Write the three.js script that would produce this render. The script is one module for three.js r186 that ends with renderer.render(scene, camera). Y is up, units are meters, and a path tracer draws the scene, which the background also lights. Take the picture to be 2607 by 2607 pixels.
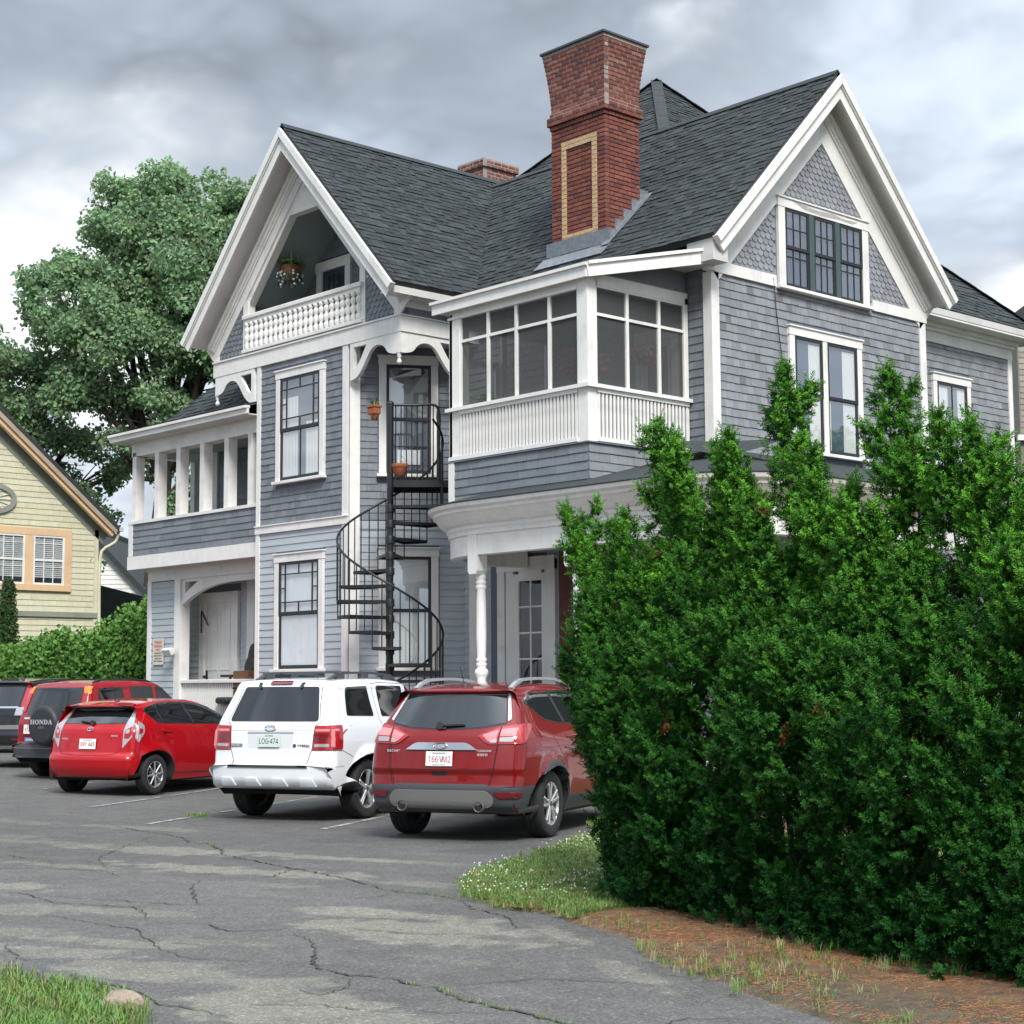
import * as THREE from 'three';
import { mergeGeometries, mergeVertices, toCreasedNormals } from 'three/addons/utils/BufferGeometryUtils.js';
import { RoundedBoxGeometry } from 'three/addons/geometries/RoundedBoxGeometry.js';
import { MeshBVH } from 'three-mesh-bvh';

// ---------- camera, sky, sun, exposure ----------
const scene = new THREE.Scene();
const camera = new THREE.PerspectiveCamera(33.838, 1, 0.1, 600);
camera.rotation.set(0.103837, 0.828326, -0.005744, 'YXZ');
camera.position.set(0, 1.6, 0);
const renderer = new THREE.WebGLRenderer({ antialias: true });
renderer.setSize(1024, 1024);
renderer.toneMapping = THREE.LinearToneMapping;
renderer.toneMappingExposure = 2.65;
renderer.shadowMap.enabled = true;

function mulberry(a) { return () => { a |= 0; a = a + 0x6D2B79F5 | 0; let t = Math.imul(a ^ a >>> 15, 1 | a); t = t + Math.imul(t ^ t >>> 7, 61 | t) ^ t; return ((t ^ t >>> 14) >>> 0) / 4294967296; }; }
const R0 = mulberry(7);
const rr = (a, b, r = R0) => a + (b - a) * r();
const clamp = (x, a = 0, b = 1) => Math.min(b, Math.max(a, x));
const lerp = (a, b, t) => a + (b - a) * t;
const sstep = (a, b, x) => { const t = clamp((x - a) / (b - a)); return t * t * (3 - 2 * t); };
const hash3 = (x, y, z) => { let h = Math.imul(x, 374761393) + Math.imul(y, 668265263) + Math.imul(z, 2147483647 ^ 0x5bd1e995); h = Math.imul(h ^ h >>> 13, 1274126177); return ((h ^ h >>> 16) >>> 0) / 4294967296; };
function noise3(x, y, z) {
  const xi = Math.floor(x), yi = Math.floor(y), zi = Math.floor(z), f = t => t * t * (3 - 2 * t);
  const u = f(x - xi), v = f(y - yi), w = f(z - zi);
  const L = (a, b, t) => a + (b - a) * t;
  return L(L(L(hash3(xi, yi, zi), hash3(xi + 1, yi, zi), u), L(hash3(xi, yi + 1, zi), hash3(xi + 1, yi + 1, zi), u), v),
    L(L(hash3(xi, yi, zi + 1), hash3(xi + 1, yi, zi + 1), u), L(hash3(xi, yi + 1, zi + 1), hash3(xi + 1, yi + 1, zi + 1), u), v), w);
}
const fbm = (x, y, z, o = 5) => { let s = 0, a = 0.5, n = 0; for (let i = 0; i < o; i++) { s += a * noise3(x, y, z); n += a; a *= 0.5; x = x * 2.03 + 11.3; y = y * 2.03 + 5.7; z = z * 2.03 + 3.1; } return s / n; };

// overcast sky: broken grey-blue cumulus sheet with bright gaps
const SUN = new THREE.Vector3(0.60, 0.72, 0.34).normalize(), SKY = [8.3, 1.2];
{
  const W = 4096, H = 2048, d = new Float32Array(W * H * 4), cw = 1024, ch = 260, low = new Float32Array((cw + 1) * (ch + 1) * 4), E0 = -0.06, E1 = Math.PI / 2;
  const dirOf = (el, ph) => { const c = Math.cos(el), x = c * Math.cos(ph), z = c * Math.sin(ph), y = Math.sin(el), yy = Math.max(y, 0) + 0.26; return [x, y, z, x / yy * 1.35 + SKY[0], z / yy * 1.35 + SKY[1]]; };
  for (let j = 0; j <= ch; j++) for (let i = 0; i <= cw; i++) { // slow fields: warp, cloud mass, gaps
    const [, , , px, pz] = dirOf(lerp(E0, E1, j / ch), (i / cw - 0.5) * 2 * Math.PI), k = (j * (cw + 1) + i) * 4;
    const wx = fbm(px * 1.6, pz * 1.6, 4.2, 4) - 0.5, wz = fbm(px * 1.6 + 9, pz * 1.6, 8.2, 4) - 0.5;
    low[k] = wx; low[k + 1] = wz; low[k + 2] = fbm(px * 1.5 + wx * 1.5, pz * 1.5 + wz * 1.5, 0.5, 5); low[k + 3] = fbm(px * 0.9 + 4 + wx * 1.2, pz * 0.9 - wz * 1.2, 2.5, 4);
  }
  for (let j = 0; j < H; j++) {
    const el = ((j + 0.5) / H - 0.5) * Math.PI, gy = clamp((el - E0) / (E1 - E0)) * ch, j0 = Math.min(ch - 1, Math.floor(gy)), ty = gy - j0;
    for (let i = 0; i < W; i++) {
      const k = (j * W + i) * 4;
      if (el < -0.05) { d[k] = 0.09; d[k + 1] = 0.095; d[k + 2] = 0.09; d[k + 3] = 1; continue; }
      const [x, y, z, px, pz] = dirOf(el, ((i + 0.5) / W - 0.5) * 2 * Math.PI), gx = (i + 0.5) / W * cw, i0 = Math.min(cw - 1, Math.floor(gx)), tx = gx - i0, q = (j0 * (cw + 1) + i0) * 4, r1 = q + (cw + 1) * 4;
      const S = c => lerp(lerp(low[q + c], low[q + 4 + c], tx), lerp(low[r1 + c], low[r1 + 4 + c], tx), ty), wx = S(0), wz = S(1), n = S(2), m = S(3);
      const fx = px * 3.6 + wx * 1.5, fz = pz * 3.6 + wz * 1.5, f = fbm(fx, fz, 7.7, 6), b0 = 1 - Math.abs(2 * noise3(fx * 1.6 + 3, fz * 1.6, 1.2) - 1), b1 = 1 - Math.abs(2 * noise3(fx * 3.4, fz * 3.4 + 7, 2.2) - 1), b2 = 1 - Math.abs(2 * noise3(fx * 7.3, fz * 7.3, 5.2) - 1), b3 = noise3(fx * 15, fz * 15, 3.1);
      const puff = (b0 * 0.5 + b1 * 0.28 + b2 * 0.15 + b3 * 0.07), e = n * 0.52 + f * 0.40 + puff * 0.08;
      const gap = sstep(0.535, 0.655, 0.50 * m + 0.20 * n + 0.22 * f + 0.08 * puff), dark = sstep(0.40, 0.62, e), hz = 1 - sstep(0.02, 0.34, y);
      let v = lerp(0.35, 0.185, dark) + 0.25 * (f - 0.5) - 0.05 * (puff - 0.5) + 0.03 * hz;
      const rim = sstep(0.50, 0.44, e) * sstep(0.36, 0.43, e), br = clamp(gap * (0.55 + 0.45 * hz) * (0.75 + 0.5 * f) + 0.08 * hz + 0.12 * rim);
      const r = lerp(v * 0.80, 0.56, br), g = lerp(v * 0.925, 0.57, br), b = lerp(v * 1.09, 0.585, br);
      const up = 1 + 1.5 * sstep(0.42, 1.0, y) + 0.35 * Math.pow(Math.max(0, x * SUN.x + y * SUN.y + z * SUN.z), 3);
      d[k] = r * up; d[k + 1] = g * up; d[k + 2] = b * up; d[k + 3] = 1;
    }
  }
  const t = new THREE.DataTexture(d, W, H, THREE.RGBAFormat, THREE.FloatType);
  t.mapping = THREE.EquirectangularReflectionMapping; t.magFilter = THREE.LinearFilter; t.minFilter = THREE.LinearFilter; t.needsUpdate = true;
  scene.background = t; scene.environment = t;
}
const sun = new THREE.DirectionalLight(new THREE.Color(1, 0.965, 0.91), 1.5);
sun.position.copy(SUN).multiplyScalar(80).add(new THREE.Vector3(-20, 0, -17)); sun.target.position.set(-20, 0, -17);
sun.castShadow = true; sun.shadow.radius = 32; sun.shadow.mapSize.set(4096, 4096);
Object.assign(sun.shadow.camera, { left: -45, right: 45, top: 45, bottom: -45, near: 1, far: 200 });
scene.add(sun, sun.target);

// ---------- textures and materials ----------
function pnoise(x, y, p, seed) { // tileable value noise, p cells per tile
  const xi = Math.floor(x), yi = Math.floor(y), f = t => t * t * (3 - 2 * t), m = a => ((a % p) + p) % p, u = f(x - xi), v = f(y - yi);
  return lerp(lerp(hash3(m(xi), m(yi), seed), hash3(m(xi + 1), m(yi), seed), u), lerp(hash3(m(xi), m(yi + 1), seed), hash3(m(xi + 1), m(yi + 1), seed), u), v);
}
function tex(size, metres, fn, srgb = true) {
  const d = new Uint8Array(size * size * 4);
  for (let j = 0; j < size; j++) for (let i = 0; i < size; i++) {
    const c = fn(i / size, j / size), k = (j * size + i) * 4;
    const q = Array.isArray(c) ? c : [c, c, c];
    for (let n = 0; n < 3; n++) d[k + n] = 255 * clamp(q[n]); d[k + 3] = 255;
  }
  const t = new THREE.DataTexture(d, size, size); t.wrapS = t.wrapT = THREE.RepeatWrapping; t.magFilter = THREE.LinearFilter; t.minFilter = THREE.LinearMipmapLinearFilter; t.generateMipmaps = true;
  if (srgb) t.colorSpace = THREE.SRGBColorSpace; t.repeat.set(1 / metres, 1 / metres); t.needsUpdate = true; return t;
}
const pf = (u, v, p, s, o = 4) => { let a = 0.5, t = 0, n = 0; for (let i = 0; i < o; i++) { t += a * pnoise(u * p, v * p, p, s + i); n += a; a *= 0.55; p *= 2; } return t / n; };
const T = {
  paint: tex(512, 1.7, (u, v) => { const d = pf(u * 1, v, 6, 3, 5), st = pnoise(u * 90, v * 5, 90, 31); const w = pf(u, v, 3, 51, 5); return 0.985 - 0.05 * Math.abs(d - 0.5) * 2 - 0.025 * st - 0.06 * sstep(0.5, 0.75, w) * (0.5 + 0.5 * st); }),
  grain: tex(512, 1.1, (u, v) => { const s = pnoise(u * 128, v * 4, 128, 5) * 0.6 + pnoise(u * 64, v * 8, 64, 6) * 0.4, d = pf(u, v, 8, 14, 4); let c = 0.93 - 0.11 * s - 0.09 * (d - 0.4); if (s > 0.86) c -= 0.15; return c; }),
  clap: tex(512, 1.6, (u, v) => { const s = pnoise(u * 6, v * 128, 128, 15), d = pf(u, v, 6, 24, 5); return 0.965 - 0.05 * s - 0.08 * Math.max(0, d - 0.45); }),
  grit: tex(512, 0.8, (u, v) => { const a = pnoise(u * 256, v * 256, 256, 71), b = pf(u, v, 16, 72, 3); return 0.72 + 0.36 * (a - 0.5) + 0.2 * (b - 0.5); }),
  brick: tex(512, 0.9, (u, v) => { const a = pf(u, v, 24, 81, 5), b = pnoise(u * 256, v * 256, 256, 86); return 0.86 + 0.30 * (a - 0.5) + 0.10 * (b - 0.5); }),
  asphalt: tex(1024, 1.5, (u, v) => { const a = pnoise(u * 256, v * 256, 256, 91), b = pnoise(u * 110, v * 110, 110, 92), c = pf(u, v, 8, 93, 4), d = pnoise(u * 64, v * 64, 64, 97); let q = 0.72 + 0.26 * (a - 0.5) + 0.16 * (b - 0.5) + 0.14 * (c - 0.5); if (b > 0.86 && a > 0.4) q += 0.13; if (d < 0.07) q -= 0.08; return q; }),
  bump: tex(512, 1.0, (u, v) => pf(u, v, 32, 101, 4), false),
  asphBump: tex(512, 0.75, (u, v) => 0.6 * pnoise(u * 128, v * 128, 128, 103) + 0.4 * pnoise(u * 64, v * 64, 64, 104), false),
};
const C3 = (r, g, b) => new THREE.Color().setRGB(r, g, b);
const hex = h => new THREE.Color(h);
function M(name, color, o = {}) {
  const phys = o.clearcoat !== undefined || o.transmission !== undefined || o.sheen !== undefined;
  const m = phys ? new THREE.MeshPhysicalMaterial({ roughness: 0.7, ...o }) : new THREE.MeshStandardMaterial({ roughness: 0.7, ...o });
  m.name = name; m.color.copy(color); return m;
}
const WHITE = C3(0.82, 0.81, 0.775);
const mats = {
  white: M('white_paint', WHITE, { map: T.paint, roughness: 0.55, bumpMap: T.bump, bumpScale: 0.0015 }),
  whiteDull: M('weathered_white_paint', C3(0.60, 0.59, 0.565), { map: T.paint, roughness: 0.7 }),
  sheath: M('grey_sheathing', C3(0.13, 0.15, 0.18), { roughness: 0.9 }),
  black: M('black_paint', C3(0.012, 0.014, 0.017), { roughness: 0.42 }),
  sash: M('dark_sash_paint', C3(0.017, 0.018, 0.022), { roughness: 0.45 }),
  sashGreen: M('dark_green_sash_paint', C3(0.05, 0.085, 0.085), { roughness: 0.45 }),
  dark: M('dark_interior', C3(0.012, 0.013, 0.015), { roughness: 0.9 }),
  paneDim: M('porch_door_glass', C3(1, 1, 1), { transmission: 1, thickness: 0, roughness: 0.02, ior: 1.6 }),
  pane: M('window_glass', C3(1, 1, 1), { transmission: 1, thickness: 0, roughness: 0.02, ior: 3.0 }),
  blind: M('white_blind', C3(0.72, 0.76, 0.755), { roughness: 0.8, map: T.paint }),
  curtain: M('white_curtain', C3(0.62, 0.64, 0.62), { roughness: 0.9 }),
  lead: M('grey_lead_flashing', C3(0.27, 0.30, 0.33), { roughness: 0.5, metalness: 0.3, map: T.brick }),
  terra: M('terracotta', C3(0.40, 0.125, 0.055), { roughness: 0.85, map: T.brick }),
  pfloor: M('grey_porch_floor', C3(0.32, 0.33, 0.34), { roughness: 0.7, map: T.clap }),
  ceil: M('grey_green_porch_ceiling', C3(0.3, 0.36, 0.36), { roughness: 0.7, map: T.clap }),
  balcCeil: M('slate_porch_ceiling', C3(0.34, 0.40, 0.41), { roughness: 0.7, map: T.clap }),
  screen: M('insect_screen', C3(0.075, 0.08, 0.08), { roughness: 0.9, transparent: true, opacity: 0.66 }),
  wood: M('stained_wood', C3(0.22, 0.11, 0.05), { roughness: 0.6, map: T.grain }),
  bark: M('bark', C3(0.07, 0.055, 0.045), { roughness: 0.95, map: T.brick }),
};
const tones = (name, list, o) => list.map((c, i) => M(name + '_' + i, C3(...c), o));
const upTone = tones('slate_blue_shingle_paint', [[0.215, 0.238, 0.268], [0.232, 0.256, 0.286], [0.25, 0.273, 0.302], [0.198, 0.22, 0.25]], { map: T.grain, roughness: 0.62, bumpMap: T.grain, bumpScale: 0.0012 });  // darker copy for the front walls, their weaker light put into the colour
const bTone = tones('grey_shingle_paint', [[0.30, 0.315, 0.342], [0.322, 0.337, 0.364], [0.345, 0.36, 0.386], [0.275, 0.288, 0.315], [0.21, 0.205, 0.205]], { map: T.grain, roughness: 0.62, bumpMap: T.grain, bumpScale: 0.0014 });  // same shingles on sunward walls, stronger light put into the colour; last tone peeled
const loTone = tones('light_grey_clapboard_paint', [[0.46, 0.505, 0.535], [0.475, 0.52, 0.55], [0.44, 0.485, 0.515]], { map: T.clap, roughness: 0.55 });

// ---------- mesh builder ----------
const V3 = (x, y, z) => new THREE.Vector3(x, y, z);
const M4 = () => new THREE.Matrix4();
function boxUV(g) {
  if (g.index) g = g.toNonIndexed();
  const p = g.attributes.position, n = g.attributes.normal, uv = new Float32Array(p.count * 2);
  for (let i = 0; i < p.count; i += 3) {
    let ax = 0, ay = 0, az = 0; for (let k = 0; k < 3; k++) { ax += Math.abs(n.getX(i + k)); ay += Math.abs(n.getY(i + k)); az += Math.abs(n.getZ(i + k)); }
    for (let k = 0; k < 3; k++) { const q = i + k, x = p.getX(q), y = p.getY(q), z = p.getZ(q); if (ay > ax && ay > az) { uv[q * 2] = x; uv[q * 2 + 1] = z; } else if (ax > az) { uv[q * 2] = z; uv[q * 2 + 1] = y; } else { uv[q * 2] = x; uv[q * 2 + 1] = y; } }
  }
  g.setAttribute('uv', new THREE.BufferAttribute(uv, 2)); return g;
}
const strip = g => { if (g.index) g = g.toNonIndexed(); for (const k of Object.keys(g.attributes)) if (k !== 'position' && k !== 'normal') g.deleteAttribute(k); if (!g.attributes.normal) g.computeVertexNormals(); g.morphAttributes = {}; return g; };
class MB {
  constructor() { this.g = []; }
  add(g, m) { g = strip(g); if (m) g.applyMatrix4(m); this.g.push(g); return this; }
  box(x0, y0, z0, x1, y1, z1, m) { const g = new THREE.BoxGeometry(x1 - x0, y1 - y0, z1 - z0); g.translate((x0 + x1) / 2, (y0 + y1) / 2, (z0 + z1) / 2); return this.add(g, m); }
  rbox(x0, y0, z0, x1, y1, z1, r, m) { const g = new RoundedBoxGeometry(x1 - x0, y1 - y0, z1 - z0, 2, r); g.translate((x0 + x1) / 2, (y0 + y1) / 2, (z0 + z1) / 2); return this.add(g, m); }
  prism(pts, z0, z1, m, bevel) { const s = new THREE.Shape(pts.map(p => new THREE.Vector2(p[0], p[1]))); return this.shape(s, z0, z1, m, bevel); }
  shape(s, z0, z1, m, bevel, cs = 12) { const g = new THREE.ExtrudeGeometry(s, bevel ? { depth: z1 - z0 - 2 * bevel, bevelEnabled: true, bevelSize: bevel, bevelThickness: bevel, bevelOffset: -bevel, bevelSegments: 1, curveSegments: cs } : { depth: z1 - z0, bevelEnabled: false, curveSegments: cs }); g.translate(0, 0, z0 + (bevel || 0)); return this.add(g, m); }
  tube(pts, r, seg = 24, rad = 6, closed = false, m) { return this.add(new THREE.TubeGeometry(new THREE.CatmullRomCurve3(pts, closed), seg, r, rad, closed), m); }
  rod(a, b, r, r1 = r, n = 8) { const d = b.clone().sub(a), l = d.length(), g = new THREE.CylinderGeometry(r1, r, l, n); g.translate(0, l / 2, 0); const m = M4().makeRotationFromQuaternion(new THREE.Quaternion().setFromUnitVectors(V3(0, 1, 0), d.normalize())); m.setPosition(a); return this.add(g, m); }
  bar(a, b, w, h, up = V3(0, 1, 0)) { const d = b.clone().sub(a), l = d.length(); d.normalize(); const s = V3().crossVectors(up, d).normalize(), u = V3().crossVectors(d, s); const m = M4().makeBasis(s, u, d); m.setPosition(a.clone().add(b).multiplyScalar(0.5)); return this.add(new THREE.BoxGeometry(w, h, l), m); }
  lathe(pts, n = 16, m) { return this.add(new THREE.LatheGeometry(pts.map(p => new THREE.Vector2(p[0], p[1])), n), m); }
  tri(a, b, c) { const g = new THREE.BufferGeometry(); g.setAttribute('position', new THREE.Float32BufferAttribute([...a, ...b, ...c], 3)); g.computeVertexNormals(); return this.add(g); }
  quad(a, b, c, d) { return this.tri(a, b, c).tri(a, c, d); }
  geo() { return boxUV(this.g.length > 1 ? mergeGeometries(this.g) : this.g[0]); }
}
function put(name, g, mat, parent) {
  const o = new THREE.Mesh(g instanceof MB ? g.geo() : g, mat); o.name = name; o.castShadow = o.receiveShadow = true; parent.add(o); return o;
}
const used = {};
const numbered = n => { const k = used[n] = (used[n] ?? -1) + 1; return k ? n + '_' + String(k).padStart(3, '0') : n; };
function thing(name, label, category, pos = [0, 0, 0], turn = 0, group) {
  const o = new THREE.Group(); o.name = numbered(name); o.position.set(...pos); o.rotation.y = turn; o.userData = { label, category }; if (group) o.userData.group = group; scene.add(o); return o;
}
function solo(name, g, mat, label, category, pos, turn = 0, group) { const o = put(numbered(name), g, mat, scene); o.userData = { label, category }; if (group) o.userData.group = group; if (pos) o.position.set(...pos); o.rotation.y = turn; return o; }
function ground(name, g, mat) { const o = put(name, g, mat, scene); o.userData.kind = 'structure'; return o; }
const stuff = o => { o.userData.kind = 'stuff'; return o; };
const rad = Math.PI / 180;
const frame = (x, y, z, deg) => M4().makeRotationY(deg * rad).setPosition(x, y, z);
// clip a convex polygon by another convex polygon (both counter-clockwise)
function clipPoly(p, c) {
  for (let i = 0; i < c.length && p.length; i++) {
    const a = c[i], b = c[(i + 1) % c.length], s = q => (b[0] - a[0]) * (q[1] - a[1]) - (b[1] - a[1]) * (q[0] - a[0]), out = [];
    for (let k = 0; k < p.length; k++) { const u = p[k], v = p[(k + 1) % p.length], su = s(u), sv = s(v); if (su >= 0) out.push(u); if (su * sv < 0) { const t = su / (su - sv); out.push([u[0] + (v[0] - u[0]) * t, u[1] + (v[1] - u[1]) * t]); } }
    p = out;
  }
  return p;
}
const hAt = (x, z) => 0.20 * sstep(-21, -31, x) * sstep(-9, -13, z); // the lot rises a little towards the far left
// ---------- ground ----------
mats.asph = M('weathered_asphalt', C3(1, 1, 1), { map: T.asphalt, vertexColors: true, roughness: 0.93, bumpMap: T.asphBump, bumpScale: 0.006 });
mats.soil = M('soil_and_turf', C3(1, 1, 1), { map: T.grit, vertexColors: true, roughness: 0.97, bumpMap: T.bump, bumpScale: 0.02 });
function sheet(x0, x1, z0, z1, step, yf, cf, keep) {
  const nx = Math.ceil((x1 - x0) / step), nz = Math.ceil((z1 - z0) / step), p = [], c = [], uv = [], ix = [];
  for (let j = 0; j <= nz; j++) for (let i = 0; i <= nx; i++) { const x = lerp(x0, x1, i / nx), z = lerp(z0, z1, j / nz); p.push(x, yf(x, z), z); c.push(...cf(x, z)); uv.push(x, z); }
  for (let j = 0; j < nz; j++) for (let i = 0; i < nx; i++) { if (keep && !keep(lerp(x0, x1, (i + 0.5) / nx), lerp(z0, z1, (j + 0.5) / nz))) continue; const a = j * (nx + 1) + i, b = a + 1, d = a + nx + 1, e = d + 1; ix.push(a, d, b, b, d, e); }
  const g = new THREE.BufferGeometry(); g.setAttribute('position', new THREE.Float32BufferAttribute(p, 3)); g.setAttribute('color', new THREE.Float32BufferAttribute(c, 3)); g.setAttribute('uv', new THREE.Float32BufferAttribute(uv, 2)); g.setIndex(ix); g.computeVertexNormals(); return g;
}
ground('ground', sheet(-320, 200, -320, 120, 8, (x, z) => -0.06, (x, z) => [0.06, 0.085, 0.035]), mats.soil);
// worn, sandy patches: x, z, half length, half width, turn, strength
const stains = [[-14.9, -8.95, 1.3, 0.35, 0.35, 0.8], [-12.9, -8.45, 1.5, 0.3, 0.3, 0.9], [-13.0, -9.7, 0.8, 0.16, 0.3, 0.8], [-10.8, -8.9, 0.6, 0.2, 0.2, 0.7], [-9.6, -7.55, 0.9, 0.22, 0.3, 0.95], [-8.7, -7.25, 1.0, 0.45, 0.2, 1.0], [-9.8, -5.5, 0.7, 0.14, 0.4, 0.8], [-8.4, -5.25, 0.8, 0.28, 0.3, 0.7], [-7.15, -5.0, 0.7, 0.35, 0.2, 0.85], [-13.1, -6.4, 0.7, 0.3, 0.4, 0.9], [-10.6, -5.3, 0.5, 0.2, 0.5, 0.5], [-13.8, -9.5, 0.5, 0.15, 0.3, 0.7], [-12.3, -9.97, 0.7, 0.12, 0.3, 0.45], [-11.9, -8.0, 0.6, 0.15, 0.3, 0.45], [-17.6, -10.2, 1.2, 0.2, 0.2, 0.5], [-20, -9.6, 1.5, 0.2, 0.1, 0.35], [-14.2, -7.6, 1.1, 0.14, 0.25, 0.5], [-11.3, -6.2, 1.0, 0.16, 0.45, 0.55], [-9.3, -6.0, 0.5, 0.12, 0.4, 0.45], [-12.0, -5.6, 0.9, 0.25, 0.5, 0.6], [-10.0, -4.9, 0.9, 0.2, 0.5, 0.7], [-8.6, -4.95, 0.6, 0.12, 0.3, 0.8], [-6.3, -5.2, 0.5, 0.2, 0.2, 0.5], [-7.6, -6.6, 0.4, 0.15, 0.1, 0.35], [-16.5, -8.6, 1.6, 0.18, 0.3, 0.4], [-19, -8.2, 2.0, 0.25, 0.3, 0.35], [-6.7, -7.0, 0.6, 0.12, -0.45, 0.7], [-8.0, -7.75, 0.5, 0.1, -0.4, 0.8]];
function asphaltColor(x, z) {
  const n = fbm(x * 0.35, z * 0.35, 3.3, 4), f = fbm(x * 2.2, z * 2.2, 9.1, 4), k = noise3(x * 9, z * 9, 2.2), k2 = noise3(x * 17, z * 17, 6.2);
  let v = 0.215 + 0.07 * (n - 0.5) + 0.05 * (f - 0.5); // faded grey
  const lot = sstep(-0.25, 0.15, -(z + 8.45 + (x + 10) * 0.205) + 0.3 * (f - 0.5)) * sstep(-26, -18, x); v *= 1 - 0.16 * lot;
  let s = 0; for (const [a, b, l, w, t, q] of stains) { const dx = x - a, dz = z - b, c = Math.cos(t), e = Math.sin(t), u = (dx * c - dz * e) / l, m = (dx * e + dz * c) / w, r = u * u + m * m; if (r < 3.5) s = Math.max(s, q * sstep(1.25, 0.55, r + 2.6 * (f - 0.5) + 1.5 * (k - 0.5)) * (0.8 + 0.35 * k2)); }
  v -= 0.03 * sstep(0.6, 0.75, fbm(x * 1.1 + 40, z * 1.1, 1.7, 4));
  return [lerp(v * 1.02, 0.43, s * 0.8), lerp(v * 0.995, 0.415, s * 0.8), lerp(v * 0.945, 0.335, s * 0.8)];
}
const lawnEdge = [[-17.2, -18.6], [-14.6, -14.5], [-13.0, -12.9], [-12.1, -11.3], [-11.25, -9.75], [-10.4, -8.75], [-9.85, -8.3], [-8.6, -8.15], [-7.4, -7.6], [-6.4, -7.0], [-5.7, -6.75], [-5.2, -6.5], [-3.2, -5.8], [2, -4.6], [14, -2.5]];
function edgeDist(x, z, line) { let best = 1e9, side = 1; for (let i = 0; i + 1 < line.length; i++) { const [ax, az] = line[i], [bx, bz] = line[i + 1], dx = bx - ax, dz = bz - az, t = clamp(((x - ax) * dx + (z - az) * dz) / (dx * dx + dz * dz)), d = Math.hypot(x - ax - dx * t, z - az - dz * t); if (d < best) { best = d; side = Math.sign((x - ax) * dz - (z - az) * dx) || 1; } } return best * side; }
const lawnD = (x, z) => edgeDist(x, z, lawnEdge) + 0.22 * (fbm(x * 2.4, z * 2.4, 6.1, 4) - 0.5); // > 0 on the lawn side
const hedgeLine = [[-10.8, -11.6], [-9.9, -10.3], [-9.1, -9.4], [-8.4, -8.9], [-7.6, -8.6], [-6.4, -8.3], [-5.2, -8.2], [-2, -7.6], [6, -6]];
const nearLawn = [[-16, -3.6], [-11.5, -4.3], [-9.3, -4.42], [-8.3, -4.55], [-7.6, -4.5], [-7.15, -4.35], [-6.8, -3.9], [-6.6, -2], [-6.4, 4]];
const nearD = (x, z) => -edgeDist(x, z, nearLawn) + 0.15 * (fbm(x * 3, z * 3, 2.1, 4) - 0.5);
const lotY = (x, z) => hAt(x, z) + 0.006 * (fbm(x * 0.8, z * 0.8, 5, 3) - 0.5), fineLot = [-21, -4, -11.2, -3.4];
const lot = ground('parking_lot', sheet(-46, 8, -19.5, 5, 0.15, (x, z) => lotY(x, z) - (x > fineLot[0] + 0.1 && x < fineLot[1] - 0.1 && z > fineLot[2] + 0.1 && z < fineLot[3] - 0.1 ? 0.02 : 0), asphaltColor), mats.asph);
put('driveway_surface', sheet(...fineLot, 0.04, (x, z) => lotY(x, z) + 0.0005, asphaltColor), mats.asph, lot);
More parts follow.
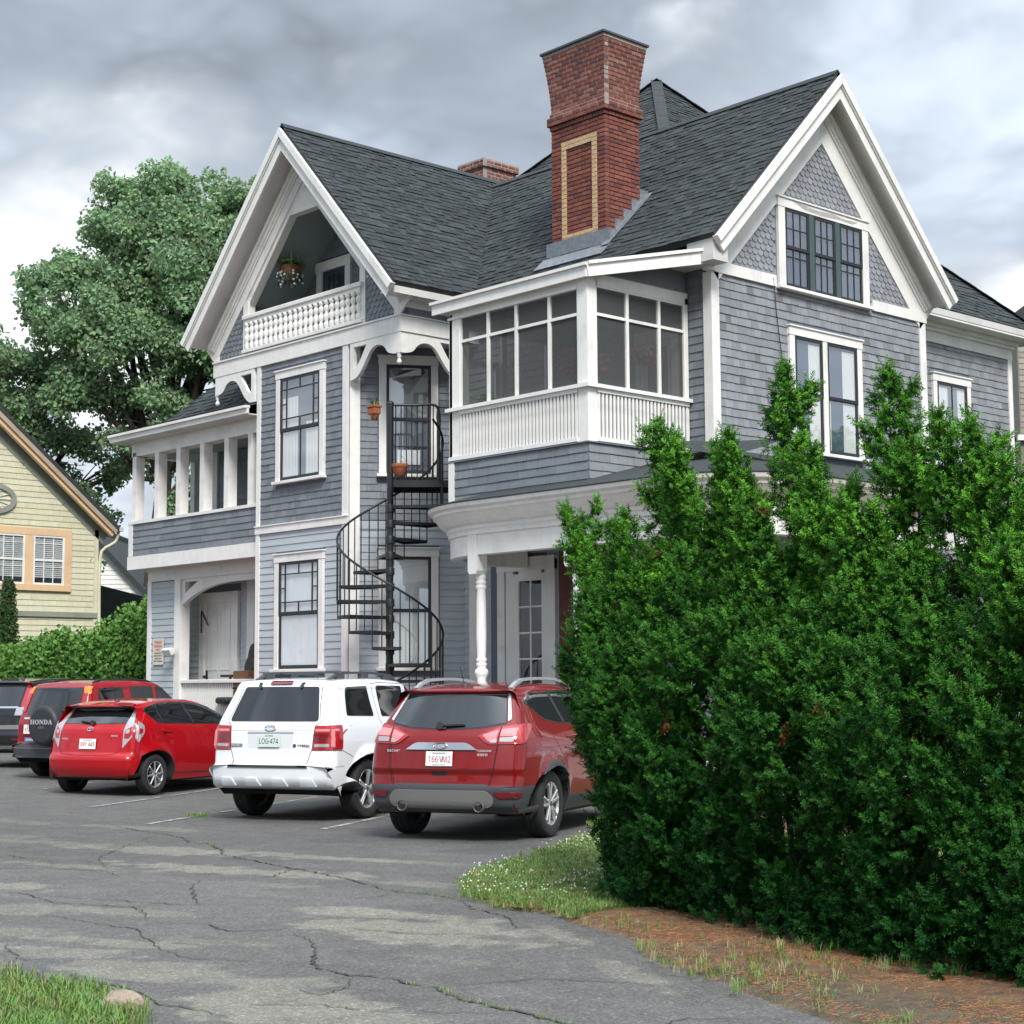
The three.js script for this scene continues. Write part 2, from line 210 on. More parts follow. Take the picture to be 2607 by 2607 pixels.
// cracks lie in the surface; each is a narrow ragged strip
const cracks = [['a', 0.028, [[-18.88, -10.17], [-18.17, -10.18], [-17.35, -10.01], [-16.61, -9.95], [-16.02, -9.84], [-15.5, -9.6], [-15.22, -9.66], [-14.58, -9.4], [-14.1, -9.13], [-13.29, -8.99], [-12.62, -8.89], [-11.98, -8.79], [-11.35, -8.66], [-10.72, -8.46], [-10.23, -8.5], [-9.87, -8.52]]], ['b', 0.02, [[-9.3, -6.56], [-8.86, -6.41], [-8.48, -6.14], [-8.19, -5.92], [-7.99, -5.83], [-7.72, -5.84], [-7.48, -5.93], [-7.32, -5.91], [-7.07, -5.92], [-6.78, -5.81], [-6.48, -5.8], [-6.21, -5.78], [-5.95, -5.75], [-5.5, -5.8], [-4.6, -6.0]]],
  ['c', 0.01, [[-15.5, -6.9], [-14.53, -7.03], [-14.03, -7.41], [-13.58, -7.58], [-13.04, -7.4]]], ['d', 0.009, [[-12.35, -6.33], [-11.54, -6.64], [-10.99, -6.87], [-10.64, -7.21], [-10.27, -7.53]]], ['e', 0.009, [[-10.44, -6.18], [-10.03, -6.37], [-9.67, -6.29], [-9.5, -6.57], [-9.4, -6.89]]], ['f', 0.009, [[-10.24, -5.01], [-9.85, -4.84], [-9.43, -4.74]]], ['g', 0.02, [[-8.97, -4.73], [-8.63, -4.69], [-8.18, -4.72], [-7.69, -4.62], [-7.34, -4.67], [-7.15, -4.7]]], ['h', 0.008, [[-7.68, -5.81], [-7.38, -5.54], [-7.36, -5.36], [-7.57, -5.34]]], ['i', 0.009, [[-12.44, -7.82], [-11.9, -7.4], [-10.97, -6.89]]], ['j', 0.009, [[-10.54, -7.85], [-10.41, -8.12], [-10.53, -8.38]]], ['k', 0.008, [[-8.2, -5.9], [-8.9, -5.5], [-9.4, -5.6], [-10.2, -5.9], [-11.4, -5.8]]], ['l', 0.008, [[-16.6, -9.9], [-15.4, -8.7], [-14.7, -8.1], [-13.6, -7.6]]], ['m', 0.008, [[-7.1, -5.92], [-6.9, -6.5], [-6.2, -6.9]]], ['n', 0.011, [[-9.9, -8.5], [-9.4, -8.2], [-8.9, -8.1], [-8.4, -7.75]]], ['o', 0.010, [[-13.2, -5.9], [-12.6, -6.3], [-11.9, -6.2], [-11.2, -6.5], [-10.5, -6.2]]], ['p', 0.010, [[-6.3, -5.75], [-6.7, -5.3], [-7.1, -5.2], [-7.4, -4.9]]], ['q', 0.010, [[-17.5, -7.2], [-16.4, -7.7], [-15.2, -7.6], [-14.4, -7.95], [-13.4, -8.0]]], ['r', 0.011, [[-9.35, -6.9], [-8.7, -7.1], [-8.3, -7.45]]], ['s', 0.010, [[-5.4, -5.8], [-5.6, -6.2], [-5.3, -6.6]]], ['t', 0.011, [[-12.6, -8.9], [-12.2, -8.4], [-12.44, -7.82]]]];
const crackMat = M('crack_shadow', C3(0.05, 0.048, 0.044), { roughness: 1 });
const crackPts = [];
cracks.forEach(([n, w, pts], ci) => {
  const r = mulberry(300 + ci), P = []; for (let i = 0; i + 1 < pts.length; i++) { const k = Math.ceil(Math.hypot(pts[i + 1][0] - pts[i][0], pts[i + 1][1] - pts[i][1]) / 0.06); for (let j = 0; j < k; j++) P.push([lerp(pts[i][0], pts[i + 1][0], j / k) + rr(-0.022, 0.022, r), lerp(pts[i][1], pts[i + 1][1], j / k) + rr(-0.022, 0.022, r)]); }
  const m = new MB(); for (let i = 0; i + 1 < P.length; i++) { if (r() < 0.06) continue; const [a, b] = [P[i], P[i + 1]], dx = b[0] - a[0], dz = b[1] - a[1], l = Math.hypot(dx, dz), t = Math.sin(i / P.length * Math.PI) * 0.7 + 0.3, q = k => (w > 0.015 ? 0.8 : 1.15) * w * t * (0.4 + 1.2 * noise3(k * 0.35, ci, 1)), A = q(i) / 2, B = q(i + 1) / 2, nx = -dz / l, nz = dx / l, y = p => hAt(...p) + 0.0075; m.quad([a[0] - nx * A, y(a), a[1] - nz * A], [a[0] + nx * A, y(a), a[1] + nz * A], [b[0] + nx * B, y(b), b[1] + nz * B], [b[0] - nx * B, y(b), b[1] - nz * B]); crackPts.push([a[0], a[1], ci]); }
  put('crack', m, crackMat, lot);
});
// faded bay lines
const lineMat = M('worn_white_line', C3(0.58, 0.58, 0.56), { map: T.asphalt, roughness: 0.9 });
for (const [x0, z0, len, worn] of [[-21.11, -11.5, 4.6, 0.08], [-17.95, -10.55, 5.2, 0.35], [-15.75, -11.45, 4.5, 0.3], [-24.6, -12.6, 4.5, 0.3]]) { const r = mulberry(Math.round(-x0 * 10)), m = new MB(); for (let s = 0; s < len; s += 0.06) { if (r() < worn) continue; const x = x0 - 0.515 * s, z = z0 - 0.857 * s, w = 0.045 + rr(-0.012, 0.008, r), y = hAt(x, z) + 0.007, q = t => [x + 0.857 * w * t, y, z - 0.515 * w * t]; const d = [-0.515 * 0.061, 0, -0.857 * 0.061], ad = p => [p[0] + d[0], p[1], p[2] + d[2]]; m.quad(q(-1), q(1), ad(q(1)), ad(q(-1))); } put('bay_line', m, lineMat, lot); }
// lawn with a bed of fallen needles under the hedge
function lawnColor(x, z) {
  const e = lawnD(x, z), h = -edgeDist(x, z, hedgeLine), n = fbm(x * 1.6, z * 1.6, 8.3, 4), k = noise3(x * 14, z * 14, 4), k2 = noise3(x * 31, z * 31, 7);
  const bed = clamp(sstep(-9.8, -8.6, x + 0.6 * (n - 0.5)) * sstep(1.1, 0.3, h + 1.1 * (n - 0.5)) + sstep(0.35, 0.0, h));
  const gm = sstep(-8.2, -9.2, x + 0.5 * (n - 0.5)), mix3 = (a, b, t) => a.map((q, i) => lerp(q, b[i], t));
  const grass = mix3([0.17 + 0.08 * (k - 0.5), 0.135 + 0.07 * (k - 0.5), 0.085], [0.12 + 0.05 * (n - 0.5), 0.185 + 0.06 * (n - 0.5), 0.05], gm), needle = [0.29 + 0.24 * (k - 0.5) + 0.12 * (k2 - 0.5), 0.155 + 0.13 * (k - 0.5) + 0.06 * (k2 - 0.5), 0.075 + 0.04 * (k - 0.5)], sand = [0.33, 0.285, 0.21];
  const s = sstep(0.42, 0.02, e) * 0.6 + 0.35 * sstep(0.55, 0.7, n); return [0, 1, 2].map(i => lerp(lerp(grass[i], needle[i], bed), sand[i], s * bed * 0.9 + s * 0.3 * (1 - bed)));
}
ground('lawn', sheet(-18, 8, -22, -2.6, 0.06, (x, z) => { const d = lawnD(x, z); return hAt(x, z) - 0.02 + 0.065 * sstep(0.0, 0.5, d) + (d > 0.1 ? 0.03 * (fbm(x * 3, z * 3, 3, 3) - 0.5) : 0); }, lawnColor, (x, z) => lawnD(x, z) > -0.05), mats.soil);
ground('grass_verge', sheet(-16, -5, -5.2, 3.6, 0.06, (x, z) => -0.015 + 0.06 * sstep(0.0, 0.35, nearD(x, z)) + 0.02 * (fbm(x * 3, z * 3, 3, 3) - 0.5), (x, z) => { const n = fbm(x * 2, z * 2, 1, 4), s = sstep(0.25, 0.0, nearD(x, z)); return [lerp(0.09 + 0.06 * (n - 0.5), 0.2, s), lerp(0.15 + 0.06 * (n - 0.5), 0.175, s), lerp(0.04, 0.12, s)]; }, (x, z) => nearD(x, z) > -0.04), mats.soil);
// ---------- the grey Victorian house ----------
mats.attic = M('dim_attic_room', C3(0.035, 0.06, 0.11));  // blue of the reflected sky, put into the sheet behind the panes
const H = thing('victorian_house', 'large slate-grey and white gabled wooden house with brick chimneys and porches behind the parked cars', 'house', [-24.8, 0, -17.6]);
function wedge(w, h, tb, tt) { // lapped board: thick at its foot, thin at its head; x is centred, y from 0
  const a = w / 2, P = [[-a, 0, 0], [a, 0, 0], [a, h, 0], [-a, h, 0], [-a, 0, tb], [a, 0, tb], [a, h, tt], [-a, h, tt]], F = [[4, 5, 6, 7], [0, 1, 5, 4], [1, 2, 6, 5], [3, 0, 4, 7], [2, 3, 7, 6]];
  const v = []; for (const f of F) for (const i of [0, 1, 2, 0, 2, 3]) v.push(...P[f[i]]);
  const g = new THREE.BufferGeometry(); g.setAttribute('position', new THREE.Float32BufferAttribute(v, 3)); g.computeVertexNormals(); return g;
}
const shingleCache = {};
function shingleGeo(w, h, tb) { const k = Math.round(w / 0.02) + '_' + h; return shingleCache[k] ??= [boxUV(wedge(Math.round(w / 0.02) * 0.02, h, tb, 0.003)), Math.round(w / 0.02) * 0.02]; }
function holesOf(holes, a, b, y0, y1) { // what is left of the strip a..b once the openings are cut out
  let s = [[a, b]];
  for (const [h0, h1, g0, g1] of holes) if (y1 > g0 + 0.004 && y0 < g1 - 0.004) s = s.flatMap(([p, q]) => h1 <= p || h0 >= q ? [[p, q]] : [[p, Math.max(p, h0)], [Math.min(q, h1), q]].filter(([c, d]) => d - c > 0.012));
  return s;
}
let partShingles = 0;
function shingles(parent, fr, { u0, u1, v0, v1, exp = 0.126, holes = [], lim, tone, wmin = 0.11, wmax = 0.21, single = 0, seed = 1 }) {
  const r = mulberry(seed), merged = tone.map(() => new MB());
  for (let v = v0, c = 0; v < v1 - 0.03; v += exp, c++) {
    const h = Math.min(exp + 0.015, v1 - v);
    let [la, lb] = lim ? lim(v) : [u0, u1]; la = Math.max(la, u0); lb = Math.min(lb, u1);
    for (const [a, b] of holesOf(holes, la, lb, v, v + exp)) {
      let x = a;
      while (x < b - 0.004) {
        let w = rr(wmin, wmax, r); if (b - x - w < wmin * 0.7) w = b - x;
        const t = r() < 0.035 && tone.length > 4 ? 4 : Math.floor(r() * Math.min(4, tone.length)), cx = x + w / 2, dy = rr(-0.004, 0.004, r), tb = 0.016 + rr(0, 0.005, r);
        if (single && partShingles < single) { const [g, gw] = shingleGeo(w - 0.002, exp + 0.015, 0.018), o = put('wall_shingle', g, tone[t], parent); o.scale.set((w - 0.002) / gw, h / (exp + 0.015), 1); o.position.set(cx, v + dy, 0.001); partShingles++; }
        else { const g = wedge(w - 0.0025, h, tb, 0.003); merged[t].add(g, M4().makeTranslation(cx, v + dy, 0.001)); }
        x += w;
      }
    }
  }
  merged.forEach((m, i) => { if (m.g.length) stuff(put('wall_shingles', m, tone[i], parent)); });
}
function clapboards(parent, { u0, u1, v0, v1, exp = 0.128, holes = [], tone = loTone, seed = 3 }) {
  const r = mulberry(seed);
  for (let v = v0; v < v1 - 0.03; v += exp) {
    const h = Math.min(exp + 0.014, v1 - v);
    for (const [a, b] of holesOf(holes, u0, u1, v, v + exp)) {
      const cut = b - a > 2.6 ? [a, a + (b - a) * rr(0.3, 0.7, r), b] : [a, b];
      for (let i = 0; i + 1 < cut.length; i++) { const w = cut[i + 1] - cut[i] - 0.002, o = put('clapboard', boxUV(wedge(w, h, 0.017, 0.003).translate((i * 7.3 + v * 3.1) % 5, 0, 0)), tone[Math.floor(r() * tone.length)], parent); o.position.set((cut[i] + cut[i + 1]) / 2 - (i * 7.3 + v * 3.1) % 5, v + rr(-0.002, 0.002, r), 0.001); }
    }
  }
}
function wall(fr, u0, u1, v0, v1, name = 'wall', th = 0.12) { const o = put(name, new MB().box(u0, v0, -th, u1, v1, 0), mats.sheath, H); o.applyMatrix4(fr); return o; }
function trim(name, fr, boxes, mat = mats.white, parent = H) { const m = new MB(); for (const b of boxes) m.box(...b, fr); return put(name, m, mat, parent); }

// ----- windows: casing > sill, sash, pane, muntin, blind or curtain -----
function windowUnit(fr, u0, u1, v0, v1, o = {}) {
  const cw = o.casing ?? 0.13, cd = o.depth ?? 0.06, m = new MB(), hh = o.head ?? 0.14;
  m.rbox(u0 - cw, v0 - 0.03, 0, u0, v1, cd, 0.006).rbox(u1, v0 - 0.03, 0, u1 + cw, v1, cd, 0.006).rbox(u0 - cw - 0.012, v1, 0, u1 + cw + 0.012, v1 + hh, cd + 0.008, 0.006).box(u0 - cw - 0.03, v1 + hh, 0, u1 + cw + 0.03, v1 + hh + 0.025, cd + 0.03);
  const dark = o.midMat ? new MB() : m; if (o.mid) for (const x of o.mid) dark.rbox(x - 0.06, v0 - 0.03, 0.0, x + 0.06, v1, cd, 0.006);
  const w = put(o.name ?? 'window', m, mats.white, H); w.applyMatrix4(fr);
  const sub = (n, mb, mt) => put(n, mb, mt, w); if (o.midMat) sub('mullion', dark, o.midMat);
  if (o.sill !== 0) sub('sill', new MB().rbox(u0 - cw - 0.04, v0 - 0.085, 0, u1 + cw + 0.04, v0 - 0.03, cd + 0.06, 0.008), mats.white);
  sub('backing', new MB().box(u0, v0 - 0.03, 0.0022, u1, v1, 0.006), o.back ?? mats.dark);
  const bays = o.mid ? [[u0, o.mid[0] - 0.06], ...o.mid.map((x, i) => [x + 0.06, (o.mid[i + 1] ?? u1 + 0.06) - 0.06])] : [[u0, u1]];
  const sm = o.sash ?? mats.sash, meet = o.meet ?? (v0 + v1) / 2, st = 0.05;
  for (const [a, b] of bays) {
    const glass = (x0, x1, y0, y1, w0) => sub('pane', new MB().quad([x0, y0, w0], [x1, y0, w0], [x1, y1, w0], [x0, y1, w0]), mats.pane);
    const sash = (y0, y1, w0, cols, rows, bottom = 0.07) => {
      sub('sash', new MB().box(a, y0, w0 - 0.012, a + st, y1, w0 + 0.012).box(b - st, y0, w0 - 0.012, b, y1, w0 + 0.012).box(a + st, y0, w0 - 0.012, b - st, y0 + bottom, w0 + 0.012).box(a + st, y1 - st, w0 - 0.012, b - st, y1, w0 + 0.012), sm);
      const xs = cols(a + st, b - st), ys = rows(y0 + bottom, y1 - st), t = o.munt ?? 0.011;
      for (let i = 1; i < xs.length - 1; i++) sub('muntin', new MB().box(xs[i] - t, y0 + bottom, w0 - 0.008, xs[i] + t, y1 - st, w0 + 0.009), sm);
      for (let j = 1; j < ys.length - 1; j++) sub('muntin', new MB().box(a + st, ys[j] - t, w0 - 0.0075, b - st, ys[j] + t, w0 + 0.0085), sm);
      for (let i = 0; i + 1 < xs.length; i++) for (let j = 0; j + 1 < ys.length; j++) glass(xs[i] + (i ? t : 0), xs[i + 1] - (i + 2 < xs.length ? t : 0), ys[j] + (j ? t : 0), ys[j + 1] - (j + 2 < ys.length ? t : 0), w0);
      return [xs, ys];
    };
    const one = (p, q) => [p, q];
    if (o.queen) { // large pane ringed by small border panes
      sub('sash', new MB().box(a, meet - 0.02, 0.03, a + st, v1, 0.052).box(b - st, meet - 0.02, 0.03, b, v1, 0.052).box(a + st, meet - 0.02, 0.03, b - st, meet + 0.04, 0.052).box(a + st, v1 - st, 0.03, b - st, v1, 0.052), sm);
      const x0 = a + st, x3 = b - st, x1 = x0 + 0.15, x2 = x3 - 0.15, y0 = meet + 0.04, y3 = v1 - st, y1 = y0 + 0.17, y2 = y3 - 0.17, t = 0.011, xm = (x0 + x3) / 2, ym = (y1 + y2) / 2, W = 0.041;
      for (const x of [x1, x2]) sub('muntin', new MB().box(x - t, y0, 0.031, x + t, y3, 0.051), sm);
      for (const y of [y1, y2]) sub('muntin', new MB().box(x0, y - t, 0.0315, x3, y + t, 0.0505), sm);
      for (const [p, q] of [[y0, y1 - t], [y2 + t, y3]]) sub('muntin', new MB().box(xm - t, p, 0.032, xm + t, q, 0.05), sm);
      for (const [p, q] of [[x0, x1 - t], [x2 + t, x3]]) sub('muntin', new MB().box(p, ym - t, 0.032, q, ym + t, 0.05), sm);
      const X = [[x0, x1 - t], [x1 + t, xm - t], [xm + t, x2 - t], [x2 + t, x3]], Y = [[y0, y1 - t], [y1 + t, ym - t], [ym + t, y2 - t], [y2 + t, y3]];
      glass(x1 + t, x2 - t, y1 + t, y2 - t, W);
      X.forEach((p, i) => Y.forEach((q, j) => { if (i === 0 || i === 3 || j === 0 || j === 3) glass(p[0], p[1], q[0], q[1], W); }));
    } else sash(meet - 0.02, v1, 0.041, o.cols ?? one, o.rows ?? one, 0.05);
    sash(v0 - 0.03, meet + 0.02, 0.026, o.lcols ?? one, o.lrows ?? one);
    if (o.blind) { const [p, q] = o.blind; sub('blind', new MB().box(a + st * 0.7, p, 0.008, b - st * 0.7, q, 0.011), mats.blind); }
    if (o.curtain) for (const [f0, f1, y0, y1] of o.curtain) { const c = new MB(), n = 10; for (let i = 0; i < n; i++) { const p = lerp(a, b, lerp(f0, f1, i / n)), q = lerp(a, b, lerp(f0, f1, (i + 1) / n)), z0 = 0.008 + (i % 2) * 0.007, z1 = 0.008 + ((i + 1) % 2) * 0.007; c.quad([p, y0, z0], [q, y0, z1], [q, y1, z1], [p, y1, z0]); } sub('curtain', c, mats.curtain); }
  }
  return w;
}

// ----- front bay (cut-away corners) -----
const fA = frame(0, 0, 0, 0), fR = frame(1.4, 0, 0, 58), fL = frame(-2.88, 0, -2.37, -58), fB = frame(8.26, 0, -1.73, 90), fC = frame(0, 0, -1.73, 0), fD = frame(7.49, 0, -7.41, 90), fS = frame(2.88, 0, 0, 90);
const LOW = 0.5, BAND = 4.45, BELT = 7.61;
{
  const w = wall(fA, -1.4, 1.4, 0, BELT);
  clapboards(w, { u0: -1.28, u1: 1.26, v0: LOW, v1: BAND, holes: [[-0.77, 0.76, 1.86, 4.06]], seed: 11 });
  shingles(w, fA, { u0: -1.28, u1: 1.26, v0: 4.6, v1: BELT, holes: [[-0.77, 0.76, 5.28, 7.45]], tone: upTone, seed: 21 });
  windowUnit(fA, -0.62, 0.61, 5.40, 7.27, { queen: 1, meet: 6.3, lcols: (a, b) => [a, (a + b) / 2, b], curtain: [[0.02, 0.42, 5.4, 6.9], [0.62, 0.98, 5.4, 6.4]], back: mats.reflectBlue ??= M('dim_blue_room', C3(0.09, 0.11, 0.14)) });  // backing blue stands in for sky mirrored in the glass
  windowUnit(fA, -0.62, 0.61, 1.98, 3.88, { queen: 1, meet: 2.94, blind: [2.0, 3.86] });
  const w2 = wall(fR, 0, 2.3, 0, BELT);
  clapboards(w2, { u0: 0.2, u1: 2.1, v0: LOW, v1: BAND, holes: [[0.53, 1.6, 1.86, 4.06]], seed: 12 });
  shingles(w2, fR, { u0: 0.2, u1: 2.25, v0: 4.52, v1: BELT, holes: [[0.51, 1.6, 5.24, 7.42]], tone: upTone, seed: 22 });
  // the upper opening on the angled side: a glazed door under a shaped valance
  windowUnit(fR, 0.66, 1.45, 5.36, 7.27, { meet: 6.3, name: 'door', lrows: (a, b) => [a, a + 0.42, b], back: mats.reflectBlue });
  const d = put('door_curtain', new MB().prism([[0.7, 7.2], [0.74, 7.2], [1.02, 6.72], [1.08, 6.78], [1.38, 7.2], [1.41, 7.2], [1.41, 6.36], [1.2, 6.36], [0.98, 6.55], [0.86, 6.36], [0.7, 6.36]].reverse(), 0.0075, 0.0105), M('grey_lace', C3(0.3, 0.32, 0.33)), H); d.applyMatrix4(fR);
  put('door_panel', new MB().box(0.86, 5.5, 0.008, 1.26, 5.76, 0.022), mats.blind, H).applyMatrix4(fR);
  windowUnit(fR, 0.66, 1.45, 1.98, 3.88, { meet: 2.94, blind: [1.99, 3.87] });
  const w3 = wall(fL, 0.3, 2.8, 3.5, BELT); shingles(w3, fL, { u0: 0.3, u1: 2.68, v0: 4.5, v1: BELT, tone: upTone, seed: 23 });
  trim('corner_board', fA, [[-1.4, 0, 0, -1.285, BELT, 0.035], [1.265, 0, 0, 1.415, BELT, 0.035]]);
  trim('corner_board', fR, [[0.02, 0, 0, 0.2, BELT, 0.035]]);
  trim('corner_board', fR, [[2.1, 0, 0, 2.3, BAND, 0.034]]);
  trim('corner_board', fL, [[2.68, 3.5, 0, 2.775, BELT, 0.035]]);
  trim('string_course', fA, [[-1.41, BAND, 0, 1.43, 4.58, 0.05], [-1.41, 4.58, 0, 1.44, 4.6, 0.07]]);
  trim('string_course', fR, [[0.03, 4.36, 0, 2.3, 4.5, 0.03]], loTone[0]);
}
// ----- a gable end: roof slopes are built with the roof; here cornice, soffit, frieze -----
function chev(apex, slope, half, d0, d1, cut = 0) { // ring between two lines parallel to the roof slope, d0 and d1 below it (measured square to it)
  const L = Math.hypot(1, slope), k0 = d0 * L, k1 = d1 * L, x0 = half - cut - d0 * slope / L, x1 = half - cut - d1 * slope / L, Y = (x, k) => apex - slope * x - k;
  return [[-x0, Y(x0, k0)], [-x1, Y(x1, k1)], [0, apex - k1], [x1, Y(x1, k1)], [x0, Y(x0, k0)], [0, apex - k0]];
}
function gableTrim(fr, apex, slope, half, over, wallDrop) {
  const ch = (d0, d1, z0, z1, cut = 0) => new MB().prism(chev(apex, slope, half, d0, d1, cut), z0, z1, fr);
  put('rake_cornice', ch(0.015, 0.13, over + 0.03, over + 0.085).add(ch(0.10, 0.15, over + 0.03, over + 0.06).g[0]), mats.white, H);
  put('rake_fascia', ch(0.02, 0.30, over - 0.02, over + 0.03), mats.white, H);
  put("soffit", ch(0.125, 0.15, 0.0, over - 0.02), mats.white, H);
  put('rake_molding', ch(0.30, 0.36, 0.035, 0.14, 0.1).add(ch(0.36, 0.42, 0.035, 0.09, 0.1).g[0]).add(ch(0.42, 0.46, 0.035, 0.065, 0.1).g[0]), mats.white, H);
  put('frieze_board', ch(0.06, wallDrop, 0, 0.036), mats.white, H);
}
const A_APEX = 11.80, A_SL = 1.058, A_HALF = 3.3, B_APEX = 11.64, B_SL = 1.02, B_HALF = 3.24, B_Z = -4.57;
const fishGeo = (() => { const s = new THREE.Shape(), r = 0.064; s.moveTo(-r, 0.16); s.lineTo(-r, 0.06); s.absarc(0, 0.06, r, Math.PI, 2 * Math.PI, false); s.lineTo(r, 0.16); s.closePath(); const g = new THREE.ExtrudeGeometry(s, { depth: 0.022, bevelEnabled: false, curveSegments: 9 }); g.rotateX(-0.13); return boxUV(strip(g)); })();
function fishScales(parent, inside, u0, u1, v0, v1, tone, max) {
  let n = 0; const rest = new MB(), r = mulberry(77);
  for (let v = v0, c = 0; v < v1; v += 0.102, c++) for (let u = u0 + (c % 2) * 0.066; u < u1; u += 0.132) {
    if (!inside(u - 0.05, v + 0.02) || !inside(u + 0.05, v + 0.02) || !inside(u, v + 0.12)) { if (!(inside(u, v + 0.04))) continue; }
    if (n++ < max) { const o = put('fish_scale_shingle', fishGeo, tone[Math.floor(r() * 4)], parent); o.position.set(u, v, 0.002 + r() * 0.002); o.rotation.z = rr(-0.02, 0.02, r); }
    else rest.add(fishGeo.clone(), M4().makeTranslation(u, v, 0.003));
  }
  if (rest.g.length) stuff(put('fish_scale_shingles', rest, tone[1], parent));
}
// gable A with its recessed balcony
{
  gableTrim(fA, A_APEX, A_SL, A_HALF, 0.48, 0.62);
  const half = 2.9, base = 7.88, Y = (x, d) => A_APEX - A_SL * Math.abs(x) - d;
  // face: white boarding round the opening
  const s = new THREE.Shape([[-2.75, base], [2.75, base], [2.75, Y(2.75, 0.2)], [0, A_APEX - 0.2], [-2.75, Y(2.75, 0.2)]].map(p => new THREE.Vector2(...p)));
  s.holes.push(new THREE.Path([[-1.78, base + 0.02], [-1.78, 8.86], [-0.43, 10.33], [0.43, 10.33], [1.78, 8.86], [1.78, base + 0.02]].map(p => new THREE.Vector2(...p))));
  const gw = put('gable_wall', new MB().shape(s, -0.16, -0.002, fA), mats.white, H);
  for (const sgn of [-1, 1]) {
    const back = put('gable_corner', new MB().prism([[1.9, base], [2.62, base], [1.9, 8.66]].map(p => [p[0] * sgn, p[1]]), -0.002, 0.006, fA), mats.sheath, H);
    fishScales(back, (u, v) => { const x = u * sgn; return x > 1.9 && x < 2.75 && v < Y(x, 0.86) + 0.04; }, sgn < 0 ? -2.74 : 1.9, sgn < 0 ? -1.9 : 2.76, base - 0.04, 8.8, upTone, 24);
    trim('balcony_post', fA, [[sgn < 0 ? -1.9 : 1.74, base, -0.02, sgn < 0 ? -1.74 : 1.9, 8.92, 0.03]]);
  }
  trim('belt_board', fA, [[-2.89, BELT, -0.05, 2.89, base, 0.05]]);
  trim('belt_cap', fA, [[-2.9, base, -0.05, 2.89, base + 0.03, 0.075]]);
  trim('corner_board', fA, [[2.72, base + 0.03, -0.06, 2.86, 8.3, 0.04], [-2.86, base + 0.03, -0.06, -2.72, 8.3, 0.04]]);
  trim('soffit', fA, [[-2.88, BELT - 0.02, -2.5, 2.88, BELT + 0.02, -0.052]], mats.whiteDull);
  // recess
  const BZ = -1.2;
  put('balcony_floor', new MB().box(-2.7, base - 0.1, BZ, 2.7, base, -0.17), mats.pfloor, H);
  const bw = put('balcony_back_wall', new MB().prism([[-2.7, base], [2.7, base], [2.7, 8.9], [0, 11.6], [-2.7, 8.9]], -0.1, 0), mats.sheath, H); bw.position.z = BZ;
  shingles(bw, fA, { u0: -2.7, u1: 2.7, v0: base, v1: 10.9, lim: v => { const x = (11.45 - v) / A_SL; return [-x, x]; }, holes: [[-1.15, -0.08, 7.8, 9.72]], tone: upTone, exp: 0.16, wmin: 0.3, wmax: 0.6, seed: 31 });
  const cl = new MB(); for (const q of [-1, 1]) cl.add(new MB().prism([[0, 11.05], [q * 2.6, 11.05 - 2.6 * A_SL], [q * 2.6, 10.95 - 2.6 * A_SL], [0, 10.95]], BZ, -0.16, fA).g[0]);
  put('balcony_ceiling', cl, mats.balcCeil, H);
  put('knee_wall', new MB().box(-1.98, base, BZ, -1.92, 9.1, -0.16), upTone[3], H); put('knee_wall', new MB().box(1.92, base, BZ, 1.98, 9.1, -0.16), upTone[3], H);
  const dr = put('balcony_door', new MB().box(-1.15, base, 0, -0.99, 9.55, 0.07).box(-0.24, base, 0, -0.08, 9.55, 0.07).box(-1.17, 9.55, 0, -0.06, 9.74, 0.08), mats.white, H); dr.position.z = BZ;
  put('door_leaf', new MB().box(-0.99, base, 0.001, -0.24, 9.55, 0.03), M('dark_blue_door', C3(0.03, 0.045, 0.07)), dr);
  for (let i = 0; i < 3; i++) put('muntin', new MB().box(-0.79 + i * 0.16, 8.6, 0.031, -0.77 + i * 0.16, 9.45, 0.045), mats.sash, dr);
  put('pane', new MB().quad([-0.92, 8.6, 0.036], [-0.31, 8.6, 0.036], [-0.31, 9.45, 0.036], [-0.92, 9.45, 0.036]), mats.pane, dr);
  // balustrade with turned balusters
  const rail = put('balustrade', new MB().rbox(-1.86, 8.57, -0.03, 1.86, 8.66, 0.10, 0.02).box(-1.8, 8.5, 0.0, 1.8, 8.575, 0.07).rbox(-1.86, 7.93, -0.01, 1.86, 8.0, 0.09, 0.01), mats.white, H);
  const prof = [[0.03, 0], [0.055, 0.01], [0.055, 0.10], [0.03, 0.13], [0.056, 0.17], [0.06, 0.25], [0.03, 0.285], [0.048, 0.315], [0.056, 0.36], [0.05, 0.40], [0.028, 0.43], [0.055, 0.45], [0.055, 0.50], [0.03, 0.51]];
  const bg = new MB().lathe(prof, 10).geo();
  for (let i = 0; i < 23; i++) put('baluster', bg, mats.white, rail).position.set(-1.74 + i * 3.48 / 22, 8.0, 0.035);
}
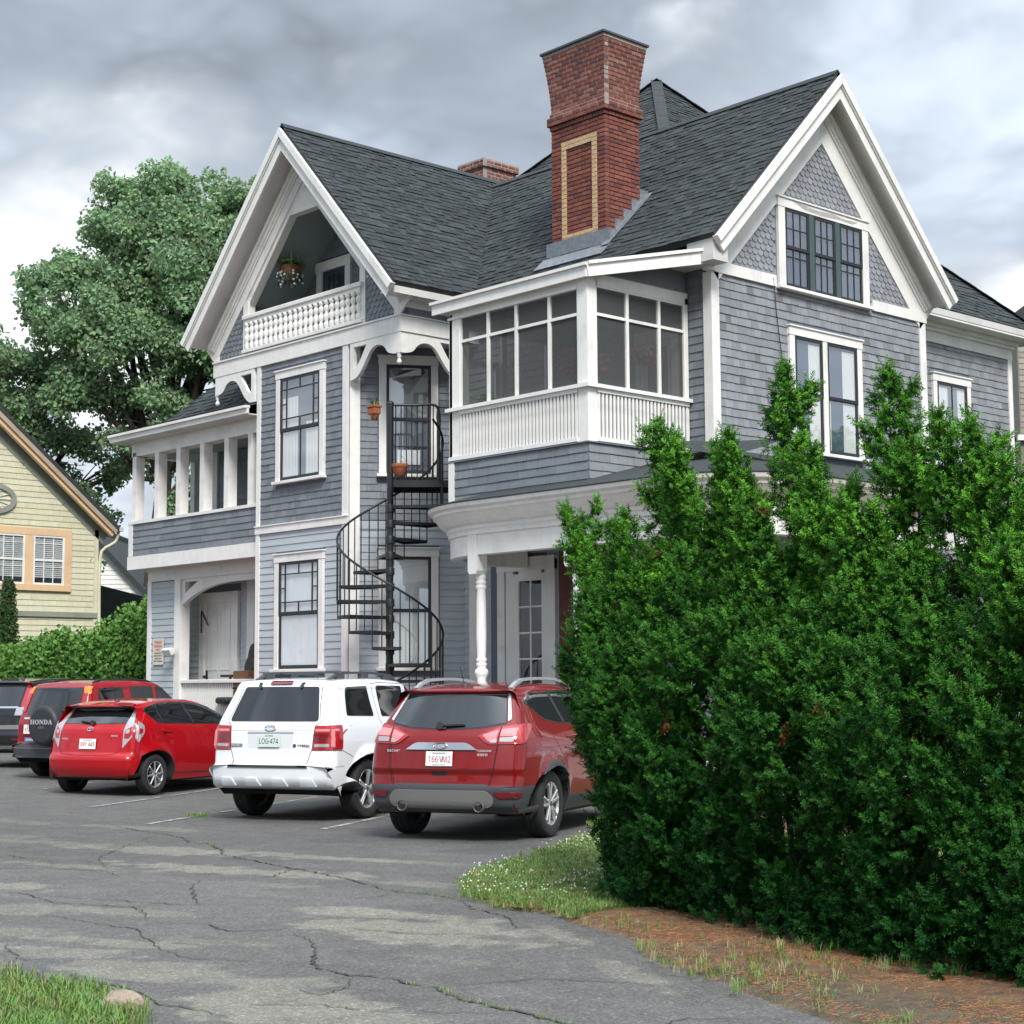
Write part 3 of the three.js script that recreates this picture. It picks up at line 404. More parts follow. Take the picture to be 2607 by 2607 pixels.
// scroll brackets under the overhanging corners
function bracket(fr, flip) {
  const s = new THREE.Shape(); s.moveTo(0, 0); s.lineTo(0, -0.66); s.bezierCurveTo(0.3, -0.66, 0.38, -0.42, 0.55, -0.24); s.bezierCurveTo(0.66, -0.11, 0.88, -0.10, 1.0, -0.24); s.bezierCurveTo(1.06, -0.33, 1.12, -0.34, 1.24, -0.36); s.lineTo(1.34, -0.36); s.lineTo(1.34, 0); s.closePath();
  const h = new THREE.Path(); h.moveTo(0.1, -0.08); h.lineTo(0.1, -0.46); h.bezierCurveTo(0.24, -0.46, 0.34, -0.25, 0.47, -0.08); h.closePath(); s.holes.push(h);
  const m = M4(); if (flip) m.makeScale(-1, 1, 1);
  const g = strip(new THREE.ExtrudeGeometry(s, { depth: 0.07, bevelEnabled: false, curveSegments: 14 })); if (flip) { const p = g.attributes.position; for (let i = 0; i < p.count; i++) p.setX(i, -p.getX(i)); for (let i = 0; i < p.count; i += 3) { const a = [p.getX(i), p.getY(i), p.getZ(i)]; p.setXYZ(i, p.getX(i + 1), p.getY(i + 1), p.getZ(i + 1)); p.setXYZ(i + 1, ...a); } g.computeVertexNormals(); }
  g.applyMatrix4(fr); const o = put('bracket', boxUV(g), mats.white, H); return o;
}
const dropPts = [[0, -0.2], [0.03, -0.19], [0.048, -0.15], [0.03, -0.11], [0.02, -0.09], [0.04, -0.07], [0.04, -0.02], [0.055, 0]];
for (const [fr, fl, x, z] of [[frame(1.49, BELT, -0.03, 0), 0, 2.83, 0.01], [frame(-1.49, BELT, -0.03, 0), 1, -2.80, 0.0]]) { const b = bracket(fr, fl); put('pendant', new MB().lathe(dropPts, 12, M4().makeTranslation(x, BELT - 0.36, z)), mats.white, b); }
bracket(frame(2.832, BELT, -1.30, 90), 1);
// side of gable A above the overhang, up to the screened porch
{
  const w = wall(fS, 0, 2.6, BELT, 8.2); shingles(w, fS, { u0: 0.14, u1: 2.5, v0: 7.91, v1: 8.04, tone: upTone, seed: 41 });
  trim('belt_board', fS, [[-0.048, BELT + 0.002, 0.012, 2.6, 7.878, 0.045]]); trim('belt_cap', fS, [[-0.07, 7.882, 0.012, 2.6, 7.905, 0.07]]);
  trim('frieze_board', fS, [[-0.03, 8.04, 0.002, 2.6, 8.14, 0.04]]); trim('crown_molding', fS, [[-0.06, 8.14, 0.002, 2.6, 8.17, 0.10]]); trim('crown_molding', fS, [[-0.09, 8.17, 0.002, 2.6, 8.2, 0.18]]);
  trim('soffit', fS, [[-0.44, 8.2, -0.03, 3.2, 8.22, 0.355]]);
}
// ----- gable B -----
{
  gableTrim(frame(8.26, 0, B_Z, 90), B_APEX, B_SL, B_HALF, 0.4, 0.76);
  const w = wall(fB, 0, 5.68, 0, 8.08);
  const dwin = [1.84, 3.77, 5.29, 7.36];
  shingles(w, fB, { u0: 0.15, u1: 5.52, v0: 4.4, v1: 7.92, exp: 0.132, holes: [dwin], tone: bTone, single: 290, seed: 42 });
  clapboards(w, { u0: 0.15, u1: 5.5, v0: 3.6, v1: 4.4, seed: 43 });
  windowUnit(fB, 1.97, 3.64, 5.37, 7.19, { mid: [2.76], meet: 6.27, casing: 0.13, curtain: [[0.02, 0.14, 5.4, 7.1], [0.55, 0.97, 5.4, 7.1]], back: mats.attic });
  trim('corner_board', fB, [[-0.035, 0, 0, 0.15, 7.92, 0.036], [5.52, 0, 0, 5.7, 7.92, 0.036]]);
  trim('belt_board', fB, [[-0.04, 7.92, -0.05, 1.55, 8.1, 0.05]]); trim('belt_board', fB, [[4.14, 7.92, -0.05, 5.72, 8.1, 0.05]]);
  const fG = frame(8.26, 0, B_Z, 90), Y = x => B_APEX - B_SL * Math.abs(x) - 1.09;
  const g = put('gable_wall', new MB().prism([[-2.75, 8.08], [2.75, 8.08], [2.75, 8.7], [0, B_APEX - 0.2], [-2.75, 8.7]], -0.12, 0.001), mats.sheath, H); g.applyMatrix4(fG);
  fishScales(g, (u, v) => v > 8.06 && v < Y(u) + 0.03 && !(u > -1.26 && u < 1.26 && v < 9.42 && v > 7) , -2.5, 2.5, 8.06, 10.6, bTone, 250);
  // triple attic window, dark green mullions, sashes part open
  const t = windowUnit(fG, -1.05, 1.03, 7.99, 9.26, { meet: 8.62, casing: 0.17, head: 0.15, sash: mats.sash, midMat: mats.sashGreen, name: 'window', mid: [-0.36, 0.34], cols: (a, b) => [a, a + (b - a) / 3, a + (b - a) * 2 / 3, b], rows: (a, b) => [a, (a + b) / 2, b], lcols: (a, b) => [a, a + (b - a) / 3, a + (b - a) * 2 / 3, b], lrows: (a, b) => [a, b - 0.12, b], munt: 0.009, back: mats.attic ??= M('dim_attic_room', C3(0.04, 0.055, 0.09)) });
  put('peeling_paint', new MB().prism([[-0.55, 9.3], [-0.1, 9.285], [0.4, 9.31], [0.75, 9.3], [0.9, 9.36], [0.55, 9.345], [0.2, 9.38], [-0.2, 9.355], [-0.5, 9.375], [-0.85, 9.395]], 0.0685, 0.0695), M('bare_wood', C3(0.52, 0.49, 0.47), { map: T.brick }), t);
  // corner capital and return
  trim('capital', frame(8.26, 0, -1.73, 90), [[-0.16, 7.92, -0.02, 0.02, 8.28, 0.1], [-0.2, 8.28, -0.05, 0.03, 8.36, 0.16], [-0.24, 8.36, -0.06, 0.0, 8.42, 0.2]]);
  // side facing the screened porch
  const s = wall(fC, 2.4, 8.26, 0, 8.35);
  clapboards(s, { u0: 2.5, u1: 8.2, v0: 0.9, v1: 4.3, holes: [[3.2, 4.6, 0, 3.75], [5.0, 6.4, 0, 5]], tone: loTone, seed: 44 });
  shingles(s, fC, { u0: 2.45, u1: 8.13, v0: 4.5, v1: 8.1, holes: [[6.7, 7.65, 5, 7.2]], tone: upTone, exp: 0.13, seed: 45 });
  trim('corner_board', fC, [[8.13, 0, 0, 8.3, 7.92, 0.036]]);
}
// main body, right-hand wall behind gable B
{
  const w = wall(fD, 0, 4.1, 0, 8.1); shingles(w, fD, { u0: 0.05, u1: 3.98, v0: 3.6, v1: 7.9, exp: 0.132, holes: [[1.36, 2.62, 5.2, 7.32]], tone: bTone, seed: 51 });
  windowUnit(fD, 1.48, 2.48, 5.3, 7.18, { meet: 6.25, casing: 0.12, cols: (a, b) => [a, (a + b) / 2, b], curtain: [[0.05, 0.4, 5.3, 7.1], [0.72, 0.96, 5.3, 7.1]], back: mats.reflectBlue });
  trim('corner_board', fD, [[3.98, 0, 0, 4.12, 7.9, 0.036]]);
  trim('frieze_board', fD, [[0, 7.9, 0, 4.14, 8.1, 0.04], [0, 8.1, 0, 4.16, 8.16, 0.1], [0, 8.16, 0, 4.2, 8.24, 0.16]]);
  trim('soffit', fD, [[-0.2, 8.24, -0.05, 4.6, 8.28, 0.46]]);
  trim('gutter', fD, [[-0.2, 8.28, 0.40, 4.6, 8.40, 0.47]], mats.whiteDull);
  wall(frame(7.49, 0, -11.51, 180), 0, 12, 0, 8.2); wall(frame(-4.5, 0, -11.51, -90), 0, 9.2, 0, 8.2); wall(frame(8.26, 0, -7.41, 180), 0, 3, 0, 8.2);
}
// ---------- roofs ----------
const roofTone = tones('asphalt_shingle', [[0.045, 0.057, 0.062], [0.055, 0.069, 0.073], [0.066, 0.081, 0.084], [0.038, 0.049, 0.054], [0.082, 0.097, 0.099]], { map: T.grit, roughness: 0.92 });
// plane with u along the eave and v up the slope; poly in (u, v), counter-clockwise
function roofPlane(fr, poly, seed, exp = 0.125, parent = H, deck = 0.1, tone = roofTone) {
  const r = mulberry(seed), out = tone.map(() => []), us = poly.map(p => p[0]), vs = poly.map(p => p[1]), u0 = Math.min(...us), u1 = Math.max(...us), v0 = Math.min(...vs), v1 = Math.max(...vs);
  for (let v = v0, c = 0; v < v1; v += exp, c++) {
    let u = u0 - r() * 0.3;
    while (u < u1) {
      const w = rr(0.08, 0.30, r), drop = r() < 0.45 ? 0.0 : -0.012, tb = r() < 0.4 ? 0.02 : 0.012;
      const q = clipPoly([[u + 0.002, v + drop], [u + w - 0.002, v + drop], [u + w - 0.002, v + exp], [u + 0.002, v + exp]], poly);
      const k = Math.floor(Math.min(0.999, r() * 0.8 + 0.2 * noise3(u * 0.6, v * 0.9, seed)) * tone.length);
      if (q.length > 2) {
        const o = out[k], P = ([x, y]) => [x, y, tb - 0.010 * (y - v) / exp];
        for (let i = 1; i + 1 < q.length; i++) o.push(...P(q[0]), ...P(q[i]), ...P(q[i + 1]));
        for (let i = 0; i < q.length; i++) { const a = q[i], b = q[(i + 1) % q.length]; if (a[1] > v + exp * 0.9 && b[1] > v + exp * 0.9) continue; const A = P(a), B = P(b); o.push(a[0], a[1], -0.01, b[0], b[1], -0.01, ...B, a[0], a[1], -0.01, ...B, ...A); }
      }
      u += w;
    }
  }
  const roof = put('roof', new MB().prism(poly, -deck, -0.002), mats.roofDeck ??= M('roof_edge', C3(0.05, 0.055, 0.06), { roughness: 0.9 }), parent); roof.applyMatrix4(fr);
  out.forEach((o, i) => { if (!o.length) return; const g = new THREE.BufferGeometry(); g.setAttribute('position', new THREE.Float32BufferAttribute(o, 3)); g.computeVertexNormals(); stuff(put('roof_shingles', boxUV(g), tone[i], roof)); });
  return roof;
}
// frame on a slope: origin at (x,y,z), eave direction turned by deg, pitch slope
function slopeFrame(x, y, z, deg, slope) { return M4().makeRotationY(deg * rad).multiply(M4().makeRotationX(-(Math.PI / 2 - Math.atan(slope)))).setPosition(x, y, z); }
{
  const LA = Math.hypot(1, A_SL) * A_HALF, eA = A_APEX - A_SL * A_HALF;
  // gable A: right slope (faces +x) from z=+0.48 back to z=-8, left slope
  roofPlane(slopeFrame(A_HALF, eA + 0.03, 0.5, 90, A_SL), [[0, 0], [9, 0], [9, LA], [0, LA]], 61);
  roofPlane(slopeFrame(-A_HALF, eA + 0.03, -8.5, -90, A_SL), [[0, 0], [9, 0], [9, LA], [0, LA]], 62);
  const LB = Math.hypot(1, B_SL) * B_HALF, eB = B_APEX - B_SL * B_HALF;
  roofPlane(slopeFrame(-2, eB + 0.03, B_Z + B_HALF, 0, B_SL), [[0, 0], [10.68, 0], [10.68, LB], [0, LB]], 63);
  roofPlane(slopeFrame(8.68, eB + 0.03, B_Z - B_HALF, 180, B_SL), [[0, 0], [8, 0], [8, LB], [0, LB]], 64);
  // main hipped body
  const ax = 2.66, ay = 13.68, az = -6.72, h = 5.29, L = Math.SQRT2 * h;
  for (const [x, z, d, s] of [[ax - h, az + h, 0, 65], [ax + h, az + h, 90, 66], [ax + h, az - h, 180, 67], [ax - h, az - h, -90, 68]]) roofPlane(slopeFrame(x, ay - h + 0.02, z, d, 1), [[0, 0], [2 * h, 0], [h, L]], s);
  const cap = new MB(); for (const [sx, sz, end] of [[1, 1, 0.45], [1, -1, 1], [-1, 1, 0.6]]) { const n = Math.round(40 * end); for (let i = 0; i < n; i++) { const a = i / n * h * end, b = (i + 1.12) / n * h * end, f = t => V3(ax + sx * t, ay - t + 0.045 - 0.004 * (i % 2), az + sz * t); cap.bar(f(a), f(b), 0.22, 0.014); } }
  for (const [dx, rz] of [[0.05, -0.8], [-0.05, 0.8]]) { cap.box(-0.07, -0.006, -8, 0.07, 0.006, 0.5, M4().makeRotationZ(rz).setPosition(dx, A_APEX + 0.02, 0)); cap.box(0, -0.006, -0.07, 8.66, 0.006, 0.07, M4().makeRotationX(-rz).setPosition(0, B_APEX + 0.02, B_Z + dx)); }
  put('ridge_cap', cap, roofTone[2], H);
  // eave boards under the two gable roofs
  trim('eave_fascia', fS, [[-0.46, 8.15, 0.36, 2.3, eA - 0.04, 0.395]], mats.whiteDull);
  const r = put('eave_return', new MB().box(7.2, 7.98, -1.7, 8.64, 8.10, -1.36).box(8.1, 8.1, -1.72, 8.62, 8.34, -1.38), mats.whiteDull, H);
}
// ---------- chimneys: core > bricks ----------
const brickTone = tones('red_brick', [[0.27, 0.085, 0.06], [0.23, 0.07, 0.052], [0.31, 0.11, 0.08], [0.17, 0.06, 0.055], [0.34, 0.15, 0.115]], { map: T.brick, roughness: 0.9, bumpMap: T.bump, bumpScale: 0.004 });
const brickCache = {};
function brickBox(w, d, h = 0.061) { const k = w.toFixed(3) + '_' + d.toFixed(3) + h; return brickCache[k] ??= new MB().rbox(-w / 2, 0, -d / 2, w / 2, h, d / 2, 0.004).geo(); }
let brickParts = 0;
function chimney(name, x0, x1, z0, z1, y0, y1, { offset, single, seed, mortarLow, mortarHigh, split, joint = 0.013 }) {
  const r = mulberry(seed), pitch = 0.0755, core = new MB();
  const hi = new MB();
  for (let y = y0; y < y1 - 0.01; y += pitch) { const o = offset(y) - (y < split ? 0.012 : 0.007); (y < split ? core : hi).box(x0 - o, y, z0 - o, x1 + o, Math.min(y + pitch, y1), z1 + o); }
  const c = put(name, core.g.length ? core : hi, core.g.length ? mortarLow : mortarHigh, H); if (core.g.length && hi.g.length) put('mortar', hi, mortarHigh, c);
  const rest = brickTone.map(() => new MB()), n = Math.floor((y1 - y0) / pitch), list = [];
  for (let k = 0; k < n; k++) {
    const y = y0 + k * pitch, o = offset(y), X0 = x0 - o, X1 = x1 + o, Z0 = z0 - o, Z1 = z1 + o, odd = k % 2;
    const run = (a, b, f) => { let p = a, first = odd; while (p < b - 0.02) { let w = first ? 0.105 : 0.205; first = 0; if (b - p - w < 0.09) w = b - p; f(p, Math.min(w, b - p)); p += w; } };
    run(X0, X1, (p, w) => list.push([p + w / 2, y, Z1 - 0.05, w - joint, 0.1, 0]));
    run(Z0, Z1 - 0.1, (p, w) => list.push([X1 - 0.05, y, p + w / 2, w - joint, 0.1, 1]));
    if (k > n - 24) run(X0, X1, (p, w) => list.push([p + w / 2, y, Z0 + 0.05, w - joint, 0.1, 0])), run(Z0 + 0.1, Z1 - 0.1, (p, w) => list.push([X0 + 0.05, y, p + w / 2, w - joint, 0.1, 1]));
  }
  list.reverse();
  for (const [x, y, z, w, d, turn] of list) {
    const t = Math.floor(Math.pow(r(), 1.1) * (y > split ? 5 : 4)), front = turn ? x > (x0 + x1) / 2 : z > (z0 + z1) / 2;
    if (front && brickParts < single) { brickParts++; const b = put('brick', brickBox(Math.round(w * 200) / 200, d, 0.0745 - joint), brickTone[t], c); b.position.set(x, y + 0.005, z); b.rotation.y = (turn ? Math.PI / 2 : 0) + rr(-0.01, 0.01, r); }
    else rest[t].add(brickBox(Math.round(w * 200) / 200, d, 0.0745 - joint).clone(), M4().makeRotationY((turn ? Math.PI / 2 : 0)).setPosition(x, y + 0.005, z));
  }
  rest.forEach((m, i) => { if (m.g.length) stuff(put('bricks', m, brickTone[i], c)); });
  return c;
}
{
  const mLow = M('red_painted_mortar', C3(0.15, 0.055, 0.04), { map: T.brick, roughness: 0.95 }), mHi = M('pale_mortar', C3(0.42, 0.36, 0.32), { map: T.brick, roughness: 0.95 });
  const off = y => y > 11.3 ? 0.115 * Math.pow((y - 11.3) / 1.05, 1.5) : y > 11.08 && y < 11.2 ? 0.055 : y > 11.0 && y <= 11.3 ? 0.02 : 0;
  const c = chimney('chimney', 4.71, 5.99, -2.62, -1.79, 7.4, 12.36, { offset: off, single: 290, seed: 5, mortarLow: mLow, mortarHigh: mHi, split: 11.1, joint: 0.014 });
  put('chimney_cap', new MB().rbox(4.71 - 0.13, 12.36, -2.76, 5.99 + 0.13, 12.405, -1.65, 0.01), M('dark_cap', C3(0.06, 0.065, 0.075), { roughness: 0.6 }), c);
  const cream = M('cream_painted_brick', C3(0.66, 0.47, 0.27), { map: T.brick, roughness: 0.85, bumpMap: T.bump, bumpScale: 0.003 });
  const panel = new MB(), cr = (x0, y0, x1, y1) => { const nx = Math.max(1, Math.round((x1 - x0) / 0.15)), ny = Math.max(1, Math.round((y1 - y0) / 0.0755)); for (let j = 0; j < ny; j++) for (let i = 0; i < nx; i++) panel.rbox(lerp(x0, x1, i / nx) + 0.002, lerp(y0, y1, j / ny) + 0.003, -1.80, lerp(x0, x1, (i + 1) / nx) - 0.002, lerp(y0, y1, (j + 1) / ny) - 0.003, -1.772, 0.004); };
  cr(4.97, 9.02, 5.08, 10.76); cr(5.69, 9.02, 5.80, 10.76); cr(5.08, 9.02, 5.69, 9.15); cr(5.08, 10.62, 5.69, 10.76); put('cream_brick_panel', panel, cream, c);
  // stepped lead flashing along the roof
  const fl = new MB(), ry = z => B_APEX - B_SL * Math.abs(z - B_Z) + 0.05; fl.box(4.6, ry(-1.74) - 0.1, -1.79, 6.1, ry(-1.79) + 0.22, -1.765).bar(V3(4.55, ry(-1.66) - 0.03, -1.62), V3(6.15, ry(-1.66) - 0.03, -1.62), 0.34, 0.012, V3(0, 1, 0.9));
  for (let i = 0; i < 5; i++) { const z = -1.79 - i * 0.2; fl.box(5.99, ry(z) - 0.2, z - 0.2, 6.012, ry(z - 0.2) + 0.02, z); }
  fl.bar(V3(6.07, ry(-1.7), -1.66), V3(6.07, ry(-2.75), -2.75), 0.16, 0.012, V3(0, 1, 0)); put('chimney_flashing', fl, mats.lead, c);
  chimney('chimney', -1.85, -1.1, -6.35, -5.4, 9.4, 12.74, { offset: y => y > 12.5 ? 0.045 : 0, single: 290, seed: 6, mortarLow: mHi, mortarHigh: mHi, split: 0, joint: 0.024 });
}
// ---------- screened upper porch ----------
const PX = 7.81, PZ = 0.5, PL = 4.72;
{
  const fr = frame(PL, 0, PZ, 0), W = PX - PL, fs = frame(PX, 0, PZ, 90), D = 2.18, y0 = 5.12, yS = 5.19, yR = 5.93, yT = 7.04, yG = 7.44;
  trim('porch_post', fr, [[0, 4.5, -0.2, 0.24, 7.56, 0.0]]); trim('porch_post', fr, [[W - 0.2, y0, -0.2, W, 7.56, 0.005]]);
  trim('porch_post', fs, [[0.0, y0, -0.005, 0.18, 7.56, 0.004]]); trim('porch_post', fs, [[D - 0.04, 5.1, -0.06, D + 0.02, 7.56, 0.0]]);
  trim('porch_rail', fr, [[-0.04, yR, -0.16, W + 0.06, yR + 0.055, 0.07], [0.24, yR - 0.06, -0.06, W - 0.2, yR - 0.001, 0.03], [0.0, y0 + 0.03, -0.04, W - 0.2, yS + 0.02, 0.035]]);
  trim('porch_rail', fs, [[-0.065, yR + 0.001, -0.16, D + 0.03, yR + 0.056, 0.07], [0.18, yR - 0.06, -0.06, D, yR - 0.001, 0.03], [0.18, y0 + 0.03, -0.04, D, yS + 0.02, 0.035]]);
  const slat = new MB().box(-0.021, yS + 0.02, -0.012, 0.021, yR - 0.06, 0.012).geo();
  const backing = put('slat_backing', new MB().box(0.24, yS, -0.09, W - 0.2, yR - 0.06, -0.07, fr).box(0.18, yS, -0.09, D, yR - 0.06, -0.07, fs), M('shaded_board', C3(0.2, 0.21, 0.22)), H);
  for (let i = 0; i < 35; i++) { const o = put('slat', slat, mats.white, backing); o.applyMatrix4(fr.clone().multiply(M4().makeTranslation(0.28 + i * (W - 0.52) / 34, 0, 0))); }
  for (let i = 0; i < 25; i++) { const o = put('slat', slat, mats.white, backing); o.applyMatrix4(fs.clone().multiply(M4().makeTranslation(0.22 + i * (D - 0.26) / 24, 0, 0))); }
  // mullions, transoms and screens
  const us = [0.24, 0.9, 1.54, 2.27, W - 0.2], ss = [0.18, 0.86, 1.56, D - 0.04], m = new MB();
  const frameSide = (f, xs) => {
    for (let i = 0; i < xs.length; i++) trim('mullion', f, [[xs[i] - (i ? 0.028 : 0), yR + 0.056, -0.06, xs[i] + (i < xs.length - 1 ? 0.028 : 0), yG, -0.01]]);
    trim('transom', f, [[xs[0], yT - 0.022, -0.056, xs[xs.length - 1], yT + 0.022, -0.012]]);
    for (let i = 0; i + 1 < xs.length; i++) for (const [a, b] of [[yR + 0.056, yT - 0.022], [yT + 0.022, yG]]) put('screen_panel', new MB().quad([xs[i] + 0.028, a, -0.04], [xs[i + 1] - 0.028, a, -0.04], [xs[i + 1] - 0.028, b, -0.04], [xs[i] + 0.028, b, -0.04]), mats.screen, H).applyMatrix4(f);
  };
  frameSide(fr, us); frameSide(fs, ss);
  trim('porch_beam', fr, [[0, yG, -0.2, W + 0.0, 7.62, -0.004], [-0.03, yG - 0.03, -0.06, W - 0.2, yG + 0.01, 0.02]]);
  trim('porch_beam', fs, [[0.0, yG + 0.03, -0.2, D + 0.02, 7.64, 0.0], [0.1, 7.44, -0.07, D, yG + 0.032, -0.01]]);
  // left end with a slatted screen door beside the stair landing
  for (const b of [[0, 4.5, -0.06, 0.1, 7.6, 0.0], [1.0, 4.5, -0.06, 1.1, 7.6, 0.0], [2.05, 4.5, -0.06, 2.18, 7.5, 0.01]]) trim('porch_post', frame(PL, 0, -1.68, -90), [b]); trim('porch_beam', frame(PL, 0, -1.68, -90), [[0.1, 7.3, -0.06, 2.05, 7.6, -0.01]]);
  trim('screen_door', frame(PL, 0, -0.6, -90), [[0.05, 4.65, -0.02, 0.13, 6.85, 0.03], [0.85, 4.65, -0.02, 0.93, 6.85, 0.03], [0.13, 4.65, -0.02, 0.85, 4.8, 0.03], [0.13, 6.75, -0.02, 0.85, 6.85, 0.03], ...[0, 1, 2, 3, 4].map(i => [0.19 + i * 0.14, 4.8, 0, 0.24 + i * 0.14, 5.75, 0.02]), [0.13, 5.75, -0.015, 0.85, 5.83, 0.025]]);
  // shingled band below
  const b = put('wall', new MB().box(0, 4.3, -0.14, W, y0, 0).g.length ? new MB().box(0, 4.3, -0.14, W, y0, 0) : 0, mats.sheath, H); b.applyMatrix4(fr);
  shingles(b, fr, { u0: 0.13, u1: W, v0: 4.46, v1: y0, exp: 0.131, wmin: 0.2, wmax: 0.5, tone: upTone, single: 0, seed: 71 });
  const b2 = put('wall', new MB().box(0, 4.3, -0.14, D + 0.03, y0, 0), mats.sheath, H); b2.applyMatrix4(fs);
  shingles(b2, fs, { u0: 0.0, u1: D, v0: 4.46, v1: y0, exp: 0.131, wmin: 0.2, wmax: 0.5, tone: bTone.slice(0, 4), seed: 72 });
  trim('corner_board', fr, [[0, 4.4, 0, 0.13, y0, 0.03]]);
  trim('drip_board', fr, [[-0.02, y0, -0.1, W + 0.03, y0 + 0.018, 0.04]], mats.lead); trim('drip_board', fs, [[-0.042, y0 + 0.0005, -0.1, D, y0 + 0.0185, 0.04]], mats.lead);
  put('porch_floor', new MB().box(PL + 0.02, 4.95, -1.72, PX - 0.15, 5.02, PZ - 0.15), mats.pfloor, H);
  put('porch_ceiling', new MB().box(PL + 0.02, 7.62, -1.72, PX - 0.02, 7.66, PZ - 0.01), mats.ceil, H);
  // door with casing inside the porch
  const d = put('porch_door', new MB().box(6.72, 5.02, -1.73, 6.86, 7.0, -1.67).box(7.48, 5.02, -1.73, 7.62, 7.0, -1.67).box(6.7, 7.0, -1.73, 7.64, 7.18, -1.66), mats.white, H);
  put('door_leaf', new MB().box(6.86, 5.02, -1.728, 7.48, 7.0, -1.70), mats.blind, d); put('pane', new MB().box(6.96, 5.6, -1.70, 7.38, 6.9, -1.695), mats.reflectBlue, d);
  // shed roof with raking right edge
  const top = new MB(), A = [4.45, 7.73, 0.62], Bp = [7.92, 7.73, 0.62], Cp = [8.42, 8.22, -1.45], Dp = [4.45, 8.22, -1.45];
  top.quad(A, Bp, Cp, Dp); put('porch_roof', top.quad([Dp[0], Dp[1] - 0.06, Dp[2]], [Cp[0], Cp[1] - 0.06, Cp[2]], [Bp[0], Bp[1] - 0.06, Bp[2]], [A[0], A[1] - 0.06, A[2]]), roofTone[1], H);
  const fa = new MB().box(4.42, 7.53, 0.58, 7.9, 7.70, 0.62).box(4.40, 7.69, 0.56, 7.93, 7.735, 0.66).box(4.42, 7.57, 0.0, 4.46, 7.7, 0.58).bar(V3(4.44, 7.66, 0.6), V3(4.44, 8.1, -1.3), 0.04, 0.17); put('porch_fascia', fa, mats.white, H);
  put('porch_fascia', new MB().bar(V3(7.91, 7.625, 0.6), V3(8.38, 8.06, -1.42), 0.04, 0.2).bar(V3(7.93, 7.73, 0.6), V3(8.4, 8.18, -1.42), 0.07, 0.05), mats.white, H);
  put('porch_side_infill', new MB().prism([[0, 7.63], [2.2, 7.63], [2.2, 8.08], [0, 7.66]], -0.06, -0.03, fs), mats.infill ??= M('grey_painted_board', C3(0.22, 0.25, 0.28), { map: T.grain }), H);
  put('soffit', new MB().box(4.44, 7.56, 0.3, 7.9, 7.575, 0.58).quad([7.81, 7.63, 0.5], [7.81, 8.0, -1.4], [8.36, 8.0, -1.4], [7.9, 7.6, 0.58]), mats.whiteDull, H);
}
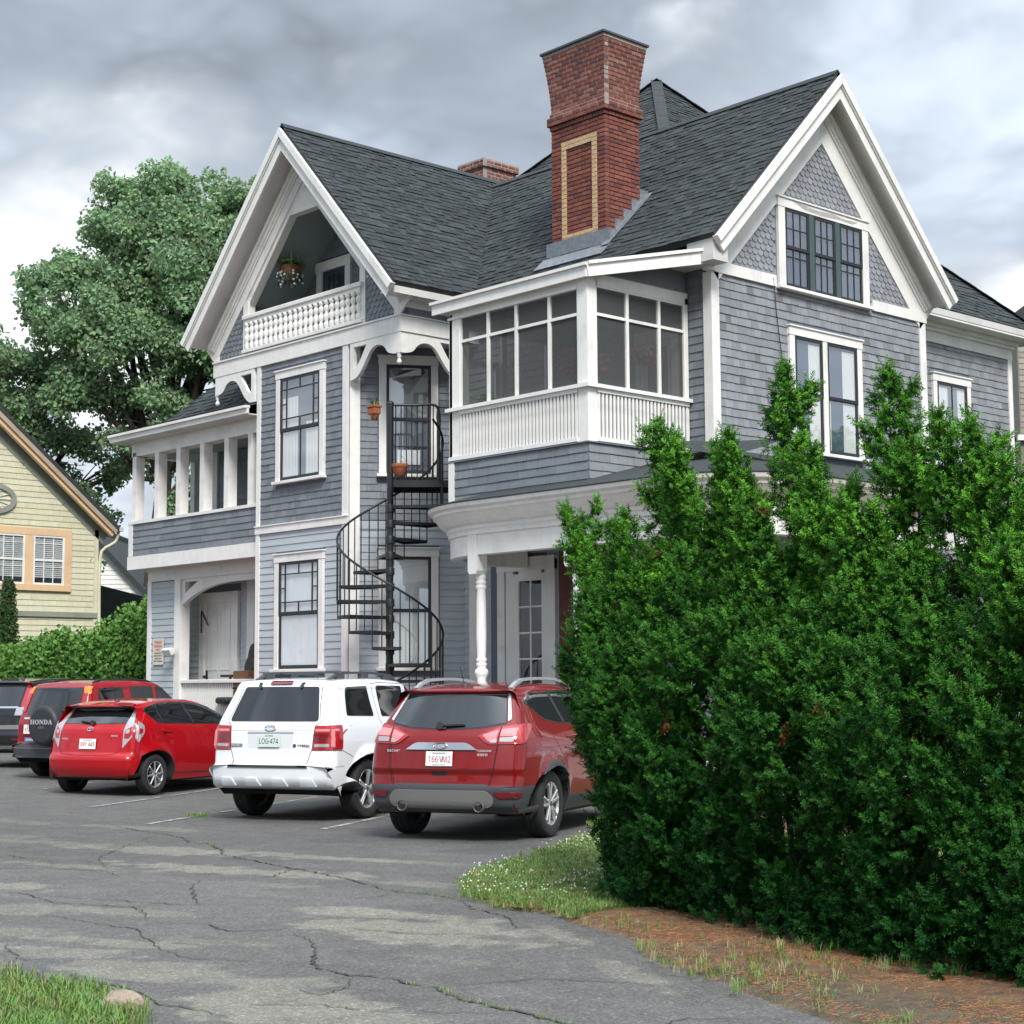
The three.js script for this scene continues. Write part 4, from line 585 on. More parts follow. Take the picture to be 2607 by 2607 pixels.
// ---------- rounded ground-floor porch ----------
{
  const path = [], R1 = 1.88, R2 = 1.05; // outer face of the beam, seen from above, left end to right side
  for (let i = 0; i <= 16; i++) { const a = (200 - i * 110 / 16) * rad; path.push([5.83 + R1 * Math.cos(a), -1.03 + R1 * Math.sin(a), Math.cos(a), Math.sin(a)]); }
  for (let i = 0; i <= 12; i++) { const a = (90 - i * 90 / 12) * rad; path.push([9.8 + R2 * Math.cos(a), -0.2 + R2 * Math.sin(a), Math.cos(a), Math.sin(a)]); }
  for (const z of [-1.5, -3, -5, -7.5]) path.push([10.85, z, 1, 0]);
  const sweep = (prof, smooth) => { const m = new MB(), P = (p, [d, y]) => [p[0] + p[2] * d, y, p[1] + p[3] * d]; for (let i = 0; i + 1 < path.length; i++) for (let k = 0; k + 1 < prof.length; k++) m.quad(P(path[i], prof[k]), P(path[i + 1], prof[k]), P(path[i + 1], prof[k + 1]), P(path[i], prof[k + 1])); return m; };
  put('cornice', sweep([[0.04, 3.98], [0.06, 4.0], [0.06, 4.05], [0.12, 4.07], [0.17, 4.12], [0.25, 4.22], [0.28, 4.24], [0.28, 4.28], [0.34, 4.31], [0.36, 4.36], [0.34, 4.385], [0.1, 4.41]]), mats.white, H);
  put('porch_beam', sweep([[-0.2, 3.6], [0, 3.6], [0, 3.9], [0.03, 3.91], [0.03, 3.95], [0.04, 3.98], [-0.2, 3.99], [-0.2, 3.6]]), mats.white, H);
  put('porch_roof', sweep([[0.37, 4.385], [-0.65, 4.66], [-1.7, 4.93], [-2.6, 5.2]]).add(sweep([[0.37, 4.385], [0.37, 4.37], [0.3, 4.36]]).geo()), roofTone[1], H);
  put('porch_ceiling', sweep([[-0.2, 3.98], [-1.5, 3.985], [-2.6, 3.99]]), mats.ceil, H);
  put('porch_floor', sweep([[0.1, 0.82], [0.1, 0.9], [-1.4, 0.9], [-2.6, 0.9]]), mats.pfloor, H);
  put('porch_skirt', sweep([[0.02, 0], [0.02, 0.82]]), mats.whiteDull, H);
  const colProf = [[0.12, 0.9], [0.12, 1.0], [0.07, 1.01], [0.07, 1.74], [0.095, 1.78], [0.105, 1.83], [0.095, 1.87], [0.062, 1.9], [0.082, 1.93], [0.082, 1.96], [0.066, 1.98], [0.082, 2.0], [0.082, 2.03], [0.064, 2.06], [0.072, 2.12], [0.078, 2.4], [0.075, 2.9], [0.068, 3.08], [0.084, 3.1], [0.084, 3.13], [0.068, 3.15], [0.084, 3.17], [0.084, 3.2], [0.068, 3.22], [0.088, 3.26], [0.07, 3.36]];
  for (const [x, z] of [[5.66, 0.68], [7.75, 0.68], [9.8, 0.68], [10.65, -1.6]]) {
    const c = put('column', new MB().lathe(colProf, 20, M4().makeTranslation(x, 0, z)), mats.white, H);
    put('capital', new MB().prism([[-0.105, 3.36], [-0.075, 3.31], [0.075, 3.31], [0.105, 3.36], [0.105, 3.98], [-0.105, 3.98]], -0.105, 0.105, M4().makeTranslation(x, 0, z + 0.075)), mats.white, c);
  }
  // French door, casing and brick chimney foot on the back wall
  const d = put('french_door', new MB().box(3.32, 0.9, -1.73, 3.5, 3.72, -1.66).box(3.52, 0.9, -1.73, 3.7, 3.6, -1.68).box(4.5, 0.9, -1.73, 4.74, 3.72, -1.66).box(3.32, 3.55, -1.73, 4.74, 3.78, -1.65), mats.white, H);
  put('door_leaf', new MB().box(3.7, 0.9, -1.72, 3.84, 3.5, -1.68).box(4.4, 0.9, -1.72, 4.5, 3.5, -1.68).box(3.84, 3.38, -1.72, 4.4, 3.55, -1.68).box(3.84, 0.9, -1.72, 4.4, 1.2, -1.68), mats.white, d);
  put('door_shade', new MB().box(3.84, 1.2, -1.726, 4.4, 3.38, -1.72), mats.dark, d);
  put('muntin', new MB().box(4.105, 1.2, -1.715, 4.135, 3.38, -1.69), mats.white, d);
  for (let i = 0; i < 5; i++) { const a = 1.2 + i * 2.18 / 5, b = a + 2.18 / 5; if (i) put('muntin', new MB().box(3.84, a - 0.014, -1.714, 4.4, a + 0.014, -1.691), mats.white, d); for (const [p, q] of [[3.84, 4.105], [4.135, 4.4]]) put('pane', new MB().quad([p, a + 0.014, -1.705], [q, a + 0.014, -1.705], [q, b - 0.014, -1.705], [p, b - 0.014, -1.705]), mats.paneDim, d); }
  d.position.x = 0.1;
  trim('corner_board', fC, [[2.66, 0.5, 0, 2.84, 3.95, 0.04]]);
  put('brick_breast', new MB().box(5.0, 0.9, -1.74, 6.4, 3.98, -1.6), brickTone[3], H);
}
// ---------- two-storey porch on the left ----------
{
  const fu = frame(0, 0, -0.1, 0), fl = frame(0, 0, -0.5, 0), xl = -6.22;
  const posts = [-6.1, -5.21, -4.38, -3.5, -2.63, -1.81];
  const pb = new MB().box(-0.075, 5.06, -0.2, 0.075, 6.5, 0).geo();
  for (const x of posts) { const o = put('porch_post', pb, mats.white, H); o.applyMatrix4(fu.clone().multiply(M4().makeTranslation(x, 0, 0))); }
  for (const x of [-6.1]) { const o = put('porch_post', pb, mats.whiteDull, H); o.position.set(x, 0, -1.5); }
  trim('porch_beam', fu, [[xl, 6.42, -0.28, -1.45, 6.72, -0.005]]); trim('porch_beam', frame(xl, 0, -2.0, -90), [[0, 6.42, -0.24, 1.9, 6.72, 0]]);
  trim('porch_rail', fu, [[xl - 0.04, 5.0, -0.28, -1.45, 5.06, 0.04]]); trim('porch_rail', frame(xl, 0, -2.0, -90), [[0, 5.0, -0.28, 1.86, 5.06, 0.04]]);
  const w = put('wall', new MB().box(xl, 4.1, -0.14, -1.45, 5.0, 0), mats.sheath, H); w.applyMatrix4(fu);
  shingles(w, fu, { u0: xl + 0.13, u1: -1.5, v0: 4.34, v1: 5.0, exp: 0.13, wmin: 0.3, wmax: 0.7, tone: upTone, seed: 81 });
  trim('corner_board', fu, [[xl - 0.02, 4.34, -0.02, xl + 0.13, 5.0, 0.03]]);
  trim('skirt_board', fu, [[xl - 0.03, 4.06, -0.1, -1.45, 4.33, 0.045]]);
  put('wall', new MB().box(xl, 4.1, -1.9, xl + 0.12, 5.0, -0.24), mats.sheath, H);
  put('porch_floor', new MB().box(xl + 0.12, 4.5, -2.0, -1.6, 4.6, -0.24), mats.pfloor, H);
  put('soffit', new MB().box(xl, 4.1, -2.0, -1.45, 4.14, -0.24), mats.whiteDull, H);
  put('porch_ceiling', new MB().box(xl, 6.6, -2.0, -1.5, 6.64, -0.38), mats.balcCeil, H);
  // back wall of both storeys, with a corner board and dark opening
  const bw = wall(frame(0, 0, -1.75, 0), -5.6, -1.2, 0, 7.0); shingles(bw, 0, { u0: -5.6, u1: -1.3, v0: 4.6, v1: 6.6, exp: 0.13, wmin: 0.3, wmax: 0.7, tone: upTone, seed: 82 });
  const lb = wall(frame(0, 0, -1.2, 0), -6.08, -1.2, 0, 4.05); clapboards(lb, { u0: -6.0, u1: -1.5, v0: 0.9, v1: 3.95, holes: [[-5.2, -3.72, 0, 3.6]], tone: loTone, seed: 83 });
  trim('corner_board', frame(0, 0, -1.75, 0), [[-5.64, 4.5, 0, -5.46, 6.6, 0.05]]);
  put('wall', new MB().box(-5.6, 0, -8, -5.48, 7, -1.87), mats.sheath, H);
  // eaves and low roof
  put('eave_fascia', new MB().box(-6.52, 6.72, 0.21, -1.4, 6.83, 0.25).box(-6.54, 6.82, 0.19, -1.4, 6.87, 0.30).box(-6.55, 6.72, -2.4, -6.51, 6.85, 0.21), mats.white, H);
  put('soffit', new MB().box(-6.52, 6.70, -2.2, -1.4, 6.722, 0.21), mats.whiteDull, H);
  const lowF = M4().makeRotationX(-Math.PI / 2 + 0.28).setPosition(0, 6.88, 0.30);
  roofPlane(lowF, [[-6.56, 0], [-1.42, 0], [-1.42, 0.95], [-5.75, 0.95]], 85, 0.13, H, 0.04);
  roofPlane(slopeFrame(-5.75, 7.13, -0.55, 0, 1.0), [[0, 0], [4.6, 0], [4.6, 3.2], [2.3, 3.2]], 86, 0.14, H, 0.05);
  roofPlane(slopeFrame(-5.75, 7.13, -6.5, -90, 1.0), [[0, 0], [5.95, 0], [3.65, 3.2], [0, 3.2]], 87, 0.14, H, 0.05);
  // lower storey
  const lw = wall(fl, -6.1, -4.95, 0, 4.06); lw.position.x += 0; clapboards(lw, { u0: -5.97, u1: -5.05, v0: 0.5, v1: 3.8, exp: 0.127, seed: 84 });
  trim('corner_board', fl, [[-6.12, 0, -0.1, -5.97, 3.82, 0.03]]);
  trim('porch_post', fl, [[-5.05, 0, -0.2, -4.84, 3.82, 0.035]]);
  trim('frieze_board', fl, [[-6.12, 3.82, -0.15, -1.4, 4.1, 0.02], [-6.15, 4.02, -0.15, -1.4, 4.1, 0.06]], mats.white);
  // wide shallow arch
  const s = new THREE.Shape(); s.moveTo(-4.84, 3.82); s.lineTo(-4.84, 3.3); s.bezierCurveTo(-4.4, 3.52, -3.8, 3.69, -2.9, 3.69); s.lineTo(-1.4, 3.69); s.lineTo(-1.4, 3.82); s.closePath();
  const h = new THREE.Path(); h.moveTo(-4.74, 3.76); h.lineTo(-4.74, 3.53); h.bezierCurveTo(-4.55, 3.62, -4.4, 3.70, -4.25, 3.76); h.closePath(); s.holes.push(h);
  put('arch', new MB().shape(s, -0.12, -0.02, fl, 0, 16), mats.white, H);
  put('porch_floor', new MB().box(-6.1, 0.75, -1.75, -1.4, 0.85, -0.4), mats.pfloor, H);
  put('ceiling', new MB().box(-6.0, 3.95, -1.75, -1.4, 4.0, -0.6), mats.whiteDull, H);
  const d = put('porch_door', new MB().box(-5.17, 0.85, 0, -4.99, 3.35, 0.07).box(-3.93, 0.85, 0, -3.75, 3.35, 0.07).box(-5.19, 3.35, 0, -3.73, 3.56, 0.08), mats.white, H); d.position.z = -1.2;
  const wd = 1.06, leaf = put('door_leaf', new MB().box(-4.99, 0.85, 0.005, -3.93, 3.35, 0.035), mats.white, d);
  for (const [x0, x1] of [[-4.85, -4.54], [-4.38, -4.07]]) for (const [y0, y1] of [[2.0, 3.2], [0.98, 1.72]]) { put('door_panel', new MB().box(x0, y0, 0.036, x1, y1, 0.042), mats.white, d); put('panel_molding', new MB().box(x0 - 0.02, y0 - 0.02, 0.035, x1 + 0.02, y0, 0.05).box(x0 - 0.02, y1, 0.035, x1 + 0.02, y1 + 0.02, 0.05).box(x0 - 0.02, y0, 0.035, x0, y1, 0.05).box(x1, y0, 0.035, x1 + 0.02, y1, 0.05), mats.white, d); }
  put('knob', new MB().add(new THREE.SphereGeometry(0.035, 12, 8), M4().makeTranslation(-4.9, 1.85, 0.1)).box(-4.93, 1.72, 0.035, -4.87, 1.98, 0.05), mats.black, d);
  put('bracket', new MB().rod(V3(-5.05, 3.2, 0.09), V3(-4.75, 2.9, 0.12), 0.014).rod(V3(-5.05, 3.2, 0.09), V3(-5.05, 2.75, 0.09), 0.014), mats.black, d);
  trim('corner_board', frame(0, 0, -1.2, 0), [[-3.45, 0.85, 0, -3.2, 3.95, 0.05]]);
  // balustrade along the edge
  const b = put('balustrade', new MB().rbox(-4.84, 1.72, -0.14, -1.4, 1.79, 0.0, 0.01, fl).box(-4.84, 0.9, -0.1, -1.4, 0.97, -0.04, fl), mats.white, H);
  const bs = new MB().box(-0.018, 0.97, -0.09, 0.018, 1.72, -0.055, fl).geo();
  for (let i = 0; i < 52; i++) put('baluster', bs, mats.white, b).position.x = -4.8 + i * 3.36 / 51;
}
// foundation
put('foundation', new MB().box(-1.38, 0, -3, 1.38, 0.5, -0.02).box(2.5, 0, -11, 8.2, 0.5, -1.78), M('grey_stone', C3(0.22, 0.22, 0.21), { map: T.brick }), H);
// ---------- cars ----------
const { FontLoader } = await import('three/addons/loaders/FontLoader.js');
const { TextGeometry } = await import('three/addons/geometries/TextGeometry.js');
const fontB = await new FontLoader().loadAsync('fonts/droid/droid_sans_bold.typeface.json');
const fontR = await new FontLoader().loadAsync('fonts/droid/droid_sans_regular.typeface.json');
const fontS = await new FontLoader().loadAsync('fonts/droid/droid_serif_bold.typeface.json');
function textGeo(s, size, depth = 0.002, font = fontB, sx = 1) { const g = strip(new TextGeometry(s, { font, size, depth, curveSegments: 3, bevelEnabled: false })); g.computeBoundingBox(); const b = g.boundingBox; g.translate(-(b.min.x + b.max.x) / 2, -(b.min.y + b.max.y) / 2, 0); g.scale(sx, 1, 1); return boxUV(g); }
const carPaint = (name, c, flake = 0.0) => M(name, c, { roughness: 0.4, metalness: flake, specularIntensity: 0.2, clearcoat: 1, clearcoatRoughness: 0.02 });
const cm = {
  chrome: M('chrome', C3(0.75, 0.76, 0.77), { metalness: 1, roughness: 0.12 }), silver: M('silver_plastic', C3(0.22, 0.22, 0.21), { metalness: 0.3, roughness: 0.45 }),
  alloy: M('alloy', C3(0.58, 0.59, 0.6), { metalness: 0.75, roughness: 0.3 }), glass: M('tinted_car_glass', C3(0.008, 0.010, 0.012), { roughness: 0.03, clearcoat: 1, clearcoatRoughness: 0.01, specularIntensity: 1 }),
  trim: M('black_plastic', C3(0.022, 0.024, 0.027), { roughness: 0.6 }), clad: M('dark_grey_cladding', C3(0.05, 0.055, 0.062), { roughness: 0.55, bumpMap: T.bump, bumpScale: 0.0006 }), rubber: M('tyre_rubber', C3(0.017, 0.017, 0.018), { roughness: 0.85, bumpMap: T.bump, bumpScale: 0.002 }),
  under: M('underbody', C3(0.012, 0.012, 0.012), { roughness: 0.9 }), red: M('red_lens', C3(0.36, 0.008, 0.012), { roughness: 0.12, clearcoat: 1, clearcoatRoughness: 0.02 }), redDeep: M('deep_red_lens', C3(0.16, 0.006, 0.01), { roughness: 0.15, clearcoat: 1 }),
  clear: M('clear_lens', C3(0.42, 0.41, 0.42), { roughness: 0.1, metalness: 0.3, clearcoat: 1 }), pink: M('pale_red_lens', C3(0.62, 0.2, 0.2), { roughness: 0.12, clearcoat: 1 }), amber: M('amber_lens', C3(0.75, 0.22, 0.02), { roughness: 0.15, clearcoat: 1 }),
  seam: M('panel_gap', C3(0.01, 0.01, 0.01), { roughness: 0.9 }), plate: M('number_plate', C3(0.74, 0.73, 0.71), { roughness: 0.4 }), plateGreen: M('pale_green_plate', C3(0.56, 0.64, 0.6), { roughness: 0.4 }),
  plateRed: M('plate_red', C3(0.42, 0.03, 0.04), { roughness: 0.5 }), plateDark: M('plate_dark', C3(0.03, 0.05, 0.045), { roughness: 0.5 }), blue: M('badge_blue', C3(0.015, 0.03, 0.11), { roughness: 0.25 }), badgeWhite: M('badge_silver', C3(0.7, 0.7, 0.7), { metalness: 0.6, roughness: 0.3 }), sticker: M('blue_sticker', C3(0.06, 0.25, 0.5), { roughness: 0.5 }),
};
function hermite(tab, x) { const n = tab.length; if (x <= tab[0][0]) return tab[0][1]; if (x >= tab[n - 1][0]) return tab[n - 1][1]; let i = 0; while (x > tab[i + 1][0]) i++; const [x0, y0] = tab[i], [x1, y1] = tab[i + 1], h = x1 - x0, t = (x - x0) / h, m = k => k <= 0 || k >= n - 1 ? 0 : (tab[k + 1][1] - tab[k - 1][1]) / (tab[k + 1][0] - tab[k - 1][0]), t2 = t * t, t3 = t2 * t; return (2 * t3 - 3 * t2 + 1) * y0 + (t3 - 2 * t2 + t) * h * m(i) + (-2 * t3 + 3 * t2) * y1 + (t3 - t2) * h * m(i + 1); }
// side outline with rounded corners: points [z, y, corner radius, edge radius, under?]
function outline(pts) {
  const out = [], n = pts.length;
  for (let i = 0; i < n; i++) {
    const [z, y, r = 0, e = 0.06, u = 0] = pts[i], a = pts[(i + n - 1) % n], b = pts[(i + 1) % n];
    if (!r) { out.push([z, y, e, u]); continue; }
    const da = Math.hypot(a[0] - z, a[1] - y), db = Math.hypot(b[0] - z, b[1] - y), k = Math.min(r, da * 0.48, db * 0.48);
    const A = [z + (a[0] - z) * k / da, y + (a[1] - y) * k / da], B = [z + (b[0] - z) * k / db, y + (b[1] - y) * k / db];
    for (let j = 0; j <= 5; j++) { const t = j / 5, q = (1 - t) * (1 - t), w = 2 * t * (1 - t), v = t * t; out.push([A[0] * q + z * w + B[0] * v, A[1] * q + y * w + B[1] * v, e, u]); }
  }
  const res = [];
  out.forEach((p, i) => { const q = out[(i + 1) % out.length], d = Math.hypot(q[0] - p[0], q[1] - p[1]), k = Math.max(1, Math.ceil(d / 0.1)); for (let j = 0; j < k; j++) res.push([lerp(p[0], q[0], j / k), lerp(p[1], q[1], j / k), lerp(p[2], q[2], j / k), p[3]]); });
  return res.filter((p, i) => { const q = res[(i + 1) % res.length]; return Math.hypot(p[0] - q[0], p[1] - q[1]) > 1e-4; });
}
class Car {
  constructor(name, label, pos, turn, spec) {
    this.o = thing(name, label, spec.category ?? 'car', [pos[0], hAt(pos[0], pos[1]), pos[1]], turn * rad); this.s = spec;
    const { prof, width, taper, bow = 0.08, fbow = 0.2, crown = 0.03 } = spec;
    const W = this.W = (z, y) => width * hermite(spec.sect, y) * (1 - taper[0] * Math.pow(clamp((z - taper[1]) / taper[2]), 2)) * (1 - taper[3] * Math.pow(clamp((taper[4] - z) / taper[5]), 2)) + (spec.flare ? spec.flare(z, y) : 0);
    const P = outline(prof), n = P.length, N = P.map((p, i) => { const a = P[(i + n - 1) % n], b = P[(i + 1) % n]; const dx = b[0] - a[0], dy = b[1] - a[1], l = Math.hypot(dx, dy) || 1; return [dy / l, -dx / l]; });
    let area = 0; P.forEach((p, i) => { const q = P[(i + 1) % n]; area += p[0] * q[1] - q[0] * p[1]; }); if (area < 0) N.forEach(v => { v[0] *= -1; v[1] *= -1; });
    const B = N.map(v => [Math.max(0, v[0]) * bow - Math.max(0, -v[0]) * fbow, Math.max(0, v[1]) * crown]);
    const Q = P.map((p, i) => [p[0] - N[i][0] * p[2] - B[i][0], p[1] - N[i][1] * p[2] - B[i][1]]);
    const lat = []; for (const f of [0, 0.2, 0.4, 0.55, 0.7, 0.82, 0.92, 1]) lat.push([f, 0]); for (let k = 1; k <= 7; k++) lat.push([1, k / 7 * Math.PI / 2]);
    const body = [], nb = [], un = [], nu = [];
    const pt = (i, [f, th], sg) => { const e = P[i][2], w = W(...Q[i]), x = f * (w - e) + e * Math.sin(th), d = e * (1 - Math.cos(th)), k = Math.pow(x / w, 2.4); return [sg * x, P[i][1] - N[i][1] * d - B[i][1] * k, P[i][0] - N[i][0] * d - B[i][0] * k]; };
    const nm = (i, [f, th], sg) => { const k = Math.cos(th), b = 0.28 * Math.pow(f, 1.4) * (N[i][0] > 0 ? bow / 0.1 : 0.5) * Math.abs(N[i][0]); const v = [sg * (Math.sin(th) + b * k), N[i][1] * k, N[i][0] * k], l = Math.hypot(...v); return v.map(c => c / l); };
    for (let i = 0; i < n; i++) { const j = (i + 1) % n, A = P[i][3] ? un : body, NN = P[i][3] ? nu : nb; for (const sg of [1, -1]) for (let k = 0; k + 1 < lat.length; k++) { const a = pt(i, lat[k], sg), b = pt(j, lat[k], sg), c = pt(j, lat[k + 1], sg), d = pt(i, lat[k + 1], sg), na = nm(i, lat[k], sg), nb2 = nm(j, lat[k], sg), nc = nm(j, lat[k + 1], sg), nd = nm(i, lat[k + 1], sg); const tri = (p, q, r, s, t, u) => { if (sg > 0 === area > 0) { A.push(...p, ...r, ...q); NN.push(...s, ...u, ...t); } else { A.push(...p, ...q, ...r); NN.push(...s, ...t, ...u); } }; tri(a, b, c, na, nb2, nc); tri(a, c, d, na, nc, nd); } }
    // sides
    const tris = THREE.ShapeUtils.triangulateShape(Q.map(q => new THREE.Vector2(...q)), []);
    const sideN = (z, y) => { const h = 0.02, gz = (W(z + h, y) - W(z - h, y)) / (2 * h), gy = (W(z, y + h) - W(z, y - h)) / (2 * h), l = Math.hypot(1, gz, gy); return [1 / l, -gy / l, -gz / l]; };
    const sub = (a, b, c, k) => { if (k && Math.max(Math.hypot(a[0] - b[0], a[1] - b[1]), Math.hypot(c[0] - b[0], c[1] - b[1]), Math.hypot(a[0] - c[0], a[1] - c[1])) > 0.05) { const m = (p, q) => [(p[0] + q[0]) / 2, (p[1] + q[1]) / 2], ab = m(a, b), bc = m(b, c), ca = m(c, a); sub(a, ab, ca, k - 1); sub(ab, b, bc, k - 1); sub(ca, bc, c, k - 1); sub(ab, bc, ca, k - 1); return; }
      for (const sg of [1, -1]) { const t = [a, b, c].map(p => [sg * W(...p), p[1], p[0]]), q = [a, b, c].map(p => { const v = sideN(...p); return [sg * v[0], v[1], v[2]]; }); const e1 = V3(...t[1]).sub(V3(...t[0])), e2 = V3(...t[2]).sub(V3(...t[0])); if (e1.cross(e2).x * sg < 0) { [t[1], t[2]] = [t[2], t[1]]; [q[1], q[2]] = [q[2], q[1]]; } body.push(...t.flat()); nb.push(...q.flat()); } };
    for (const t of tris) sub(Q[t[0]], Q[t[1]], Q[t[2]], 5);
    const G = (p, nn) => { const g = new THREE.BufferGeometry(); g.setAttribute('position', new THREE.Float32BufferAttribute(p, 3)); g.setAttribute('normal', new THREE.Float32BufferAttribute(nn, 3)); return boxUV(g); };
    this.body = put('body', G(body, nb), spec.paint, this.o); put('underbody', G(un, nu), cm.under, this.o);
    const all = new THREE.BufferGeometry(); all.setAttribute('position', new THREE.Float32BufferAttribute([...body, ...un], 3)); this.bvh = new MeshBVH(all);
  }
  hit(side, a, b, off) { // a, b in the view of that side; returns a point on the body, lifted by off
    const D = { rear: [V3(a, b, 9), V3(0, 0, -1)], right: [V3(9, b, a), V3(-1, 0, 0)], left: [V3(-9, b, a), V3(1, 0, 0)], top: [V3(a, 9, b), V3(0, -1, 0)] }[side];
    const h = this.bvh.raycastFirst(new THREE.Ray(D[0], D[1]), THREE.DoubleSide);
    if (!h || ((side === 'right' || side === 'left') && Math.abs(h.point.x) < 0.66 * this.s.width)) return null;
    return h.point.addScaledVector(D[1], -off / Math.max(0.35, Math.abs(h.face.normal.dot(D[1]))));
  }
  // a panel lying on the body
  patch(name, side, shape, mat, off = 0.004, parent = this.o, n = 4, depth = 0.012) {
    if (Array.isArray(shape)) shape = roundPoly(shape);
    const sg = new THREE.ShapeGeometry(shape, 6), ix = sg.index.array, sp = sg.attributes.position; let T3 = []; for (let i = 0; i < ix.length; i += 3) T3.push([0, 1, 2].map(k => [sp.getX(ix[i + k]), sp.getY(ix[i + k])]));
    for (let k = 0; k < n; k++) { const big = T3.some(t => [0, 1, 2].some(i => Math.hypot(t[i][0] - t[(i + 1) % 3][0], t[i][1] - t[(i + 1) % 3][1]) > 0.035)); if (!big) break; T3 = T3.flatMap(([a, b, c]) => { const m = (p, q) => [(p[0] + q[0]) / 2, (p[1] + q[1]) / 2], ab = m(a, b), bc = m(b, c), ca = m(c, a); return [[a, ab, ca], [ab, b, bc], [ca, bc, c], [ab, bc, ca]]; }); }
    const key = p => Math.round(p[0] * 2e4) + ',' + Math.round(p[1] * 2e4), idx = {}, pos = [], low = [], tri = [], edges = {};
    const vid = p => { const k = key(p); if (k in idx) return idx[k]; const q = this.hit(side, p[0], p[1], off), r = this.hit(side, p[0], p[1], off - depth); if (!q) return idx[k] = -1; pos.push(q.x, q.y, q.z); low.push([r.x, r.y, r.z]); return idx[k] = pos.length / 3 - 1; };
    for (const t of T3) { const v = t.map(vid); if (v.includes(-1)) continue; const far = [0, 1, 2].some(i => { const a = v[i] * 3, b = v[(i + 1) % 3] * 3; return Math.hypot(pos[a] - pos[b], pos[a + 1] - pos[b + 1], pos[a + 2] - pos[b + 2]) > 2.6 * Math.hypot(t[i][0] - t[(i + 1) % 3][0], t[i][1] - t[(i + 1) % 3][1]) + 0.004; }); if (far) continue; tri.push(...v); for (let i = 0; i < 3; i++) { const a = v[i], b = v[(i + 1) % 3]; if (edges[b + '_' + a]) delete edges[b + '_' + a]; else edges[a + '_' + b] = [a, b]; } }
    if (!tri.length) return null;
    const g = new THREE.BufferGeometry(); g.setAttribute('position', new THREE.Float32BufferAttribute(pos, 3)); g.setIndex(tri); g.computeVertexNormals();
    const e = []; for (const [a, b] of Object.values(edges)) { const A = pos.slice(a * 3, a * 3 + 3), Bq = pos.slice(b * 3, b * 3 + 3); e.push(...A, ...low[a], ...Bq, ...Bq, ...low[a], ...low[b]); }
    const sk = new THREE.BufferGeometry(); sk.setAttribute('position', new THREE.Float32BufferAttribute(e, 3)); sk.computeVertexNormals();
    return put(name, new MB().add(g).add(sk), mat, parent);
  }
  line(name, side, pts, w, mat = cm.seam, off = 0.0015, parent = this.o) { // a narrow strip along a polyline
    const p = []; pts.forEach((a, i) => { const b = pts[i + 1]; if (!b) { p.push(a); return; } const k = Math.max(1, Math.ceil(Math.hypot(b[0] - a[0], b[1] - a[1]) / 0.05)); for (let j = 0; j < k; j++) p.push([lerp(a[0], b[0], j / k), lerp(a[1], b[1], j / k)]); });
    const o = [], L = p.map((a, i) => { const q = p[Math.max(0, i - 1)], r = p[Math.min(p.length - 1, i + 1)], dx = r[0] - q[0], dy = r[1] - q[1], l = Math.hypot(dx, dy) || 1; return [[a[0] - dy / l * w / 2, a[1] + dx / l * w / 2], [a[0] + dy / l * w / 2, a[1] - dx / l * w / 2]].map(q => this.hit(side, q[0], q[1], off)); });
    for (let i = 0; i + 1 < L.length; i++) { const [a, b] = L[i], [c, d] = L[i + 1]; if (a && b && c && d) o.push(...a.toArray(), ...b.toArray(), ...d.toArray(), ...a.toArray(), ...d.toArray(), ...c.toArray()); }
    if (!o.length) return; const g = new THREE.BufferGeometry(); g.setAttribute('position', new THREE.Float32BufferAttribute(o, 3)); g.computeVertexNormals(); return put(name, boxUV(g), mat, parent);
  }
  text(name, s, side, x, y, size, mat, font = fontB, sx = 1, off = 0.006, parent = this.o) { const q = this.hit(side, x, y, off); const o = put(name, textGeo(s, size, 0.003, font, sx), mat, parent); o.position.copy(q); return o; }
  wheel(x, z, r, w, spokes, style) {
    const sg = Math.sign(x), tp = [[r * 0.66, -w * 0.42], [r * 0.70, -w * 0.48], [r * 0.86, -w * 0.5], [r * 0.95, -w * 0.47], [r * 0.985, -w * 0.40], [r, -w * 0.3], [r, -w * 0.14], [r - 0.008, -w * 0.13], [r - 0.008, -w * 0.10], [r, -w * 0.09], [r, w * 0.09], [r - 0.008, w * 0.10], [r - 0.008, w * 0.13], [r, w * 0.14], [r, w * 0.3], [r * 0.985, w * 0.40], [r * 0.95, w * 0.47], [r * 0.86, w * 0.5], [r * 0.70, w * 0.48], [r * 0.66, w * 0.42], [r * 0.64, 0], [r * 0.66, -w * 0.42]];
    const turn = M4().makeRotationZ(-Math.PI / 2 * sg), t = put('wheel', new MB().lathe(tp, 40, turn), cm.rubber, this.o); t.position.set(x, r, z);
    const R = r * 0.675, rim = new MB().lathe([[R, -w * 0.4], [R, w * 0.34], [R * 0.97, w * 0.44], [R * 0.925, w * 0.42], [R * 0.9, w * 0.3], [R * 0.9, -w * 0.35], [R, -w * 0.4]], 40, turn); put('rim', rim, cm.alloy, t);
    put('brake_disc', new MB().lathe([[0, w * 0.02], [R * 0.72, w * 0.02], [R * 0.72, -w * 0.04], [R * 0.9, -w * 0.06], [R * 0.9, -w * 0.2], [0, -w * 0.2]], 24, turn), cm.under, t);
    const sp = new MB();
